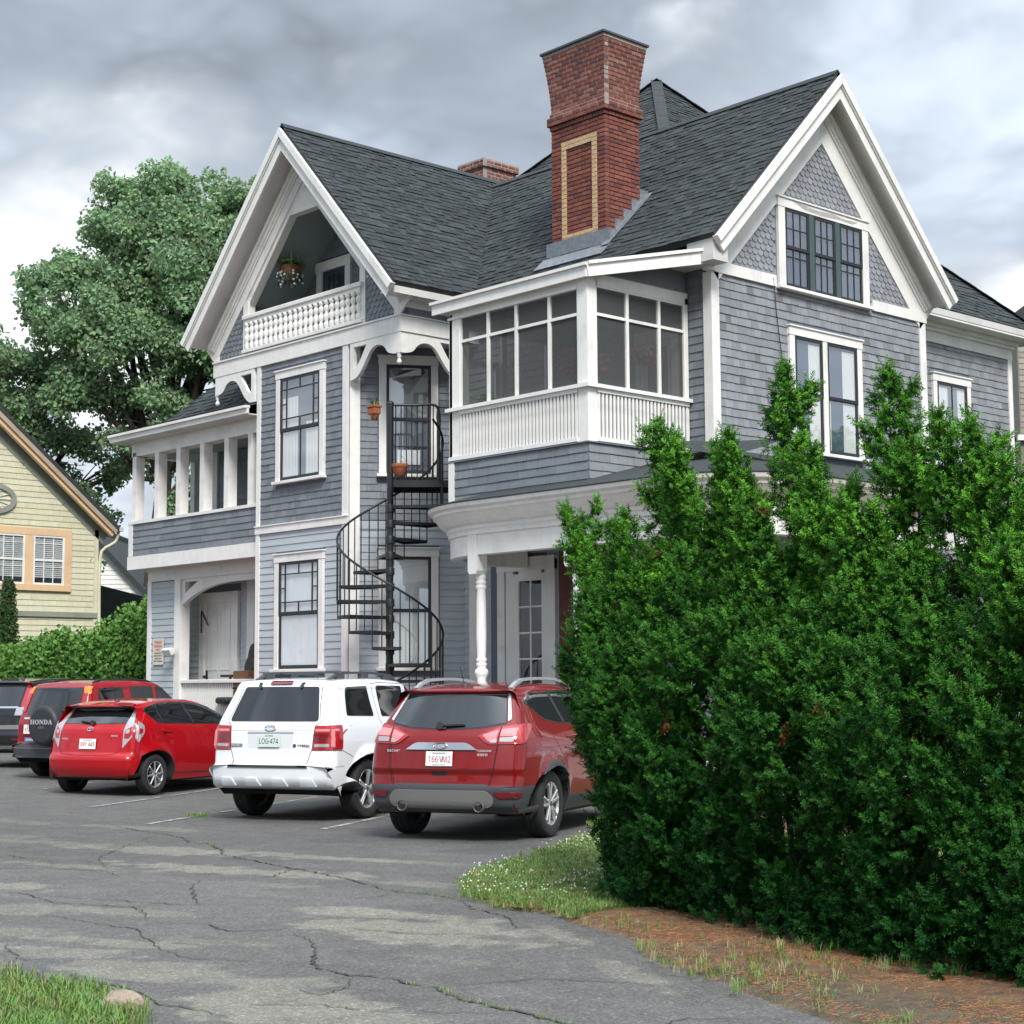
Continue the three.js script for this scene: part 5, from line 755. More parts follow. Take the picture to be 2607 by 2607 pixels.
    for (let i = 0; i < spokes; i++) {
      const a = i / spokes * 2 * Math.PI + (style?.phase ?? 0.3), list = style?.split ? [-style.split, style.split] : [0];
      for (const d of list) { const s = [[0.02, -0.022 * (style?.wide ?? 1)], [R * 0.94, -0.017 * (style?.wide ?? 1)], [R * 0.94, 0.017 * (style?.wide ?? 1)], [0.02, 0.022 * (style?.wide ?? 1)]]; const m = M4().makeRotationY(sg * Math.PI / 2).multiply(M4().makeRotationZ(a)).multiply(M4().makeTranslation(0, 0, w * 0.3)).multiply(M4().makeRotationZ(d)).multiply(M4().makeRotationY(-0.06)); sp.prism(s, 0, 0.028, m, 0.006); }
    }
    sp.lathe([[0, w * 0.42], [R * 0.16, w * 0.41], [R * 0.24, w * 0.36], [R * 0.26, w * 0.25], [R * 0.26, 0]], 24, turn); put('spokes', sp, cm.alloy, t);
    put('hub_cap', new MB().lathe([[0, w * 0.45], [R * 0.11, w * 0.44], [R * 0.13, w * 0.41]], 16, turn), cm.clad, t); return t;
  }
  plateAt(y, w, h, chars, o = {}) {
    const q = this.hit('rear', o.x ?? 0, y, 0.02), p = put('number_plate', new MB().rbox(-w / 2, -h / 2, -0.004, w / 2, h / 2, 0.004, 0.003), o.mat ?? cm.plate, this.o); p.position.copy(q); p.rotation.x = o.tilt ?? -0.06;
    let x = -w * 0.43; for (const [s, m, dx] of chars) { const g = put('plate_character', textGeo(s, h * 0.42, 0.0015, fontR, 0.82), m, p); g.position.set(x + dx * w, -h * 0.03, 0.0045); }
    put('plate_line', textGeo(o.top ?? 'Massachusetts', h * 0.1, 0.001, fontB), o.topMat ?? cm.blue, p).position.set(0, h * 0.39, 0.0042); if (o.bottom) put('plate_line', textGeo(o.bottom, h * 0.075, 0.001, fontR), cm.blue, p).position.set(0, -h * 0.41, 0.0042); return p;
  }
}
function roundPoly(pts) { // [x, y, corner radius]
  const s = new THREE.Shape(), n = pts.length;
  pts.forEach(([x, y, r = 0.012], i) => { const a = pts[(i + n - 1) % n], b = pts[(i + 1) % n], da = Math.hypot(a[0] - x, a[1] - y), db = Math.hypot(b[0] - x, b[1] - y), k = Math.min(r, da * 0.45, db * 0.45); const p = [x + (a[0] - x) * k / da, y + (a[1] - y) * k / da], q = [x + (b[0] - x) * k / db, y + (b[1] - y) * k / db]; if (i) s.lineTo(...p); else s.moveTo(...p); s.quadraticCurveTo(x, y, ...q); }); s.closePath(); return s;
}
const mir = pts => pts.map(([x, y, ...r]) => [-x, y, ...r]);
const arch = (zc, yc, r, y0) => { const o = [], a0 = Math.asin((y0 - yc) / r); for (let i = 0; i <= 14; i++) { const a = Math.PI - a0 - (Math.PI - 2 * a0) * i / 14; o.push([zc - Math.cos(a) * -r, yc + Math.sin(a) * r, 0, 0.012, 1]); } return o; };
const ringShape = (rx, ry, t) => { const s = new THREE.Shape(); s.absellipse(0, 0, rx, ry, 0, 2 * Math.PI); const h = new THREE.Path(); h.absellipse(0, 0, rx - t, ry - t, 0, 2 * Math.PI); s.holes.push(h); return s; };
function ovalBadge(car, y, off = 0.012) { const q = car.hit('rear', 0, y, off), e = new THREE.Shape(); e.absellipse(0, 0, 0.072, 0.031, 0, 6.2832); const b = put('badge', new MB().shape(e, -0.01, 0.004), cm.blue, car.o); b.position.copy(q); put('badge_rim', new MB().shape(ringShape(0.08, 0.038, 0.008), -0.008, 0.006), cm.chrome, b); put('badge_text', textGeo('Ford', 0.026, 0.001, fontS, 1.3), cm.badgeWhite, b).position.z = 0.0045; }
function wiper(car, x0, y0, x1, y1) { const a = car.hit('rear', x0, y0, 0.03), b = car.hit('rear', x1, y1, 0.02); put('wiper', new MB().bar(a, b, 0.025, 0.018).rod(a.clone().add(V3(0, 0, 0.01)), a.clone().add(V3(0, -0.01, -0.06)), 0.04, 0.03, 12), cm.trim, car.o); }
function roofRail(car, x, z0, z1, h, mat, w = 0.035, feet = []) { for (const s of [-1, 1]) { const pts = []; for (let i = 0; i <= 12; i++) { const t = i / 12, z = lerp(z0, z1, t), p = car.hit('top', s * x, z, 0), up = h * Math.min(1, Math.sin(Math.PI * clamp(t, 0.0, 1)) * 2.6); pts.push(V3(s * x, p.y + up - 0.006, z)); } const m = new MB(); for (let i = 0; i < 12; i++) m.bar(pts[i], pts[i + 1], w, 0.03); for (const z of feet) { const p = car.hit('top', s * x, z, 0); m.box(s * x - w * 0.6, p.y - 0.02, z - 0.09, s * x + w * 0.6, p.y + h, z + 0.09); } put('roof_rail', m, mat, car.o); } }
function antenna(car, x, z, len, lean) { const p = car.hit('top', x, z, 0); put('antenna', new MB().rod(p, p.clone().add(V3(0, len, lean)), 0.005, 0.003, 6).lathe([[0.045, 0], [0.035, 0.025], [0.012, 0.04], [0, 0.045]], 12, M4().makeTranslation(p.x, p.y - 0.004, p.z)), cm.trim, car.o); }

// --- dark red crossover (nearest, half behind the hedge)
{
  const c = new Car('red_crossover', 'dark metallic red crossover with chrome tail bar and plate 166 VM2 parked beside the hedge', [-14.02, -12.3], 25, {
    paint: carPaint('dark_red_metallic', C3(0.17, 0.003, 0.003), 0.0), width: 0.92, taper: [0.10, 0.25, 0.7, 0.22, -2.4, 1.2], bow: 0.13, crown: 0.035,
    sect: [[0.2, 0.9], [0.42, 0.965], [0.62, 1.0], [0.85, 1.0], [1.0, 0.985], [1.12, 0.94], [1.28, 0.86], [1.5, 0.755], [1.6, 0.70], [1.7, 0.6]], flare: (z, y) => 0.03 * Math.exp(-Math.pow(Math.hypot(z, y - 0.35) - 0.42, 2) / 0.008) * clamp((y - 0.15) / 0.3),
    prof: [[0.42, 0.27, 0.05, 0.10, 1], [0.80, 0.29, 0.05, 0.05], [0.93, 0.40, 0.05, 0.08], [0.965, 0.56, 0.03, 0.09], [0.95, 0.61, 0.02, 0.09], [0.935, 0.70, 0.02, 0.1], [0.955, 0.75, 0.03, 0.1], [0.90, 0.97, 0.1, 0.1], [0.87, 1.08, 0.06, 0.1], [0.80, 1.17, 0.03, 0.1], [0.52, 1.525, 0.02, 0.08], [0.56, 1.56, 0.02, 0.06], [0.53, 1.59, 0.03, 0.07], [0.1, 1.645, 0.4, 0.12], [-0.7, 1.67, 0.5, 0.13], [-1.45, 1.61, 0.3, 0.12], [-2.35, 1.12, 0.2, 0.1], [-3.05, 1.0, 0.3, 0.14], [-3.48, 0.8, 0.2, 0.14], [-3.58, 0.5, 0.1, 0.12], [-3.45, 0.27, 0.1, 0.05], [-3.12, 0.25, 0, 0.02, 1], ...arch(-2.69, 0.36, 0.40, 0.26), [-2.2, 0.23, 0, 0.03, 1], [-0.5, 0.23, 0, 0.03, 1], ...arch(0, 0.36, 0.40, 0.26)],
  });
  for (const [x, z] of [[0.785, 0], [-0.785, 0], [0.785, -2.69], [-0.785, -2.69]]) c.wheel(x, z, 0.355, 0.235, 5, { split: 0.2, wide: 0.8, phase: 0.45 });
  const gl = [[-0.655, 1.235], [-0.4, 1.185, 0.2], [0, 1.168, 0.3], [0.4, 1.185, 0.2], [0.655, 1.235], [0.575, 1.525], [-0.575, 1.525]];
  c.patch('window_rubber', 'rear', gl.map(([x, y, r]) => [x * 1.02, y + (y > 1.4 ? 0.008 : -0.012), r ?? 0.02]), cm.trim, 0.003); c.patch('rear_window', 'rear', gl, cm.glass, 0.006);
  for (const s of [1, -1]) { const f = p => s > 0 ? p : mir(p);
    c.patch('pillar_trim', 'rear', f([[0.67, 1.25], [0.70, 1.27], [0.605, 1.535], [0.585, 1.53]]), cm.badgeWhite, 0.006);
    c.patch('tail_light', 'rear', f([[0.40, 1.10, 0.01], [0.62, 1.195, 0.02], [0.90, 1.215, 0.02], [0.90, 1.02, 0.02], [0.52, 1.01, 0.05]]), cm.red, 0.012);
    c.patch('tail_light', s > 0 ? 'right' : 'left', [[0.80, 1.02], [0.70, 1.03, 0.03], [0.55, 1.12, 0.03], [0.40, 1.20, 0.03], [0.42, 1.225], [0.62, 1.222], [0.80, 1.212]], cm.red, 0.012);
    c.patch('tail_light_lens', 'rear', f([[0.45, 1.11], [0.61, 1.165], [0.605, 1.05], [0.52, 1.045]]), cm.pink, 0.017); c.patch('tail_light_lens', 'rear', f([[0.64, 1.17], [0.80, 1.185], [0.80, 1.1], [0.64, 1.095]]), cm.pink, 0.017); c.patch('tail_light_lens', 'rear', f([[0.53, 1.045], [0.61, 1.075], [0.61, 1.03], [0.55, 1.03]]), cm.clear, 0.018); c.patch('tail_light_lens', 'rear', f([[0.64, 1.085], [0.79, 1.09], [0.78, 1.04], [0.64, 1.04]]), cm.clear, 0.018);
    c.line('light_gap', 'rear', f([[0.628, 1.2], [0.622, 1.0], [0.60, 0.78], [0.555, 0.60]]), 0.010, cm.seam, 0.0135);
    c.patch('reflector', 'rear', f([[0.60, 0.525], [0.82, 0.52], [0.82, 0.465], [0.65, 0.46]]), cm.redDeep, 0.02); c.patch('reflector', s > 0 ? 'right' : 'left', [[0.86, 0.465], [0.79, 0.47], [0.76, 0.52], [0.86, 0.52]], cm.redDeep, 0.018);
  }
  c.patch('bumper_cladding', 'rear', [[-0.9, 0.585], [-0.55, 0.585], [-0.5, 0.605], [0.5, 0.605], [0.55, 0.585], [0.9, 0.585], [0.9, 0.3], [-0.9, 0.3]], cm.clad, 0.008, c.o, 4);
  for (const sd of ['right', 'left']) { c.patch('bumper_cladding', sd, [[0.95, 0.3], [0.95, 0.585], [0.46, 0.575], [0.36, 0.52], [0.40, 0.3]], cm.clad, 0.008);
    const ring = []; for (let i = 0; i <= 20; i++) { const a = -0.25 + i / 20 * (Math.PI + 0.5); ring.push([Math.cos(a) * 0.47, 0.36 + Math.sin(a) * 0.47]); } const inner = []; for (let i = 20; i >= 0; i--) { const a = -0.25 + i / 20 * (Math.PI + 0.5); inner.push([Math.cos(a) * 0.404, 0.36 + Math.sin(a) * 0.404]); }
    c.patch('arch_cladding', sd, [...ring, ...inner].map(p => [...p, 0]), cm.clad, 0.012);
    c.patch('arch_cladding', sd, [...ring, ...inner].map(p => [p[0] - 2.69, p[1], 0]), cm.clad, 0.012); c.patch('sill_cladding', sd, [[-0.42, 0.27], [-0.42, 0.42], [-2.27, 0.42], [-2.27, 0.27]], cm.clad, 0.01);
    const win = [[0.36, 1.45, 0.03], [0.0, 1.27, 0.05], [-0.4, 1.22, 0.04], [-2.0, 1.16, 0.04], [-1.55, 1.50, 0.1], [-0.9, 1.56, 0.2], [0.15, 1.535, 0.06]];
    c.patch('window_chrome', sd, win.map(([z, y, r]) => { const dx = z + 0.7, dy = y - 1.38; return [-0.7 + dx * 1.03, 1.38 + dy * 1.09, r]; }), cm.chrome, 0.004, c.o, 4); c.patch('side_window', sd, win, cm.glass, 0.007, c.o, 4);
    c.line('pillar', sd, [[-0.55, 1.22], [-0.42, 1.55]], 0.07, cm.trim, 0.009); c.line('panel_gap', sd, [[0.03, 1.28], [-0.15, 1.0], [-0.45, 0.72], [-0.5, 0.42]], 0.007); c.line('panel_gap', sd, [[-1.3, 1.18], [-1.33, 0.42]], 0.007);
  }
  c.patch('chrome_bar', 'rear', [[-0.41, 0.955, 0.01], [-0.30, 1.03, 0.05], [0.30, 1.03, 0.05], [0.41, 0.955, 0.01]], cm.chrome, 0.02); ovalBadge(c, 0.998, 0.034);
  c.patch('plate_recess', 'rear', [[-0.36, 0.95], [0.36, 0.95], [0.28, 0.775, 0.03], [-0.28, 0.775, 0.03]], c.s.paint, -0.002); c.plateAt(0.862, 0.305, 0.152, [['166', cm.plateRed, 0.22], ['V', cm.plateDark, 0.52], ['M2', cm.plateRed, 0.72]], { bottom: 'The Spirit of America', tilt: -0.12 });
  c.patch('handle_recess', 'rear', [[-0.10, 0.735], [0.10, 0.735], [0.075, 0.69, 0.02], [-0.075, 0.69, 0.02]], cm.seam, 0.003); c.line('panel_gap', 'rear', [[-0.56, 0.755], [-0.3, 0.75], [0.3, 0.75], [0.56, 0.755]], 0.005);
  c.patch('skid_plate', 'rear', [[-0.60, 0.46, 0.05], [-0.52, 0.54, 0.04], [0.52, 0.54, 0.04], [0.60, 0.46, 0.05], [0.58, 0.375, 0.05], [0.45, 0.345, 0.05], [-0.45, 0.345, 0.05], [-0.58, 0.375, 0.05]], cm.silver, 0.028, c.o, 4, 0.03);
  for (const s of [-1, 1]) { const q = c.hit('rear', s * 0.44, 0.385, 0.03), X = M4().makeRotationX(Math.PI / 2).setPosition(q.x, q.y - 0.012, q.z + 0.012); const e = put('exhaust_tip', new MB().lathe([[0.052, -0.12], [0.056, 0.0], [0.05, 0.004], [0.045, -0.12]], 24, X), cm.silver, c.o); put('exhaust_bore', new MB().lathe([[0, -0.012], [0.049, -0.012]], 20, X), cm.seam, e); }
  c.text('lettering', 'ESCAPE', 'rear', -0.56, 0.94, 0.024, cm.badgeWhite, fontB, 1.4); c.text('lettering', 'TITANIUM', 'rear', 0.47, 0.945, 0.022, cm.badgeWhite, fontB, 1.3); c.text('lettering', '4WD', 'rear', 0.47, 0.905, 0.028, cm.badgeWhite, fontB, 1.5);
  wiper(c, -0.05, 1.205, 0.22, 1.215); c.patch('wiper_base', 'rear', [[-0.12, 1.2], [0.02, 1.215], [0.02, 1.17], [-0.06, 1.165]], cm.trim, 0.016); antenna(c, 0.0, 0.28, 0.2, 0.12); roofRail(c, 0.56, 0.34, -1.5, 0.065, cm.alloy, 0.05);
}
// --- white boxy SUV
{
  const c = new Car('white_suv', 'white boxy hybrid SUV with black roof rack and plate LOG-474 between the two red cars', [-17.56, -12.58], 23, {
    paint: carPaint('white_car_paint', C3(0.72, 0.74, 0.76)), width: 0.90, taper: [0.07, 0.3, 0.65, 0.15, -2.4, 1.2], bow: 0.10, crown: 0.03,
    sect: [[0.2, 0.93], [0.42, 0.985], [0.6, 1.0], [0.95, 1.0], [1.1, 0.985], [1.2, 0.96], [1.45, 0.86], [1.65, 0.785], [1.75, 0.72]], flare: (z, y) => 0.045 * (sstep(0.56, 0.44, Math.hypot(z, y - 0.37)) + sstep(0.56, 0.44, Math.hypot(z + 2.62, y - 0.37))),
    prof: [[0.44, 0.36, 0.03, 0.12, 1], [0.78, 0.385, 0.04, 0.05], [0.90, 0.42, 0.05, 0.07], [0.955, 0.50, 0.04, 0.07], [0.965, 0.66, 0.02, 0.06], [0.95, 0.69, 0.01, 0.06], [0.885, 0.70, 0.01, 0.07], [0.875, 0.86, 0.02, 0.07], [0.86, 1.07, 0.05, 0.07], [0.83, 1.185, 0.03, 0.07], [0.615, 1.64, 0.04, 0.07], [0.54, 1.71, 0.08, 0.09], [0.2, 1.735, 0.3, 0.12], [-0.7, 1.745, 0.4, 0.12], [-1.35, 1.70, 0.2, 0.11], [-2.05, 1.17, 0.15, 0.09], [-3.15, 1.05, 0.2, 0.12], [-3.42, 0.92, 0.1, 0.1], [-3.52, 0.6, 0.1, 0.1], [-3.4, 0.34, 0.05, 0.04], [-3.06, 0.3, 0, 0.02, 1], ...arch(-2.62, 0.37, 0.42, 0.3), [-2.1, 0.28, 0, 0.03, 1], [-0.52, 0.28, 0, 0.03, 1], ...arch(0, 0.37, 0.42, 0.3)],
  });
  for (const [x, z] of [[0.775, 0], [-0.775, 0], [0.775, -2.62], [-0.775, -2.62]]) c.wheel(x, z, 0.365, 0.235, 5, { split: 0.09, wide: 0.75, phase: 0.2 });
  const gl = [[-0.635, 1.205, 0.05], [0.635, 1.205, 0.05], [0.525, 1.625, 0.03], [-0.525, 1.625, 0.03]]; c.patch('rear_window', 'rear', gl, cm.glass, 0.005, c.o, 4);
  for (const s of [-1, 1]) { const f = p => s > 0 ? p : mir(p), sd = s > 0 ? 'right' : 'left';
    c.patch('tail_light', 'rear', f([[0.585, 0.865, 0.02], [0.88, 0.865, 0.02], [0.88, 1.155, 0.02], [0.605, 1.155, 0.03]]), cm.red, 0.012); c.patch('tail_light', sd, [[0.84, 0.865], [0.84, 1.155], [0.62, 1.165, 0.03], [0.64, 0.875, 0.02]], cm.red, 0.012);
    c.patch('tail_light_lens', 'rear', f([[0.615, 1.085], [0.80, 1.085], [0.80, 1.115], [0.62, 1.115]]), cm.pink, 0.017); c.patch('tail_light_lens', 'rear', f([[0.61, 0.90], [0.80, 0.90], [0.80, 0.935], [0.61, 0.935]]), cm.clear, 0.017); c.patch('tail_light_lens', 'rear', f([[0.60, 0.955], [0.775, 0.955], [0.785, 1.07], [0.605, 1.07]]), cm.redDeep, 0.016); c.patch('tail_light_lens', sd, [[0.80, 0.90], [0.80, 1.115], [0.77, 1.115], [0.77, 0.90]], cm.pink, 0.017); c.patch('tail_light_lens', sd, [[0.84, 1.09], [0.84, 1.12], [0.70, 1.12], [0.70, 1.09]], cm.pink, 0.0175);
    c.line('panel_gap', 'rear', f([[0.565, 1.63], [0.60, 1.4], [0.665, 1.2], [0.60, 1.15], [0.58, 0.87], [0.55, 0.80], [0.52, 0.69]]), 0.008); c.line('panel_gap', 'rear', f([[0.58, 0.858], [0.86, 0.858]]), 0.007); c.line('panel_gap', sd, [[0.82, 0.86], [0.62, 0.85], [0.42, 0.78], [0.40, 0.76]], 0.006); c.line('bumper_crease', sd, [[0.9, 0.66], [0.6, 0.67]], 0.012, M('shaded_crease', C3(0.45, 0.46, 0.48)), 0.002);
    c.patch('window_hinge', 'rear', f([[0.27, 1.60], [0.31, 1.60], [0.33, 1.68], [0.29, 1.68]]), cm.trim, 0.02); c.patch('quarter_window', sd, [[0.44, 1.27, 0.04], [-0.22, 1.255, 0.03], [-0.24, 1.63, 0.03], [0.30, 1.615, 0.05]].map(([z, y, r]) => [z + 0.02, y, r]), cm.glass, 0.005); c.patch('side_window', sd, [[-0.40, 1.25, 0.03], [-1.12, 1.24, 0.03], [-1.12, 1.63, 0.03], [-0.46, 1.635, 0.04]], cm.glass, 0.005); c.patch('side_window', sd, [[-1.22, 1.24, 0.03], [-1.88, 1.22, 0.03], [-1.42, 1.60, 0.06], [-1.22, 1.63, 0.03]], cm.glass, 0.005);
    c.line('panel_gap', sd, [[-0.34, 1.66], [-0.32, 1.22], [-0.48, 0.95], [-0.60, 0.7], [-0.62, 0.36]], 0.007); c.line('panel_gap', sd, [[-0.34, 1.66], [-0.6, 1.675], [-1.4, 1.65]], 0.007); c.line('panel_gap', sd, [[-1.17, 1.62], [-1.18, 0.36]], 0.007); c.patch('door_handle', sd, [[-0.52, 1.10], [-0.70, 1.10], [-0.70, 1.13], [-0.52, 1.13]], cm.trim, 0.03);
  }
  c.patch('brake_light', 'rear', [[-0.16, 1.655], [0.16, 1.655], [0.15, 1.70, 0.02], [-0.15, 1.70, 0.02]], cm.redDeep, 0.02); ovalBadge(c, 1.125);
  c.patch('plate_recess', 'rear', [[-0.33, 1.06, 0.02], [0.33, 1.06, 0.02], [0.31, 0.88, 0.03], [-0.31, 0.88, 0.03]], M('recess_white', C3(0.6, 0.62, 0.64), { roughness: 0.4 }), 0.001); c.line('recess_shadow_gap', 'rear', [[-0.33, 1.07], [0.33, 1.07]], 0.022, M('handle_grey', C3(0.3, 0.31, 0.32)), 0.006); c.line('panel_gap', 'rear', [[-0.6, 1.095], [0.6, 1.095]], 0.006, M('crease_grey', C3(0.4, 0.41, 0.42)), 0.002);
  c.plateAt(0.972, 0.305, 0.152, [['LOG', cm.plateDark, 0.20], ['-', cm.plateDark, 0.43], ['474', cm.plateDark, 0.68]], { mat: cm.plateGreen, top: 'COLORADO', topMat: cm.plateDark });
  c.patch('step_pad', 'rear', [[-0.55, 0.683], [0.55, 0.683], [0.57, 0.652, 0.01], [-0.57, 0.652, 0.01]], cm.trim, 0.012);
  c.patch('badge_plate', 'rear', [[-0.58, 0.895], [-0.40, 0.895], [-0.40, 0.935], [-0.58, 0.935]], M('grey_badge', C3(0.2, 0.21, 0.2)), 0.006); c.text('lettering', 'ESCAPE', 'rear', -0.49, 0.915, 0.022, cm.badgeWhite, fontB, 1.3, 0.009); c.text('lettering', 'HYBRID', 'rear', 0.47, 0.915, 0.026, cm.trim, fontB, 1.3); c.patch('leaf_badge', 'rear', [[0.33, 0.895], [0.365, 0.895], [0.37, 0.925], [0.345, 0.94], [0.325, 0.92]], cm.plateDark, 0.008);
  for (const x of [-0.58, -0.21, 0.17, 0.55]) c.patch('bumper_notch', 'rear', [[x - 0.085, 0.525], [x + 0.075, 0.525], [x + 0.125, 0.425], [x - 0.085, 0.425]], c.s.paint, 0.016, c.o, 3, 0.02);
  roofRail(c, 0.52, 0.36, -1.55, 0.075, cm.clad, 0.045, [0.1, -0.5, -1.1]); put('cross_bar', new MB().box(-0.5, 1.775, -0.2, 0.5, 1.80, -0.14), cm.clad, c.o).position.y += 0.015;
}
// --- red hatchback
{
  const c = new Car('red_hatchback', 'small bright red hatchback with plate BRY 445 and tall triangular tail lights', [-23.32, -13.06], 22.5, {
    paint: carPaint('bright_red_car_paint', C3(0.37, 0.002, 0.007)), width: 0.845, taper: [0.13, 0.0, 0.65, 0.2, -2.3, 1.1], bow: 0.12, crown: 0.03,
    sect: [[0.2, 0.93], [0.35, 0.975], [0.6, 1.0], [0.8, 0.985], [0.95, 0.965], [1.08, 0.925], [1.25, 0.83], [1.4, 0.72], [1.46, 0.62]], flare: (z, y) => 0.02 * Math.exp(-Math.pow(Math.hypot(z, y - 0.31) - 0.38, 2) / 0.006) * clamp((y - 0.2) / 0.2),
    prof: [[0.37, 0.24, 0.03, 0.10, 1], [0.58, 0.27, 0.04, 0.05], [0.655, 0.40, 0.06, 0.09], [0.67, 0.55, 0.05, 0.09], [0.63, 0.61, 0.02, 0.09], [0.585, 0.64, 0.02, 0.09], [0.555, 0.84, 0.06, 0.09], [0.53, 0.96, 0.05, 0.09], [0.455, 1.06, 0.03, 0.08], [0.24, 1.275, 0.02, 0.07], [0.36, 1.315, 0.015, 0.05], [0.35, 1.345, 0.02, 0.05], [0.0, 1.40, 0.3, 0.12], [-0.75, 1.45, 0.4, 0.13], [-1.35, 1.41, 0.3, 0.12], [-2.5, 0.97, 0.25, 0.09], [-3.05, 0.83, 0.2, 0.12], [-3.33, 0.6, 0.15, 0.12], [-3.3, 0.24, 0.06, 0.06], [-2.98, 0.2, 0, 0.02, 1], ...arch(-2.55, 0.31, 0.345, 0.22), [-2.1, 0.18, 0, 0.03, 1], [-0.45, 0.18, 0, 0.03, 1], ...arch(0, 0.31, 0.345, 0.22)],
  });
  for (const [x, z] of [[0.735, 0], [-0.735, 0], [0.735, -2.55], [-0.735, -2.55]]) c.wheel(x, z, 0.30, 0.185, 8, { wide: 0.62, phase: 0.1 });
  c.patch('rear_window', 'rear', [[-0.60, 1.07, 0.03], [0, 1.055, 0.3], [0.60, 1.07, 0.03], [0.545, 1.285], [-0.545, 1.285]], cm.glass, 0.005, c.o, 4);
  c.patch('spoiler_underside', 'rear', [[-0.545, 1.285], [0.545, 1.285], [0.55, 1.318], [-0.55, 1.318]], cm.trim, 0.004);
  for (const s of [-1, 1]) { const f = p => s > 0 ? p : mir(p), sd = s > 0 ? 'right' : 'left';
    c.patch('tail_light', 'rear', f([[0.575, 1.28, 0.01], [0.60, 1.28], [0.70, 1.06, 0.02], [0.725, 0.86], [0.60, 0.70, 0.02], [0.59, 0.9, 0.05]]), cm.clear, 0.012); c.patch('tail_light', sd, [[0.37, 1.12, 0.02], [0.25, 1.04, 0.03], [0.27, 0.93, 0.03], [0.41, 0.78, 0.03], [0.43, 0.85]], cm.clear, 0.012);
    c.patch('tail_light_lens', 'rear', f([[0.615, 0.97], [0.70, 1.03], [0.72, 0.91], [0.69, 0.85], [0.61, 0.85]]), cm.red, 0.017); c.patch('tail_light_lens', 'rear', f([[0.625, 0.975, 0.03], [0.685, 0.985, 0.03], [0.685, 0.925, 0.03], [0.625, 0.915, 0.03]]), cm.clear, 0.02); c.patch('tail_light_lens', sd, [[0.36, 1.0], [0.29, 0.985], [0.31, 0.93], [0.39, 0.91]], cm.red, 0.017);
    c.line('panel_gap', 'rear', f([[0.585, 0.71], [0.50, 0.62], [0.3, 0.605], [0, 0.60]]), 0.007); c.line('panel_gap', sd, [[0.48, 0.70], [0.42, 0.60], [0.37, 0.47]], 0.006);
    const win = [[0.16, 1.25, 0.03], [-0.08, 1.08, 0.06], [-0.3, 1.065, 0.04], [-2.1, 1.02, 0.04], [-1.5, 1.30, 0.08], [-0.95, 1.375, 0.2], [-0.3, 1.37, 0.12], [0.1, 1.3, 0.05]]; c.patch('window_rubber', sd, win.map(([z, y, r]) => [-0.7 + (z + 0.7) * 1.025, 1.2 + (y - 1.2) * 1.07, r]), cm.trim, 0.003, c.o, 4); c.patch('side_window', sd, win, cm.glass, 0.006, c.o, 4);
    c.line('pillar', sd, [[-0.20, 1.08], [-0.12, 1.33]], 0.035, cm.trim, 0.009); c.line('pillar', sd, [[-0.98, 1.05], [-0.82, 1.37]], 0.06, cm.trim, 0.009); c.line('panel_gap', sd, [[-0.05, 1.1], [-0.1, 0.95], [-0.34, 0.62], [-0.42, 0.3]], 0.007); c.line('panel_gap', sd, [[-1.0, 1.05], [-1.02, 0.25]], 0.007); c.line('panel_gap', sd, [[-0.42, 0.3], [-2.0, 0.27]], 0.007); c.patch('door_handle', sd, [[-0.16, 0.935], [-0.36, 0.93], [-0.36, 0.96], [-0.16, 0.965]], c.s.paint, 0.03);
  }
  c.plateAt(0.765, 0.305, 0.152, [['BRY', cm.plateRed, 0.22], ['445', cm.plateDark, 0.68]], { tilt: -0.1 });
  c.patch('plate_recess', 'rear', [[-0.34, 0.87, 0.05], [0.34, 0.87, 0.05], [0.24, 0.66, 0.08], [-0.24, 0.66, 0.08]], c.s.paint, -0.001);
  { const q = c.hit('rear', 0, 0.985, 0.012), b = put('badge', new MB().shape(ringShape(0.055, 0.038, 0.008), -0.008, 0.006), cm.chrome, c.o); b.position.copy(q); b.rotation.x = -0.5; put('badge_ring', new MB().shape(ringShape(0.018, 0.032, 0.006), -0.006, 0.007).add(new MB().shape(ringShape(0.036, 0.014, 0.006), -0.006, 0.0065, M4().makeTranslation(0, 0.018, 0)).g[0]), cm.chrome, b); }
  c.text('lettering', 'c', 'rear', 0.50, 0.885, 0.028, cm.badgeWhite); c.text('lettering', 'PRIUS', 'rear', 0.44, 0.885, 0.026, cm.badgeWhite); c.text('lettering', 'HYBRID', 'rear', -0.47, 0.84, 0.022, cm.badgeWhite);
  wiper(c, 0.0, 1.08, -0.24, 1.1); antenna(c, 0.0, -0.1, 0.24, 0.14);
}
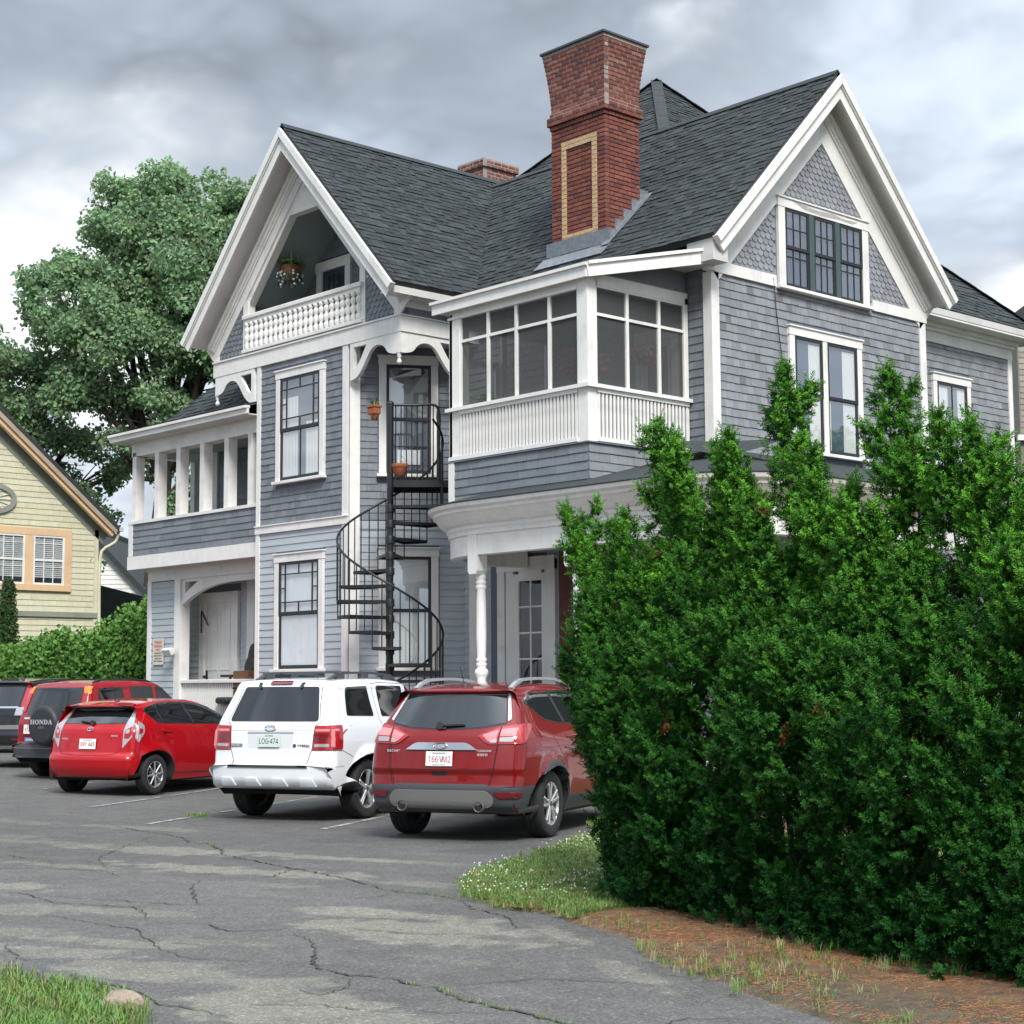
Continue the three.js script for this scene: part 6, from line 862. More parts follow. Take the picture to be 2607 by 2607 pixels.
// --- older red SUV with a spare wheel on its back, and the black crossover at the edge
{
  const c = new Car('red_suv', 'older red SUV with a black covered spare wheel behind the red hatchback', [-26.42, -14.15], 17, {
    paint: carPaint('faded_red_car_paint', C3(0.27, 0.006, 0.014)), width: 0.85, taper: [0.06, 0.2, 0.55, 0.15, -2.3, 1.1], bow: 0.08, crown: 0.03,
    sect: [[0.2, 0.95], [0.5, 0.99], [0.8, 1], [1.0, 0.97], [1.2, 0.90], [1.55, 0.79], [1.7, 0.7]],
    prof: [[0.42, 0.34, 0.03, 0.08, 1], [0.78, 0.36, 0.03, 0.05], [0.80, 0.52, 0.03, 0.06], [0.78, 0.60, 0.01, 0.06], [0.70, 0.61, 0.01, 0.07], [0.70, 0.95, 0.05, 0.07], [0.67, 1.05, 0.03, 0.07], [0.50, 1.52, 0.04, 0.06], [0.42, 1.60, 0.08, 0.08], [0.0, 1.655, 0.3, 0.11], [-0.8, 1.665, 0.4, 0.12], [-1.35, 1.61, 0.2, 0.1], [-2.05, 1.06, 0.15, 0.09], [-3.0, 0.95, 0.2, 0.12], [-3.3, 0.8, 0.1, 0.1], [-3.38, 0.5, 0.1, 0.1], [-3.25, 0.3, 0.05, 0.04], [-3.0, 0.28, 0, 0.02, 1], ...arch(-2.62, 0.34, 0.38, 0.27), [-2.1, 0.26, 0, 0.03, 1], [-0.45, 0.26, 0, 0.03, 1], ...arch(0, 0.34, 0.38, 0.27)],
  });
  for (const [x, z] of [[0.74, 0], [-0.74, 0], [0.74, -2.62], [-0.74, -2.62]]) c.wheel(x, z, 0.34, 0.205, 5, { wide: 1.1 });
  c.patch('rear_window', 'rear', [[-0.60, 1.08, 0.03], [0.60, 1.08, 0.03], [0.545, 1.53, 0.04], [-0.545, 1.53, 0.04]], cm.glass, 0.006);
  for (const s of [-1, 1]) { const f = p => s > 0 ? p : mir(p), sd = s > 0 ? 'right' : 'left'; c.patch('tail_light', 'rear', f([[0.645, 1.12], [0.74, 1.12], [0.68, 1.42], [0.60, 1.42]]), cm.red, 0.014); c.patch('turn_light', 'rear', f([[0.60, 1.43], [0.70, 1.43], [0.67, 1.55], [0.57, 1.55]]), cm.amber, 0.014); c.patch('turn_light', sd, [[0.62, 1.42], [0.44, 1.42], [0.42, 1.56], [0.56, 1.56]], cm.amber, 0.014); c.patch('quarter_window', sd, [[0.33, 1.14, 0.03], [-0.32, 1.13, 0.03], [-0.32, 1.53, 0.03], [0.26, 1.52, 0.04]], cm.glass, 0.006); c.patch('side_window', sd, [[-0.5, 1.13, 0.03], [-1.05, 1.12, 0.03], [-1.05, 1.55, 0.03], [-0.5, 1.545, 0.04]], cm.glass, 0.006); c.patch('side_window', sd, [[-1.13, 1.12, 0.03], [-1.88, 1.1, 0.03], [-1.42, 1.51, 0.06], [-1.13, 1.55, 0.03]], cm.glass, 0.006); c.patch('bumper', sd, [[0.85, 0.36], [0.85, 0.60], [0.46, 0.60], [0.40, 0.36]], cm.clad, 0.012); }
  c.patch('bumper', 'rear', [[-0.86, 0.60], [0.86, 0.60], [0.86, 0.36], [-0.86, 0.36]], cm.clad, 0.012, c.o, 4); c.line('bumper_line', 'rear', [[-0.8, 0.52], [0.8, 0.52]], 0.01, cm.silver, 0.016);
  const sp = put('spare_wheel', new MB().lathe([[0, 0.12], [0.25, 0.12], [0.31, 0.10], [0.335, 0.05], [0.335, -0.1], [0.28, -0.12]], 40, M4().makeRotationX(Math.PI / 2)), M('vinyl_cover', C3(0.02, 0.022, 0.026), { roughness: 0.55 }), c.o); sp.position.set(0.12, 0.90, 0.86);
  put('lettering', textGeo('HONDA', 0.075, 0.003, fontS, 1.25), cm.badgeWhite, sp).position.set(0, 0.06, 0.121); put('lettering', textGeo('CR-V', 0.035, 0.003, fontB, 1.2), cm.silver, sp).position.set(0, -0.03, 0.121);
  c.plateAt(0.83, 0.305, 0.152, [['972', cm.plateRed, 0.22], ['6', cm.plateDark, 0.6]], { x: -0.42 }); c.patch('garnish', 'rear', [[-0.62, 1.0], [-0.22, 1.0], [-0.22, 1.03], [-0.62, 1.03]], cm.badgeWhite, 0.012); c.patch('bumper_sticker', 'rear', [[-0.58, 0.62], [-0.22, 0.62], [-0.22, 0.69], [-0.58, 0.69]], cm.sticker, 0.006); c.text('lettering', 'COMMIT', 'rear', -0.4, 0.655, 0.035, cm.plate, fontB, 1.2, 0.009); roofRail(c, 0.5, 0.2, -1.3, 0.03, cm.trim, 0.03);
}
{
  const c = new Car('black_crossover', 'black crossover with tall red tail light cut by the left edge', [-29.85, -14.7], 26, {
    paint: carPaint('black_car_paint', C3(0.012, 0.012, 0.016)), width: 0.91, taper: [0.09, 0.25, 0.65, 0.2, -2.4, 1.2], bow: 0.11, crown: 0.03,
    sect: [[0.2, 0.92], [0.5, 0.98], [0.8, 1], [1.0, 0.97], [1.2, 0.88], [1.5, 0.76], [1.65, 0.66]],
    prof: [[0.42, 0.27, 0.03, 0.08, 1], [0.8, 0.3, 0.04, 0.05], [0.93, 0.42, 0.05, 0.08], [0.95, 0.6, 0.03, 0.09], [0.90, 0.68, 0.02, 0.09], [0.88, 0.95, 0.05, 0.09], [0.82, 1.08, 0.04, 0.09], [0.5, 1.5, 0.02, 0.08], [0.56, 1.55, 0.02, 0.06], [0.52, 1.58, 0.03, 0.07], [0.0, 1.64, 0.3, 0.12], [-0.8, 1.65, 0.4, 0.12], [-1.4, 1.58, 0.2, 0.11], [-2.3, 1.08, 0.2, 0.09], [-3.1, 0.95, 0.2, 0.13], [-3.5, 0.7, 0.1, 0.12], [-3.5, 0.4, 0.1, 0.1], [-3.3, 0.25, 0.05, 0.04], [-3.03, 0.24, 0, 0.02, 1], ...arch(-2.62, 0.35, 0.39, 0.25), [-2.1, 0.22, 0, 0.03, 1], [-0.5, 0.22, 0, 0.03, 1], ...arch(0, 0.35, 0.39, 0.25)],
  });
  for (const [x, z] of [[0.785, 0], [-0.785, 0], [0.785, -2.62], [-0.785, -2.62]]) c.wheel(x, z, 0.35, 0.225, 5, { split: 0.15, wide: 0.8 });
  c.patch('rear_window', 'rear', [[-0.62, 1.12, 0.03], [0.62, 1.12, 0.03], [0.55, 1.49, 0.03], [-0.55, 1.49, 0.03]], cm.glass, 0.006);
  for (const s of [-1, 1]) { const f = p => s > 0 ? p : mir(p), sd = s > 0 ? 'right' : 'left'; c.patch('tail_light', 'rear', f([[0.66, 1.13], [0.86, 0.95], [0.86, 1.2], [0.66, 1.55], [0.58, 1.55]]), cm.red, 0.013); c.patch('tail_light', sd, [[0.82, 0.96], [0.45, 1.0, 0.02], [0.62, 1.2], [0.46, 1.52], [0.58, 1.52], [0.82, 1.15]], cm.red, 0.013); c.patch('tail_light_lens', 'rear', f([[0.6, 0.95], [0.82, 0.95], [0.8, 1.1], [0.6, 1.1]]), cm.clear, 0.015); c.patch('reflector', 'rear', f([[0.6, 0.5], [0.85, 0.5], [0.85, 0.54], [0.6, 0.54]]), cm.redDeep, 0.012); c.patch('side_window', sd, [[0.25, 1.36, 0.03], [-0.1, 1.17, 0.05], [-2.0, 1.12, 0.04], [-1.5, 1.48, 0.1], [-0.8, 1.54, 0.2], [0.1, 1.46, 0.06]], cm.glass, 0.006); c.line('window_chrome', sd, [[-1.9, 1.115], [-0.1, 1.165], [0.27, 1.37], [0.0, 1.5]], 0.025, cm.chrome, 0.009); }
  c.patch('chrome_bar', 'rear', [[-0.62, 1.08], [0.62, 1.08], [0.62, 1.115], [-0.62, 1.115]], cm.chrome, 0.01); c.patch('garnish', 'rear', [[-0.85, 0.70], [0.85, 0.70], [0.85, 0.78], [-0.85, 0.76]], cm.silver, 0.01); c.patch('skid_plate', 'rear', [[-0.6, 0.34], [0.6, 0.34], [0.7, 0.40], [-0.7, 0.40]], cm.chrome, 0.014); antenna(c, 0.2, 0.1, 0.12, 0.08);
}
// ---------- spiral staircase ----------
{
  const t = thing('spiral_staircase', 'black iron spiral staircase winding up to the landing beside the screened porch', 'staircase', [-21.73, 0, -17.21]);
  const R = 0.88, vr = V3(0.621, 0, -0.784), vf = V3(-0.784, 0, -0.621), dirA = a => vr.clone().multiplyScalar(Math.cos(a)).addScaledVector(vf, Math.sin(a)), at = (a, r, y) => dirA(a).multiplyScalar(r).add(V3(0, y, 0));
  const TOP = 4.86, rise = 0.2607;
  put('pole', new MB().rod(V3(0, 0, 0), V3(0, 6.3, 0), 0.055, 0.055, 16).lathe([[0.06, 0], [0.06, 0.02], [0.03, 0.05], [0, 0.055]], 16, M4().makeTranslation(0, 6.3, 0)), mats.black, t);
  const rails = [], step = 29.5 * rad;
  for (let k = 1; k <= 18; k++) {
    const a = (k - 1) * step + 0.02, y = TOP - k * rise, h = 0.5 * 31 * rad, m = new MB(), n = 6, pts = [];
    for (let i = 0; i <= n; i++) pts.push(at(a - h + 2 * h * i / n, R, 0)); const inner = [at(a + 1.2, 0.06, 0), at(a - 1.2, 0.06, 0)];
    const ring = [...pts, ...inner]; const c = at(a, 0.4, 0);
    for (let i = 0; i < ring.length; i++) { const p = ring[i], q = ring[(i + 1) % ring.length]; m.tri([c.x, y, c.z], [q.x, y, q.z], [p.x, y, p.z]).tri([c.x, y - 0.012, c.z], [p.x, y - 0.012, p.z], [q.x, y - 0.012, q.z]).quad([p.x, y, p.z], [q.x, y, q.z], [q.x, y - 0.05, q.z], [p.x, y - 0.05, p.z]); }
    m.lathe([[0.075, -0.11], [0.075, 0.01], [0.05, 0.02]], 14, M4().makeTranslation(0, y, 0)); put('tread', m, mats.black, t);
    for (let b = 0; b < 3; b++) { const q = a - h + 2 * h * b / 3, yy = y, top = yy + 0.90 + rise * (1 - b / 3) * 0.9; put('baluster', new MB().rod(at(q, R - 0.01, yy - 0.05), at(q, R - 0.01, top), 0.0105, 0.0105, 6), mats.black, t); }
  }
  for (let i = 0; i <= 110; i++) { const f = i / 110 * 18.2 + 0.2; rails.push(at((f - 1) * step - 15 * rad + 0.02, R - 0.01, TOP - f * rise + 1.15)); }
  put('handrail', new MB().tube(rails, 0.02, 260, 8), mats.black, t);
  // square-cornered landing with its rail
  const LT = TOP + 0.16, L = at(0, 1.28, 0), B = at(Math.PI / 2, 0.86, 0), m = new MB(), P = [V3(0, 0, 0), L, L.clone().add(B), B];
  m.quad([P[0].x, LT, P[0].z], [P[1].x, LT, P[1].z], [P[2].x, LT, P[2].z], [P[3].x, LT, P[3].z]); for (let i = 0; i < 4; i++) m.bar(P[i].clone().setY(LT - 0.055), P[(i + 1) % 4].clone().setY(LT - 0.055), 0.03, 0.11); put('landing', m, mats.black, t);
  const F = at(0, 0.80, 0); const lr = new MB().tube([V3(0, 6.28, 0), F.clone().setY(6.28).multiplyScalar(1).setY(6.28), F.clone().setY(6.2), F.clone().setY(5.5), F.clone().setY(LT - 0.02)].flatMap((p, i, a) => i === 1 ? [p.clone().multiplyScalar(0.5).setY(6.28), p.clone().multiplyScalar(0.93).setY(6.28)] : [p]), 0.022, 60, 8); put('landing_rail', lr, mats.black, t);
  for (let i = 1; i < 9; i++) put('baluster', new MB().rod(F.clone().multiplyScalar(i / 9).setY(LT), F.clone().multiplyScalar(i / 9).setY(6.27), 0.0105, 0.0105, 6), mats.black, t);
  const F2 = B.clone(); put('landing_rail', new MB().tube([F.clone().setY(6.24), F.clone().addScaledVector(F2, 0.5).setY(6.24), F.clone().addScaledVector(F2, 1).setY(6.2)], 0.02, 20, 6), mats.black, t);
  for (let i = 1; i < 7; i++) { const p = F.clone().addScaledVector(F2, i / 6.5); put('baluster', new MB().rod(p.clone().setY(LT), p.clone().setY(6.23), 0.0105, 0.0105, 6), mats.black, t); }
}
// ---------- pots, baskets and small things ----------
function sprays(parent, name, n, len, spread, cols, seed, y0, w = 0.012, droop = 0.3) { const r = mulberry(seed), groups = cols.map(() => new MB()); for (let i = 0; i < n; i++) { const a = rr(0, 6.28, r), L = len * rr(0.5, 1.1, r), c = Math.cos(a), s = Math.sin(a), o = spread * r(), pts = [0, 0.5, 1].map(t => V3(c * (o + L * t * 0.7), y0 + L * (t * 0.8 - droop * t * t * 1.6), s * (o + L * t * 0.7))), g = groups[i % cols.length]; for (let k = 0; k < 2; k++) { const p = pts[k], q = pts[k + 1], wk = w * (1 - k * 0.6); g.quad([p.x - s * w, p.y, p.z + c * w], [p.x + s * w, p.y, p.z - c * w], [q.x + s * wk, q.y, q.z - c * wk], [q.x - s * wk, q.y, q.z + c * wk]); } } groups.forEach((g, i) => { if (g.g.length) put(name, g, M(name + i, C3(...cols[i]), { side: THREE.DoubleSide, roughness: 0.6 }), parent); }); }
const greens = [[0.08, 0.18, 0.03], [0.05, 0.13, 0.03], [0.12, 0.22, 0.05]];
const potProf = (r, h) => [[0, 0], [r * 0.72, 0], [r * 0.9, h * 0.72], [r, h * 0.72], [r * 1.04, h], [r * 0.93, h], [r * 0.85, h * 0.8], [0, h * 0.8]];
{
  const p = thing('flower_pot', 'terracotta pot with thin grassy plant fixed beside the upper glazed door', 'flower pot', [-21.42, 5.93, -16.63]); put('pot', new MB().rbox(-0.15, 0.02, -0.12, 0.15, 0.2, 0.12, 0.02).rbox(-0.17, 0.2, -0.14, 0.17, 0.27, 0.14, 0.015).add(new MB().lathe(potProf(0.12, 0.2), 16, M4().makeTranslation(0.02, -0.13, 0)).g[0]), mats.terra, p); sprays(p, 'leaves', 34, 0.3, 0.08, greens, 41, 0.26, 0.008, 0.1); p.scale.setScalar(0.6); p.position.y += 0.08;
  const q = thing('flower_pot', 'empty terracotta pot standing on the stair landing', 'flower pot', [-21.24, 5.025, -17.02]); put('pot', new MB().lathe(potProf(0.13, 0.2), 20), mats.terra, q);
  const b = thing('hanging_basket', 'wicker hanging basket with spider plant and white flowers in the gable balcony', 'hanging basket', [-25.9, 9.3, -18.1]);
  put('basket', new MB().lathe([[0, 0], [0.12, 0.02], [0.19, 0.12], [0.21, 0.28], [0.19, 0.28], [0.1, 0.2], [0, 0.2]], 16), M('wicker', C3(0.3, 0.15, 0.07), { roughness: 0.9, map: T.brick, bumpMap: T.bump, bumpScale: 0.01 }), b);
  put('rope', new MB().rod(V3(-0.18, 0.25, 0), V3(0, 1.15, 0), 0.016).rod(V3(0.16, 0.25, 0.1), V3(0, 1.15, 0), 0.016).rod(V3(0.05, 0.25, -0.18), V3(0, 1.15, 0), 0.016), M('jute', C3(0.4, 0.32, 0.17)), b); sprays(b, 'leaves', 64, 0.55, 0.06, [[0.16, 0.32, 0.06], [0.1, 0.22, 0.05], [0.2, 0.34, 0.08]], 42, 0.25, 0.02, 0.45);
  const fl = new MB(), r = mulberry(43); for (let i = 0; i < 34; i++) { const a = rr(0, 6.28, r); fl.add(new THREE.IcosahedronGeometry(0.026, 0), M4().makeTranslation(Math.cos(a) * rr(0.18, 0.27, r), rr(-0.12, 0.16, r), Math.sin(a) * rr(0.18, 0.27, r))); } put('flowers', fl, M('white_petals', C3(0.65, 0.68, 0.7)), b); const ff = new MB(); sprays(b, 'trailing_leaves', 40, 0.28, 0.16, [[0.04, 0.08, 0.04], [0.03, 0.06, 0.035]], 44, 0.12, 0.02, 0.9);
  const c = thing('balcony_plant', 'light green potted plant behind the balcony balustrade', 'potted plant', [-25.2, 7.88, -18.35]); put('pot', new MB().lathe(potProf(0.18, 0.4), 16), mats.terra, c); sprays(c, 'leaves', 90, 0.75, 0.1, [[0.13, 0.26, 0.04], [0.08, 0.18, 0.03]], 45, 0.38, 0.035, 0.15);
  const d = thing('flower_basket', 'hanging basket of pink flowers behind the screen near the porch corner', 'hanging basket', [-17.9, 6.25, -17.9]); put('basket', new MB().lathe([[0, 0], [0.16, 0.03], [0.22, 0.2], [0, 0.18]], 14), mats.wood, d); put('hook_wire', new MB().rod(V3(0, 0.2, 0), V3(0, 1.35, 0), 0.006), mats.black, d); sprays(d, 'leaves', 60, 0.4, 0.1, greens, 46, 0.2, 0.03, 0.6); const pk = new MB(), r2 = mulberry(47); for (let i = 0; i < 110; i++) { const u = sphereDir(r2); pk.add(new THREE.IcosahedronGeometry(rr(0.02, 0.045, r2), 0), M4().makeTranslation(u.x * 0.42, 0.25 + u.y * 0.26, u.z * 0.36)); } put('flowers', pk, M('pink_petals', C3(0.6, 0.07, 0.16)), d);
  const d2 = thing('flower_basket', 'smaller hanging basket of red flowers behind the side screen of the porch', 'hanging basket', [-17.35, 6.5, -18.75]); put('basket', new MB().lathe([[0, 0], [0.13, 0.03], [0.18, 0.16], [0, 0.15]], 14), mats.wood, d2); put('hook_wire', new MB().rod(V3(0, 0.16, 0), V3(0, 1.1, 0), 0.006), mats.black, d2); sprays(d2, 'leaves', 40, 0.3, 0.08, greens, 48, 0.15, 0.03, 0.6); const rk = new MB(); for (let i = 0; i < 40; i++) { const u = sphereDir(r2); rk.add(new THREE.IcosahedronGeometry(0.03, 0), M4().makeTranslation(u.x * 0.25, 0.18 + u.y * 0.18, u.z * 0.25)); } put('flowers', rk, M('red_petals', C3(0.6, 0.03, 0.03)), d2);
  for (const [x, z, h, l] of [[-19.3, -17.75, 1.3, 'tall green plant behind the middle front screen of the porch'], [-18.6, -17.7, 0.9, 'bright green leafy plant behind the third front screen of the porch']]) { const e = thing('porch_plant', l, 'potted plant', [x, 5.02, z]); put('pot', new MB().lathe(potProf(0.2, 0.75), 16), mats.terra, e); sprays(e, 'leaves', 90, h * 0.6, 0.14, [[0.1, 0.28, 0.05], [0.07, 0.2, 0.04]], Math.round(h * 50), 0.7, 0.05, 0.2); }
}
{ // things on and beside the left porch
  const g = thing('gaming_chair', 'black high-backed gaming chair on the ground-floor porch beside the white door', 'chair', [-27.93, 0.85, -18.28], -0.25);
  const bl = M('black_upholstery', C3(0.012, 0.012, 0.014), { roughness: 0.6 }), s = new THREE.Shape(); s.moveTo(-0.22, 0.5); s.bezierCurveTo(-0.32, 0.7, -0.28, 0.85, -0.2, 0.98); s.bezierCurveTo(-0.3, 1.1, -0.22, 1.2, -0.14, 1.26); s.bezierCurveTo(-0.16, 1.4, -0.1, 1.5, 0, 1.5); s.bezierCurveTo(0.1, 1.5, 0.16, 1.4, 0.14, 1.26); s.bezierCurveTo(0.22, 1.2, 0.3, 1.1, 0.2, 0.98); s.bezierCurveTo(0.28, 0.85, 0.32, 0.7, 0.22, 0.5); s.closePath();
  put('backrest', new MB().shape(s, -0.08, 0.06, M4().makeRotationX(-0.15).setPosition(0, 0, -0.15), 0.02), bl, g); put('seat', new MB().rbox(-0.27, 0.42, -0.28, 0.27, 0.54, 0.28, 0.05), bl, g); for (const x of [-0.33, 0.29]) put('armrest', new MB().rbox(x, 0.68, -0.15, x + 0.06, 0.72, 0.15, 0.015).box(x + 0.015, 0.45, -0.03, x + 0.045, 0.68, 0.03), bl, g); g.scale.setScalar(1.1); put('base', new MB().rod(V3(0, 0.08, 0), V3(0, 0.44, 0), 0.03).bar(V3(-0.3, 0.08, 0), V3(0.3, 0.08, 0), 0.05, 0.04).bar(V3(0, 0.085, -0.3), V3(0, 0.085, 0.3), 0.05, 0.04), bl, g);
  const w = thing('wooden_cabinet', 'small brown wooden cabinet beside the gaming chair on the porch', 'cabinet', [-27.55, 0.85, -18.35]); put('cabinet_body', new MB().rbox(-0.25, 0, -0.2, 0.25, 1.1, 0.2, 0.01), mats.wood, w); put('cabinet_door', new MB().rbox(-0.22, 0.08, 0.2, 0.22, 1.0, 0.215, 0.005), mats.wood, w);
  const s2 = thing('small_stool', 'low black stool in front of the white porch door', 'stool', [-28.12, 0.85, -18.3]); put('stool_top', new MB().rbox(-0.2, 0.98, -0.12, 0.2, 1.03, 0.12, 0.02), bl, s2); put('stool_leg', new MB().rod(V3(0, 0, 0), V3(0, 0.98, 0), 0.025).lathe([[0, 0], [0.2, 0], [0.2, 0.02], [0.03, 0.05]], 14), bl, s2);
  const sg = thing('parking_sign', 'cream tenant parking notice with red and black lettering on the left porch wall', 'sign', [-30.44, 2.37, -18.06]); put('board', new MB().rbox(-0.2, -0.27, -0.006, 0.2, 0.27, 0.006, 0.004), M('cream_board', C3(0.62, 0.57, 0.47), { roughness: 0.5 }), sg);
  [['TENANT', 0.2, 0.06, 1], ['PARKING', 0.12, 0.055, 1], ['ONLY', 0.045, 0.055, 1], ['Unauthorized', -0.03, 0.034, 0], ['vehicles will be', -0.085, 0.034, 0], ['towed at the', -0.14, 0.034, 0], ['owner’s expense', -0.2, 0.034, 0]].forEach(([tx, y, sz, red]) => put('sign_lettering', textGeo(tx.replace('’', "'"), sz, 0.001, fontB, 0.9), red ? cm.plateRed : cm.seam, sg).position.set(0, y - sz / 2 + 0.02, 0.0065));
  const fl = thing('floodlight', 'small white twin security floodlight on the left porch post', 'light', [-29.78, 2.38, -18.0]); for (const x of [-0.09, 0.07]) put('lamp_head', new MB().rbox(-0.08, -0.07, 0, 0.08, 0.07, 0.1, 0.02, M4().makeRotationX(0.5).setPosition(x, 0, 0.06)), mats.white, fl); put('mount', new MB().rbox(-0.05, -0.05, -0.02, 0.05, 0.05, 0.05, 0.01), mats.white, fl);
  const cb = solo('wall_cable', new MB().tube([V3(8.31, 8.05, -3.2), V3(8.30, 7.5, -3.27), V3(8.305, 6.8, -3.38), V3(8.30, 6.2, -3.52), V3(8.30, 5.4, -3.55)], 0.007, 30, 5), mats.black, 'thin black cable hanging down the right-hand grey wall from the gable sill', 'cable', [-24.8, 0, -17.6]);
}
{ // rock at the verge
  const g = new THREE.IcosahedronGeometry(0.11, 4), p = g.attributes.position, v = V3(); for (let i = 0; i < p.count; i++) { v.fromBufferAttribute(p, i); const n = v.clone().normalize(), f = 1 + 0.35 * (fbm(n.x * 1.6 + 4, n.y * 1.6, n.z * 1.6, 4) - 0.5) + 0.1 * (noise3(n.x * 5, n.y * 5, n.z * 5) - 0.5); p.setXYZ(i, v.x * f * 1.0, Math.max(-0.05, v.y * f * 0.62), v.z * f * 0.8); } const gg = mergeVertices(strip(g)); gg.computeVertexNormals();
  solo('rock', boxUV(gg), M('tan_rock', C3(0.40, 0.32, 0.24), { map: T.brick, bumpMap: T.bump, bumpScale: 0.012, roughness: 0.9 }), 'tan rock lying at the edge of the grass in the lower left corner', 'rock', [-7.55, 0.06, -4.32], 0.5);
}
// ---------- neighbouring houses ----------
{
  const y = thing('yellow_house', 'pale yellow shingled house with peach trim and oval attic window at the left edge', 'house', [-41, 0, -12.2], Math.PI / 2), Wd = 10.2, ridge = 10.6, yel = tones('pale_yellow_shingle', [[0.80, 0.765, 0.545], [0.77, 0.735, 0.515], [0.82, 0.785, 0.575]], { map: T.grain, roughness: 0.75 }), peach = M('peach_trim', C3(0.74, 0.51, 0.30), { map: T.paint }), sage = M('sage_trim', C3(0.27, 0.29, 0.24), { map: T.paint }), tan = M('tan_gutter', C3(0.44, 0.35, 0.26), { map: T.paint });
  const slope = (ridge - 5.95) / (Wd / 2 + 0.45), w = put('wall', new MB().prism([[0, 0], [Wd, 0], [Wd, 6.2], [Wd / 2, ridge - 0.15], [0, 6.2]], -0.2, 0), yel[1], y); put('side_wall', new MB().box(Wd - 0.2, 0, -9, Wd, 6.0, -0.2), yel[0], y);
  const r = mulberry(90); const lim = v => v < 6.0 ? [0.1, Wd - 0.1] : [(v - 6.0) / slope * 1 + 0.1, Wd - 0.1 - (v - 6.0) / slope]; const holes = [[6.0, 9.42, 4.2, 5.84]];
  for (let v = 3.66; v < 9.6; v += 0.15) { const [a0, b0] = lim(v + 0.15); for (const [a, b] of holesOf(holes, Math.max(a0, 4.6), b0, v, v + 0.15)) { let x = a; while (x < b - 0.01) { let l = rr(0.6, 1.8, r); if (b - x - l < 0.3) l = b - x; put('board', boxUV(wedge(l - 0.004, 0.165, 0.018, 0.003).translate(0, 0, 0)), yel[Math.floor(r() * 3)], w).position.set(x + l / 2, v, 0.001); x += l; } } }
  for (let v = 1.2; v < 3.5; v += 0.15) put('board', boxUV(wedge(Wd - 0.2, 0.16, 0.018, 0.003)), yel[0], w).position.set(Wd / 2, v, -0.0005);
  put('belt_board', new MB().box(0, 3.52, 0, Wd, 3.66, 0.06), sage, y); put('corner_board', new MB().box(Wd - 0.1, 0, 0, Wd + 0.02, 5.9, 0.03), yel[2], y);
  const half = Wd / 2 + 0.45, fr = M4().makeTranslation(Wd / 2, 0, 0); put('frieze_board', new MB().prism(chev(ridge, slope, half, 0.1, 0.52), 0.001, 0.03, fr), sage, y); put('rake_board', new MB().prism(chev(ridge, slope, half, 0.02, 0.2), 0.34, 0.4, fr), tan, y); put('rake_board', new MB().prism(chev(ridge, slope, half, 0.2, 0.3), 0.2, 0.34, fr), peach, y); put('soffit', new MB().prism(chev(ridge, slope, half, 0.1, 0.14), 0.03, 0.34, fr), sage, y);
  for (const s of [-1, 1]) { const p = [[0, ridge + 0.02], [s * half, ridge + 0.02 - slope * half], [s * half, ridge - 0.1 - slope * half], [0, ridge - 0.1]]; put('roof', new MB().prism(p, -9, 0.42, fr), roofTone[2], y); }
  put('gutter', new MB().box(Wd + 0.42, 5.86, -9, Wd + 0.54, 5.97, 0.44), mats.whiteDull, y); put('downpipe', new MB().tube([V3(Wd + 0.46, 5.88, 0.3), V3(Wd + 0.42, 5.6, 0.25), V3(Wd + 0.1, 5.35, 0.1), V3(Wd + 0.05, 5.1, 0.08), V3(Wd + 0.05, 3, 0.08), V3(Wd + 0.05, 0, 0.08)], 0.045, 40, 8), yel[2], y);
  const win = (u0, u1) => { const o = put('window', new MB().box(u0, 4.36, 0.0, u0 + 0.05, 5.66, 0.05).box(u1 - 0.05, 4.36, 0, u1, 5.66, 0.05).box(u0 + 0.05, 5.61, 0, u1 - 0.05, 5.66, 0.05).box(u0 + 0.05, 4.36, 0, u1 - 0.05, 4.41, 0.05).box(u0 + 0.05, 4.98, 0, u1 - 0.05, 5.03, 0.045), mats.white, y); put('backing', new MB().box(u0, 4.36, 0.001, u1, 5.66, 0.006), mats.dark, o); for (let v = 4.55; v < 5.6; v += 0.052) put('blind_slat', new MB().box(u0 + 0.06, v, 0.009, u1 - 0.06, v + 0.036, 0.016), mats.blind, o); for (const k of [1 / 3, 2 / 3]) { const x = lerp(u0 + 0.05, u1 - 0.05, k); put('muntin', new MB().box(x - 0.011, 4.41, 0.022, x + 0.011, 5.61, 0.036), mats.white, o); } for (const v of [5.45, 4.83]) put('muntin', new MB().box(u0 + 0.05, v - 0.011, 0.023, u1 - 0.05, v + 0.011, 0.035), mats.white, o); put('pane', new MB().quad([u0 + 0.05, 4.41, 0.029], [u1 - 0.05, 4.41, 0.029], [u1 - 0.05, 5.61, 0.029], [u0 + 0.05, 5.61, 0.029]), mats.pane, o); };
  win(8.32, 9.21); win(7.18, 8.08); win(6.06, 6.95); put('window_trim', new MB().box(5.85, 5.66, 0, 9.42, 5.84, 0.06).box(5.85, 4.2, 0, 9.42, 4.36, 0.07).box(9.21, 4.36, 0, 9.42, 5.66, 0.06).box(8.08, 4.36, 0, 8.32, 5.66, 0.055).box(6.95, 4.36, 0, 7.18, 5.66, 0.055).box(5.85, 4.36, 0, 6.06, 5.66, 0.06), peach, y);
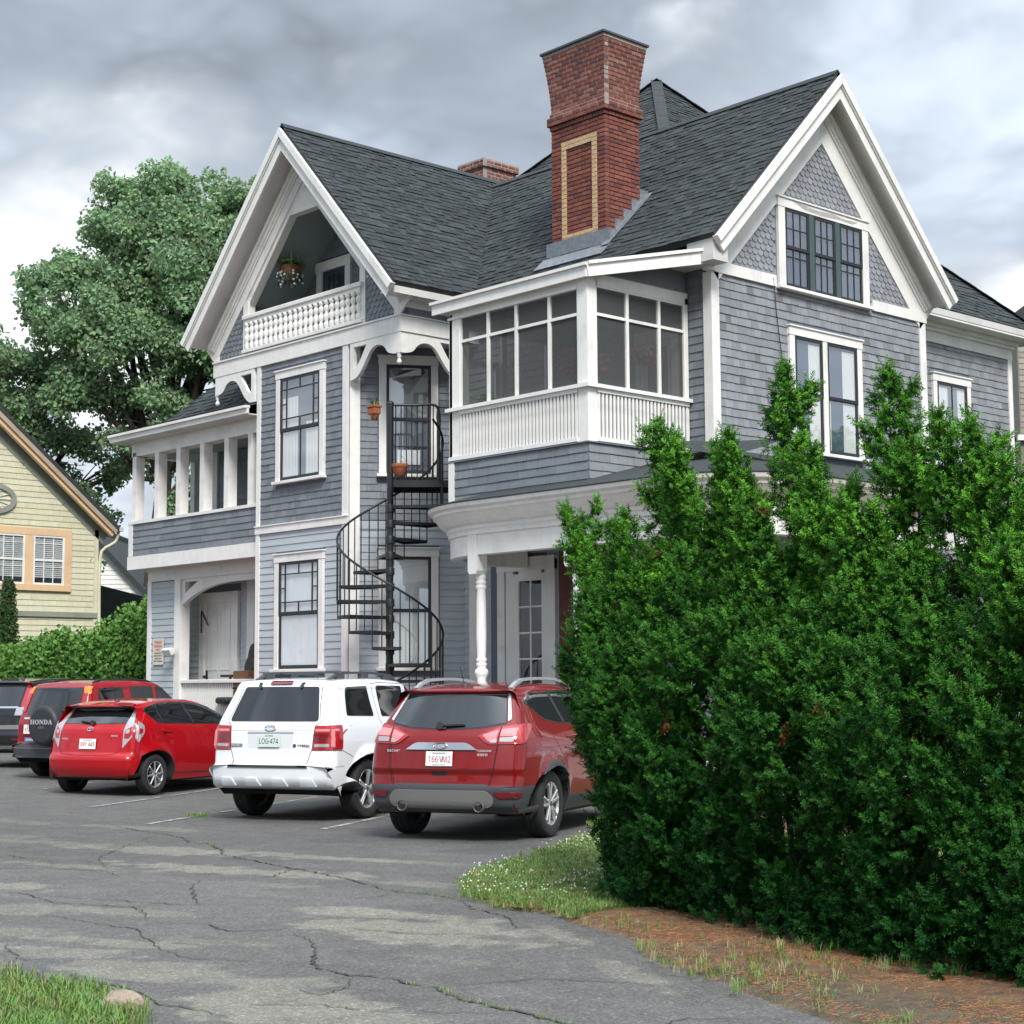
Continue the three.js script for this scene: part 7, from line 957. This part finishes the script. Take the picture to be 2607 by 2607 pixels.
  const ov = ringShape(0.66, 0.41, 0.13), oo = put('oval_window', new MB().shape(ov, 0, 0.07, M4().makeTranslation(7.15, 6.55, 0), 0, 24), sage, y); const el = new THREE.Shape(); el.absellipse(0, 0, 0.54, 0.29, 0, 6.2832); put('backing', new MB().shape(el, 0.001, 0.022, M4().makeTranslation(7.15, 6.55, 0), 0, 24), mats.reflectBlue, oo); for (let i = 0; i < 6; i++) { const a = i / 6 * Math.PI; put('muntin', new MB().bar(V3(7.15 - Math.cos(a) * 0.53, 6.55 - Math.sin(a) * 0.28, 0.03 + i * 0.0008), V3(7.15 + Math.cos(a) * 0.53, 6.55 + Math.sin(a) * 0.28, 0.03 + i * 0.0008), 0.014, 0.02, V3(0, 0, 1)), mats.white, oo); }
}
{
  const g = thing('grey_roofed_house', 'distant white gabled house with dark roof glimpsed between the yellow house and the porch', 'house', [-55.2, 0, -27], 0.83);
  put('wall', new MB().prism([[0, 0], [5.2, 0], [5.2, 4.3], [2.6, 7.1], [0, 4.3]], -6, 0), mats.whiteDull, g); for (let v = 3.2; v < 6.6; v += 0.16) { const l = v > 4.3 ? 2.6 - (v - 4.3) * 0.93 : 2.6; put('board', boxUV(wedge(l * 2 - 0.1, 0.17, 0.02, 0.003)), mats.white, g).position.set(2.6, v, 0.001); }
  put('roof', new MB().prism([[2.4, 7.4], [6.0, 3.6], [5.85, 3.5], [2.4, 7.15]], -6, 0.25).prism([[2.6, 7.4], [-0.8, 3.6], [-0.65, 3.5], [2.6, 7.15]], -6, 0.25), roofTone[2], g); put('cross_roof', new MB().prism([[4.2, 4.0], [9, 4.0], [9, 8.4], [6.6, 8.4]], -5, -1), roofTone[1], g); put('window', new MB().box(1.2, 4.4, 0.02, 1.7, 5.4, 0.06), mats.reflectBlue, g);
  const l = thing('low_outbuilding', 'low dark roofed outbuilding behind the bushes left of the porch', 'outbuilding', [-46.6, 0, -23.4], 0.83); put('wall', new MB().box(0, 0, -3, 5, 3.7, 0), mats.sheath, l); put('roof', new MB().prism([[-0.4, 3.6], [5.4, 3.6], [5.0, 3.9], [1.2, 4.9], [0.6, 4.9]], -3.2, 0.3), roofTone[2], l);
  const b = thing('beige_house', 'beige shingled house just visible at the right edge behind the grey house', 'house', [-23.9, 0, -40.6], 0.83); const bt = tones('beige_shingle', [[0.36, 0.33, 0.27], [0.4, 0.37, 0.31], [0.33, 0.3, 0.25]], { map: T.grain }); put('lower_wall', new MB().box(0, 0, -8, 9, 8.2, 0), M('olive_wall', C3(0.14, 0.17, 0.1)), b); const bw = put('wall', new MB().box(0, 8.3, -8, 9, 11.5, 0.02), bt[0], b); const r = mulberry(95); for (let v = 8.35; v < 11.3; v += 0.16) { let x = 0.02; while (x < 4) { const l2 = rr(0.15, 0.4, r); put('shingle', boxUV(wedge(l2 - 0.006, 0.17, 0.02, 0.003)), bt[Math.floor(r() * 3)], bw).position.set(x + l2 / 2, v, 0.021); x += l2; } }
  put('gutter', new MB().box(-0.1, 8.15, 0, 9, 8.3, 0.14), mats.white, b); put('roof', new MB().prism([[-0.4, 11.4], [9.4, 11.4], [4.5, 15]], -8, 0.3), roofTone[2], b);
}
// ---------- plants ----------
const leafMat = (n, o = {}) => M(n, C3(1, 1, 1), { roughness: 0.6, vertexColors: false, side: THREE.DoubleSide, ...o });
function instanced(name, geo, mat, parent, list) { // list of [matrix, color]
  const m = new THREE.InstancedMesh(geo, mat, list.length); m.name = name; m.castShadow = m.receiveShadow = true;
  list.forEach(([x, c], i) => { m.setMatrixAt(i, x); m.setColorAt(i, c); }); parent.add(m); return m;
}
function trisGeo(v) { const g = new THREE.BufferGeometry(); g.setAttribute('position', new THREE.Float32BufferAttribute(v, 3)); g.computeVertexNormals(); return boxUV(g); }
const UP = V3(0, 1, 0), qTmp = new THREE.Quaternion(), q2 = new THREE.Quaternion();
function place(p, dir, roll, s) { qTmp.setFromUnitVectors(UP, dir); q2.setFromAxisAngle(UP, roll); qTmp.multiply(q2); return M4().compose(p, qTmp, V3(s, s, s)); }
function sphereDir(r) { const z = rr(-1, 1, r), a = rr(0, 6.2832, r), s = Math.sqrt(1 - z * z); return V3(s * Math.cos(a), z, s * Math.sin(a)); }
// grass: tufts of bent blades
function tuftGeo(n, h, w, seed, spread = 0.03) { const r = mulberry(seed), v = []; for (let i = 0; i < n; i++) { const a = rr(0, 6.28, r), x = rr(-spread, spread, r), z = rr(-spread, spread, r), H = h * rr(0.5, 1.1, r), l = rr(0.1, 0.9, r) * H, c = Math.cos(a), s = Math.sin(a), wx = -s * w, wz = c * w, m = [x + c * l * 0.3, H * 0.6, z + s * l * 0.3], t = [x + c * l, H * (1 - 0.25 * l / H), z + s * l]; v.push(x - wx, 0, z - wz, x + wx, 0, z + wz, m[0] + wx * 0.7, m[1], m[2] + wz * 0.7, x - wx, 0, z - wz, m[0] + wx * 0.7, m[1], m[2] + wz * 0.7, m[0] - wx * 0.7, m[1], m[2] - wz * 0.7, m[0] - wx * 0.7, m[1], m[2] - wz * 0.7, m[0] + wx * 0.7, m[1], m[2] + wz * 0.7, ...t); } return trisGeo(v); }
const grassMat = leafMat('grass_blades', { roughness: 0.7 });
function grassPatch(name, label, n, bounds, test, h, colors, seed, yf) {
  const r = mulberry(seed), list = []; let guard = 0;
  while (list.length < n && guard++ < n * 12) { const x = rr(bounds[0], bounds[1], r), z = rr(bounds[2], bounds[3], r), k = test(x, z); if (r() > k) continue; const s = rr(0.6, 1.25, r), c = colors(r, x, z); list.push([M4().makeRotationY(rr(0, 6.28, r)).scale(V3(s, s, s)).setPosition(x, yf(x, z), z), c]); }
  const o = instanced(name, tuftGeo(9, h, 0.0028, seed), grassMat, scene, list); o.userData = { label, category: 'grass', kind: 'stuff' }; return o;
}
const gcol = (r, dry = 0.15) => r() < dry ? C3(0.26, 0.235, 0.11) : C3(rr(0.09, 0.15, r), rr(0.17, 0.26, r), rr(0.03, 0.055, r));
grassPatch('lawn_grass', 'short patchy grass with white clover between the asphalt and the hedge', 30000, [-15, -8.2, -14.5, -8.0], (x, z) => { const d = lawnD(x, z), h = -edgeDist(x, z, hedgeLine); return d > 0.08 && x < -8.3 + 0.6 * (noise3(x * 3, z * 3, 1) - 0.5) ? sstep(0.05, 0.5, d) * sstep(0.25, 0.6, noise3(x * 2.2, z * 2.2, 5) + 0.25) * (h < 0.1 ? 0.3 : 1) : 0; }, 0.06, r => gcol(r, 0.2), 401, (x, z) => hAt(x, z) + 0.03);
grassPatch('verge_grass', 'bright green grass tongue in the lower left corner by the rock', 11000, [-12.5, -6.5, -5.0, -1.5], (x, z) => { const d = nearD(x, z); return d > 0.02 ? sstep(-0.05, 0.25, d) : 0; }, 0.085, r => gcol(r, 0.08), 402, () => 0.03);
grassPatch('bed_weeds', 'thin dry weeds and grass scattered over the needle bed in front of the hedge', 330, [-9.5, -3, -8.9, -5.9], (x, z) => { const d = lawnD(x, z); return d > 0.05 ? (0.06 + 0.94 * sstep(0.62, 0.75, noise3(x * 1.7, z * 1.7, 3))) * 0.7 : 0; }, 0.08, r => gcol(r, 0.45), 403, () => 0.025);
grassPatch('crack_grass', 'little green tufts growing out of the asphalt crack in the foreground', 420, [-9.5, -4.5, -6.7, -5.6], () => 0, 0.05, r => gcol(r), 404, () => 0);
{ // the crack tufts follow the crack itself
  const old = scene.children.find(o => o.name === 'crack_grass'); scene.remove(old); const r = mulberry(405), list = [];
  for (const [x, z, ci] of crackPts) if ((ci === 1 && noise3(x * 2, z * 2, 9) > 0.42) || (ci === 0 && (x > -10.6 || (x > -15.4 && x < -14.9)))) for (let k = 0; k < 3; k++) { const s = rr(0.25, 0.6, r); list.push([M4().makeRotationY(rr(0, 6.28, r)).scale(V3(s, s, s)).setPosition(x + rr(-0.02, 0.02, r), 0.004, z + rr(-0.02, 0.02, r)), gcol(r, 0.2)]); }
  for (let k = 0; k < 60; k++) { const s = rr(0.6, 1.5, r); list.push([M4().makeRotationY(rr(0, 6.28, r)).scale(V3(s, s, s)).setPosition(-18.55 + rr(-0.16, 0.16, r), 0, -11.6 + rr(-0.08, 0.08, r)), gcol(r, 0.1)]); }
  const o = instanced('crack_grass', tuftGeo(7, 0.05, 0.003, 9), grassMat, scene, list); o.userData = { label: 'little green tufts growing out of the cracks in the asphalt', category: 'weeds', kind: 'stuff' };
  const cl = []; for (let i = 0; i < 1500; i++) { const x = rr(-13.5, -9.0, r), z = rr(-12.8, -8.5, r); if (lawnD(x, z) < 0.1 || -edgeDist(x, z, hedgeLine) < 0.0 || noise3(x * 1.5, z * 1.5, 12) < 0.42) continue; const s = rr(0.7, 1.3, r); cl.push([M4().makeScale(s, s, s).setPosition(x, 0.075 + rr(0, 0.03, r), z), C3(0.6, 0.6, 0.52)]); }
  const f = instanced('clover_flowers', boxUV(strip(new THREE.IcosahedronGeometry(0.0075, 0))), M('clover_white', C3(1, 1, 1), { roughness: 0.8 }), scene, cl); f.userData = { label: 'white clover flowers dotted through the grass by the hedge', category: 'flowers', kind: 'stuff' };
  const nd = []; for (let i = 0; i < 42000; i++) { const x = rr(-9.6, -2.5, r), z = rr(-8.9, -5.8, r), d = lawnD(x, z); if (d < -0.02 || r() > sstep(-0.05, 0.5, d)) continue; nd.push([place(V3(x, 0.045, z), V3(rr(-1, 1, r), rr(-0.05, 0.15, r), rr(-1, 1, r)).normalize(), 0, rr(0.4, 1.0, r)), r() < 0.75 ? C3(rr(0.28, 0.5, r), rr(0.12, 0.22, r), 0.06) : C3(0.3, 0.24, 0.15)]); }
  const ng = instanced('fallen_needles', trisGeo([-0.002, 0, 0, 0.002, 0, 0, 0.0015, 0.04, 0, -0.002, 0, 0, 0.0015, 0.04, 0, -0.0015, 0.04, 0, 0, 0, -0.002, 0, 0, 0.002, 0, 0.04, 0.001]), M('needle_litter', C3(1, 1, 1), { roughness: 0.9, side: THREE.DoubleSide }), scene, nd); ng.userData = { label: 'orange brown fallen needles and twigs in front of the hedge', category: 'needle litter', kind: 'stuff' };
}
// yew: sprig of flat needles
function sprig(seed, len, n, nl, nw) {
  const r = mulberry(seed), v = []; const stem = 0.0022; v.push(-stem, 0, 0, stem, 0, 0, 0, len, 0, 0, 0, -stem, 0, 0, stem, 0, len, 0);
  for (let i = 0; i < n; i++) { const t = (i + 0.6) / n, a = i * 2.4 + rr(-0.5, 0.5, r), L = nl * (1 - 0.45 * t * t) * rr(0.8, 1.15, r), e = rr(0.12, 0.62, r) + 0.35 * t, c = Math.cos(a), s = Math.sin(a), y = t * len, dx = c * Math.cos(e), dz = s * Math.cos(e), dy = Math.sin(e), wx = -s * nw, wz = c * nw, m = [dx * L * 0.5, y + dy * L * 0.5, dz * L * 0.5]; v.push(0, y, 0, m[0] + wx, m[1], m[2] + wz, dx * L, y + dy * L, dz * L, 0, y, 0, dx * L, y + dy * L, dz * L, m[0] - wx, m[1], m[2] - wz); }
  return trisGeo(v);
}
const yewGeo = [sprig(501, 0.06, 20, 0.031, 0.0044), sprig(502, 0.078, 24, 0.029, 0.0042)];
const yewMat = new THREE.MeshPhysicalMaterial({ roughness: 0.7, specularIntensity: 0.3, side: THREE.DoubleSide }); yewMat.name = 'yew_needles';
function yewShrub(label, x, z, h, R, spires, seed, low = 0.82, front = 1) {
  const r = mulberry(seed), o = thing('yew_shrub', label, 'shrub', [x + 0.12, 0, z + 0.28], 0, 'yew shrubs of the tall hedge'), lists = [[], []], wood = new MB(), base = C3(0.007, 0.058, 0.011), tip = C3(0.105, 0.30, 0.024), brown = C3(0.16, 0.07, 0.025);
  const plume = (a, b, rad, n, freshLit, start = 0.1) => {
    const ax = b.clone().sub(a), L = ax.length(), d = ax.clone().normalize(), s = V3().crossVectors(d, Math.abs(d.y) > 0.9 ? V3(1, 0, 0) : UP).normalize(), w = V3().crossVectors(d, s), ph = rr(0, 6, r);
    for (let i = 0; i < n / 9; i++) { // rosettes of short sprigs set round the shoot, looking outwards and up
      const t = lerp(start, 1.02, Math.pow((i + r()) / (n / 9), 0.9)), an = i * 2.4 + rr(-0.6, 0.6, r) + ph, q = rad * rr(0.4, 1.15, r) * Math.pow(Math.sin(Math.PI * clamp(0.14 + 0.83 * t)), 0.75), rdir = s.clone().multiplyScalar(Math.cos(an)).addScaledVector(w, Math.sin(an));
      const c0 = a.clone().addScaledVector(ax, t).addScaledVector(rdir, q), axis = rdir.clone().multiplyScalar(0.85 - 0.4 * t).addScaledVector(d, 0.25 + 0.5 * t).add(V3(0, 0.2, 0)).normalize(), young = r(), dead = young < 0.003;
      if (c0.y < 0.03) continue;
      for (let k = 0; k < 9; k++) {
        const u = k / 8, dir = k ? axis.clone().multiplyScalar(0.55).addScaledVector(sphereDir(r), 0.95).normalize() : axis.clone(), p = c0.clone().addScaledVector(axis, k ? -0.05 * u : 0.02), up = clamp(0.5 + 0.5 * dir.dot(axis));
        const c = base.clone().lerp(tip, clamp(freshLit * (0.15 + 0.4 * t + 0.7 * young) * (0.15 + 0.95 * up * up) + rr(-0.05, 0.05, r))).multiplyScalar(rr(0.8, 1.2, r)); if (dead) c.copy(brown);  // new growth pales the tips; lit tops and dark insides painted in too
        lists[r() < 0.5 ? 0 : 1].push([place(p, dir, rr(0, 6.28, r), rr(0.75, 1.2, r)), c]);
      }
    }
  };
  for (let i = 0; i < 7; i++) { const a = i / 7 * 6.28 + r(), t = V3(Math.cos(a) * R * 0.5, h * rr(0.5, 0.7, r), Math.sin(a) * R * 0.5), m = V3(Math.cos(a) * 0.25, h * 0.35, Math.sin(a) * 0.25); wood.tube([V3(Math.cos(a) * 0.1, -0.05, Math.sin(a) * 0.1), m, t], 0.022, 10, 5); }
  // outer shell: upright plumes round the body, denser towards the driveway
  const N = Math.round(120 * h * R / 3.2);
  for (let i = 0; i < N; i++) {
    const y = i < N * 0.16 ? rr(0, 0.3, r) : h * 0.86 * Math.pow(r(), 0.9), a = rr(0, 6.2832, r); if (Math.sin(a) < -0.25 && r() < 0.7) continue;
    const prof = R * (low < 0.6 ? low + (1.02 - low) * sstep(0, 0.55, y / h) : low + (1.12 - low) * Math.sin(Math.PI * Math.min(1, 0.18 + y / h * 0.8))) * (y > h * 0.6 ? 1 - 0.75 * Math.pow((y - h * 0.6) / (h * 0.4), 1.3) : 1) * rr(0.78, 1.04, r), len = rr(0.45, 0.85, r), fx = Math.cos(a) * prof, fz = Math.sin(a) * prof * front;
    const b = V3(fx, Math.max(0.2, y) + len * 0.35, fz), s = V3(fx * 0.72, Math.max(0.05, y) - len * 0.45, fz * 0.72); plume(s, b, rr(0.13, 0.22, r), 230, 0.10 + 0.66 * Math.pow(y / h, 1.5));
  }
  for (const [dx, dz, sh, lean] of spires) { const b = V3(dx, sh, dz), a = V3(dx * 0.6 - (lean ?? 0), sh - rr(1.15, 1.4, r), dz * 0.6); plume(a, b, 0.145, 600, 0.9); for (let k = 0; k < 4; k++) { const t = rr(0.35, 0.8, r), p = a.clone().lerp(b, t), an = rr(0, 6.28, r); plume(p, p.clone().add(V3(Math.cos(an) * 0.2, rr(0.22, 0.38, r), Math.sin(an) * 0.2)), 0.075, 90, 1); } wood.rod(a, b.clone().lerp(a, 0.15), 0.009, 0.004, 5); }
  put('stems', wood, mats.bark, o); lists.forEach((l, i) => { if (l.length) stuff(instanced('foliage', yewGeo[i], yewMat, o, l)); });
  return o;
}
yewShrub('yew shrub at the left end of the hedge, next to the dark red crossover', -9.12, -10.4, 3.0, 1.02, [[-1.5, -0.15, 3.15, -0.1], [-1.1, 0.1, 2.85], [-0.15, 0.1, 3.72], [0.2, 0.3, 3.3], [-0.4, 0.4, 2.9]], 601, 0.28);
yewShrub('second yew from the left, below the screened porch corner', -8.45, -9.95, 2.8, 0.95, [[-0.2, 0.15, 3.5], [0.3, 0.2, 3.3], [0.6, 0.3, 3.1], [-0.5, 0.4, 2.9]], 602, 0.7);
yewShrub('yew with the tallest spire, standing before the double window', -7.5, -9.75, 2.75, 1.05, [[-0.05, 0.0, 3.85], [-0.5, 0.1, 3.42], [0.35, 0.2, 3.2], [0.6, 0.1, 2.95], [0.0, 0.5, 2.9]], 603);
yewShrub('yew with a slim spire in front of the right gable corner post', -6.45, -9.5, 2.65, 1.05, [[-0.05, 0.0, 3.66], [0.25, 0.1, 3.1], [-0.45, 0.3, 2.95], [0.15, 0.5, 2.7]], 604);
yewShrub('yew below the small window of the set-back wall', -5.55, -9.2, 2.5, 1.0, [[-0.45, -0.1, 3.28], [-0.15, 0.0, 3.15], [0.15, 0.1, 2.9], [0.4, 0.3, 2.7]], 605);
yewShrub('yew cut off by the right edge of the picture', -4.5, -9.0, 2.5, 1.05, [[-0.3, 0.1, 2.85], [0.2, 0.1, 2.9], [-0.55, 0.5, 2.4]], 606);
// broad-leaved crowns
function leafCluster(seed, n, rad, lw, ll) { const r = mulberry(seed), v = []; for (let i = 0; i < n; i++) { const p = sphereDir(r).multiplyScalar(rad * Math.cbrt(rr(0.05, 1, r))), d = sphereDir(r); d.y = Math.abs(d.y) * 0.4 - 0.1; d.normalize(); const s = V3().crossVectors(d, sphereDir(r)).normalize(), w = lw * rr(0.7, 1.2, r), l = ll * rr(0.7, 1.2, r), a = p, t = p.clone().addScaledVector(d, l), m = p.clone().addScaledVector(d, l * 0.45), b = m.clone().addScaledVector(s, w), c = m.clone().addScaledVector(s, -w); v.push(...a, ...b, ...t, ...a, ...t, ...c); } return trisGeo(v); }
const treeMat = leafMat('tree_leaves', { roughness: 0.9, transmission: 0.45, thickness: 0 }), bushMat = leafMat('bush_leaves', { roughness: 0.6 });
function crownTree(name, label, pos, clumps, trunkR, trunkTop, cols, seed, dens, geo, group) {
  const r = mulberry(seed), o = thing(name, label, 'tree', pos, 0, group), w = new MB(), list = [];
  const tp = V3(trunkTop[0], trunkTop[1], trunkTop[2]); w.rod(V3(0, -0.3, 0), tp.clone().multiplyScalar(0.5).add(V3(rr(-0.3, 0.3, r), 0, 0)), trunkR, trunkR * 0.75, 10).rod(tp.clone().multiplyScalar(0.48), tp, trunkR * 0.75, trunkR * 0.5, 10);
  const limbs = new MB();
  for (const [x, y, z, rad] of clumps) {
    const c = V3(x, y, z), k = clamp((y - tp.y) / 12, -0.2, 0.5), st = tp.clone().multiplyScalar(0.72 + 0.25 * r()).lerp(c, 0.02); limbs.tube([st, st.clone().lerp(c, 0.5).add(V3(0, -0.5 * rad, 0)), c], 0.05 + 0.03 * rad, 8, 5);
    for (let j = 0; j < 5; j++) limbs.rod(c.clone().lerp(st, 0.25), c.clone().add(sphereDir(r).multiplyScalar(rad * 0.85)), 0.03, 0.01, 4);
    const subs = Math.round(7 + 7 * rad); // leafy sprays standing out from the limb end, with sky between them
    for (let k = 0; k < subs; k++) {
      const e = sphereDir(r); if (e.y < -0.45) e.y *= -0.5; const sr = rad * rr(0.22, 0.42, r), sc = c.clone().addScaledVector(e, rad * rr(0.5, 1.12, r)), n = Math.round(dens * sr * sr);
      for (let i = 0; i < n; i++) { const d = sphereDir(r), q = sr * Math.cbrt(rr(0.15, 1, r)); const p = V3(sc.x + d.x * q * 1.15, sc.y + d.y * q * 0.95, sc.z + d.z * q * 1.15); list.push([place(p, V3(d.x, d.y * 0.5 + 0.7, d.z).normalize(), rr(0, 6.28, r), rr(0.7, 1.3, r)), cols(r, d)]); }
    }
  }
  put('trunk', w, mats.bark, o); put('limbs', limbs, mats.bark, o); stuff(instanced('crown', geo, group === 'far' ? bushMat : treeMat, o, list)); return o;
}
const oakGeo = leafCluster(701, 12, 0.2, 0.05, 0.125);
const oakCol = (r, d) => C3(rr(0.19, 0.26, r), rr(0.32, 0.41, r), rr(0.15, 0.2, r)).multiplyScalar(rr(0.75, 1.2, r));
// crown clumps: across the view, height, depth, radius
const vx = V3(0.676, 0, -0.737), vz = V3(0.737, 0, 0.676);
const clump = list => list.map(([a, y, d, q]) => [vx.x * a + vz.x * d, y, vx.z * a + vz.z * d, q]);
crownTree('large_tree', 'tall broad green tree rising behind the left gable of the house', [-40.2, 0, -23.2], clump([[0.8, 15.4, 0, 0.75], [0.2, 14.8, 0.6, 0.9], [1.4, 14.7, -0.4, 1.0], [-0.75, 14.9, 0.4, 0.6], [-1.05, 14.0, 0.2, 0.8], [-0.1, 13.7, 0.8, 1.0], [1.1, 13.4, 0.6, 1.15], [2.5, 14.5, 0, 1.0], [3.2, 14.8, 0.3, 0.7], [2.3, 13.3, 0.4, 1.2], [-1.9, 13.1, 0, 0.62], [-2.6, 12.75, 0.3, 0.56], [-3.05, 12.4, 0, 0.4], [-1.4, 12.4, 0.8, 1.0], [-0.3, 12.0, 1.0, 1.15], [1.0, 11.9, 1.0, 1.3], [2.3, 11.8, 0.8, 1.2], [3.4, 12.6, 0, 1.2], [-2.7, 11.6, 0.2, 0.7], [-1.85, 11.2, 0.9, 0.95], [-0.7, 10.6, 1.2, 1.2], [0.7, 10.4, 1.2, 1.25], [1.8, 10.2, 1.0, 1.15], [-1.0, 9.2, 1.0, 1.1], [0.5, 8.9, 0.8, 0.95], [1.7, 8.8, 0.4, 0.8], [2.8, 9.9, 0, 1.0], [2.6, 8.2, 0.2, 0.6], [-0.4, 7.9, 0.6, 0.7], [0.6, 7.4, 0.2, 0.45], [1.9, 7.2, 0.4, 0.5], [1.0, 6.4, 0.2, 0.5], [2.0, 6.0, 0.3, 0.6]]), 0.34, [0.9, 9, -0.4], oakCol, 711, 250, oakGeo);
crownTree('large_tree', 'lower dark leafy tree behind the yellow house, left of the tall tree', [-43.6, 0, -20.4], clump([[-0.6, 10.6, 0, 0.95], [0.5, 10.2, 0.6, 1.1], [-1.6, 9.8, 0, 0.9], [1.6, 9.6, 0.2, 1.1], [-0.4, 9.0, 0.8, 1.25], [0.9, 8.5, 0.7, 1.2], [-1.7, 8.3, 0.4, 1.1], [2.2, 8.2, 0, 0.9], [-0.6, 7.4, 0.8, 1.2], [0.8, 7.0, 0.6, 1.1], [2.0, 6.7, 0.2, 0.9], [-2.6, 9.2, 0, 1.2], [1.4, 5.6, 0.2, 0.8], [2.9, 6.0, 0, 0.7], [0.3, 5.8, 0.4, 0.9], [2.4, 5.0, 0, 0.6], [-2.2, 7.0, 0.3, 1.1], [3.3, 7.4, 0, 0.6]]), 0.3, [0.2, 7, 0], (r, d) => oakCol(r, d).multiplyScalar(0.85), 712, 250, oakGeo);
crownTree('large_tree', 'far tree seen through the open upper porch on the left', [-50, 0, -36], clump([[0, 10, 0, 2.2], [2, 9, 0, 1.8], [-2, 8.5, 0, 1.8], [0.6, 7, 0.5, 2.0], [-1.6, 6, 0, 1.6], [2.4, 6, 0, 1.6], [4, 7.5, 0, 1.6]]), 0.4, [0, 8, 0], oakCol, 713, 70, leafCluster(702, 18, 0.6, 0.13, 0.28));
// leafy bushes behind the cars
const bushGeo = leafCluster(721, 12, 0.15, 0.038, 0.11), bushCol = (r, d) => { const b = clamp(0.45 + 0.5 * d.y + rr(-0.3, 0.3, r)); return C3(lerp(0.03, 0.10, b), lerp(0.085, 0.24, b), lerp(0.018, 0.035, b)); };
function bush(label, pos, blobs, seed, dens = 420) {
  const r = mulberry(seed), o = thing('leafy_bush', label, 'shrub', pos, 0, 'leafy bushes behind the parked cars'), list = [], w = new MB();
  for (const [x, y, z, a, b] of blobs) { w.rod(V3(x * 0.4, -0.1, z * 0.4), V3(x, y, z), 0.02, 0.008, 5); const n = Math.round(dens * a * (a + b)); for (let i = 0; i < n; i++) { const d = sphereDir(r); if (d.y < -0.2 && r() < 0.5) continue; const q = 0.7 + 0.35 * Math.sqrt(r()) * (0.6 + 0.9 * noise3(d.x * 3 + x, d.y * 3, d.z * 3 + z)); const p = V3(x + d.x * a * q, Math.max(0.1, y + d.y * b * q), z + d.z * a * q); list.push([place(p, V3(d.x * 0.7, Math.abs(d.y) + 0.5, d.z * 0.7).normalize(), rr(0, 6.28, r), rr(0.8, 1.35, r)), bushCol(r, d)]); } }
  put('stems', w, mats.bark, o); stuff(instanced('foliage', bushGeo, bushMat, o, list)); return o;
}
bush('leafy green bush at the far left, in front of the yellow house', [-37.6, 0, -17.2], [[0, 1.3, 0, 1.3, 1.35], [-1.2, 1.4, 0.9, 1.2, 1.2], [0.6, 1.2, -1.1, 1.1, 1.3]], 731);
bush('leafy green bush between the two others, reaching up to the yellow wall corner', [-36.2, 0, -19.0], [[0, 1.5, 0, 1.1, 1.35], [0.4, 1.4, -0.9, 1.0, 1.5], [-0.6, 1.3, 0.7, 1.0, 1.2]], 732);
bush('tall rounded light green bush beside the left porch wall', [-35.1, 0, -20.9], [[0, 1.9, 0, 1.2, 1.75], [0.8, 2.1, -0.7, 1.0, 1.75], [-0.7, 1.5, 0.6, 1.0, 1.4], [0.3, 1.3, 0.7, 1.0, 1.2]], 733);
// slim dark conifers by the yellow house
for (const [x, z, h, l] of [[-38.7, -18.75, 4.25, 'slim dark conifer standing in front of the yellow wall between bushes'], [-38.9, -18.0, 4.0, 'slim dark conifer cut by the left edge in front of the yellow house']]) {
  const r = mulberry(Math.round(-z * 10)), o = thing('slim_conifer', l, 'tree', [x, 0, z], 0, 'slim conifers by the yellow house'), list = []; put('trunk', new MB().rod(V3(0, -0.1, 0), V3(0, h * 0.9, 0), 0.05, 0.01, 6), mats.bark, o);
  for (let i = 0; i < 1500; i++) { const t = r(), a = rr(0, 6.28, r), q = 0.27 * Math.pow(1 - t, 0.45) * (0.75 + 0.4 * noise3(a * 2, t * 12, 1)); list.push([place(V3(Math.cos(a) * q, 0.2 + t * (h - 0.2), Math.sin(a) * q), V3(Math.cos(a) * 0.4, 1, Math.sin(a) * 0.4).normalize(), rr(0, 6, r), rr(0.5, 0.8, r)), C3(rr(0.02, 0.05, r), rr(0.05, 0.1, r), 0.02)]); }
  stuff(instanced('foliage', bushGeo, bushMat, o, list));
}

// street trees on the far side of the road, seen only as reflections in glass and paint
for (const [x, z, h, l] of [[9, 27, 11, 'street tree mirrored in the rear windows of the parked cars'], [-4, 33, 13, 'second street tree mirrored in the rear window of the white suv'], [3, -47, 9, 'dark tree mirrored in the double window of the right gable']]) {
  const r = mulberry(Math.round(h * 31)), list = []; for (let i = 0; i < 9; i++) { const a = rr(0, 6.28, r), q = rr(0.3, 2.6, r); list.push([Math.cos(a) * q, rr(h * 0.4, h * 0.92, r), Math.sin(a) * q, rr(1.3, 2.1, r)]); }
  crownTree('street_tree', l, [x, 0, z], list, 0.3, [0, h * 0.55, 0], oakCol, Math.round(h * 77), 45, leafCluster(702, 18, 0.6, 0.13, 0.28));
}
renderer.render(scene, camera);
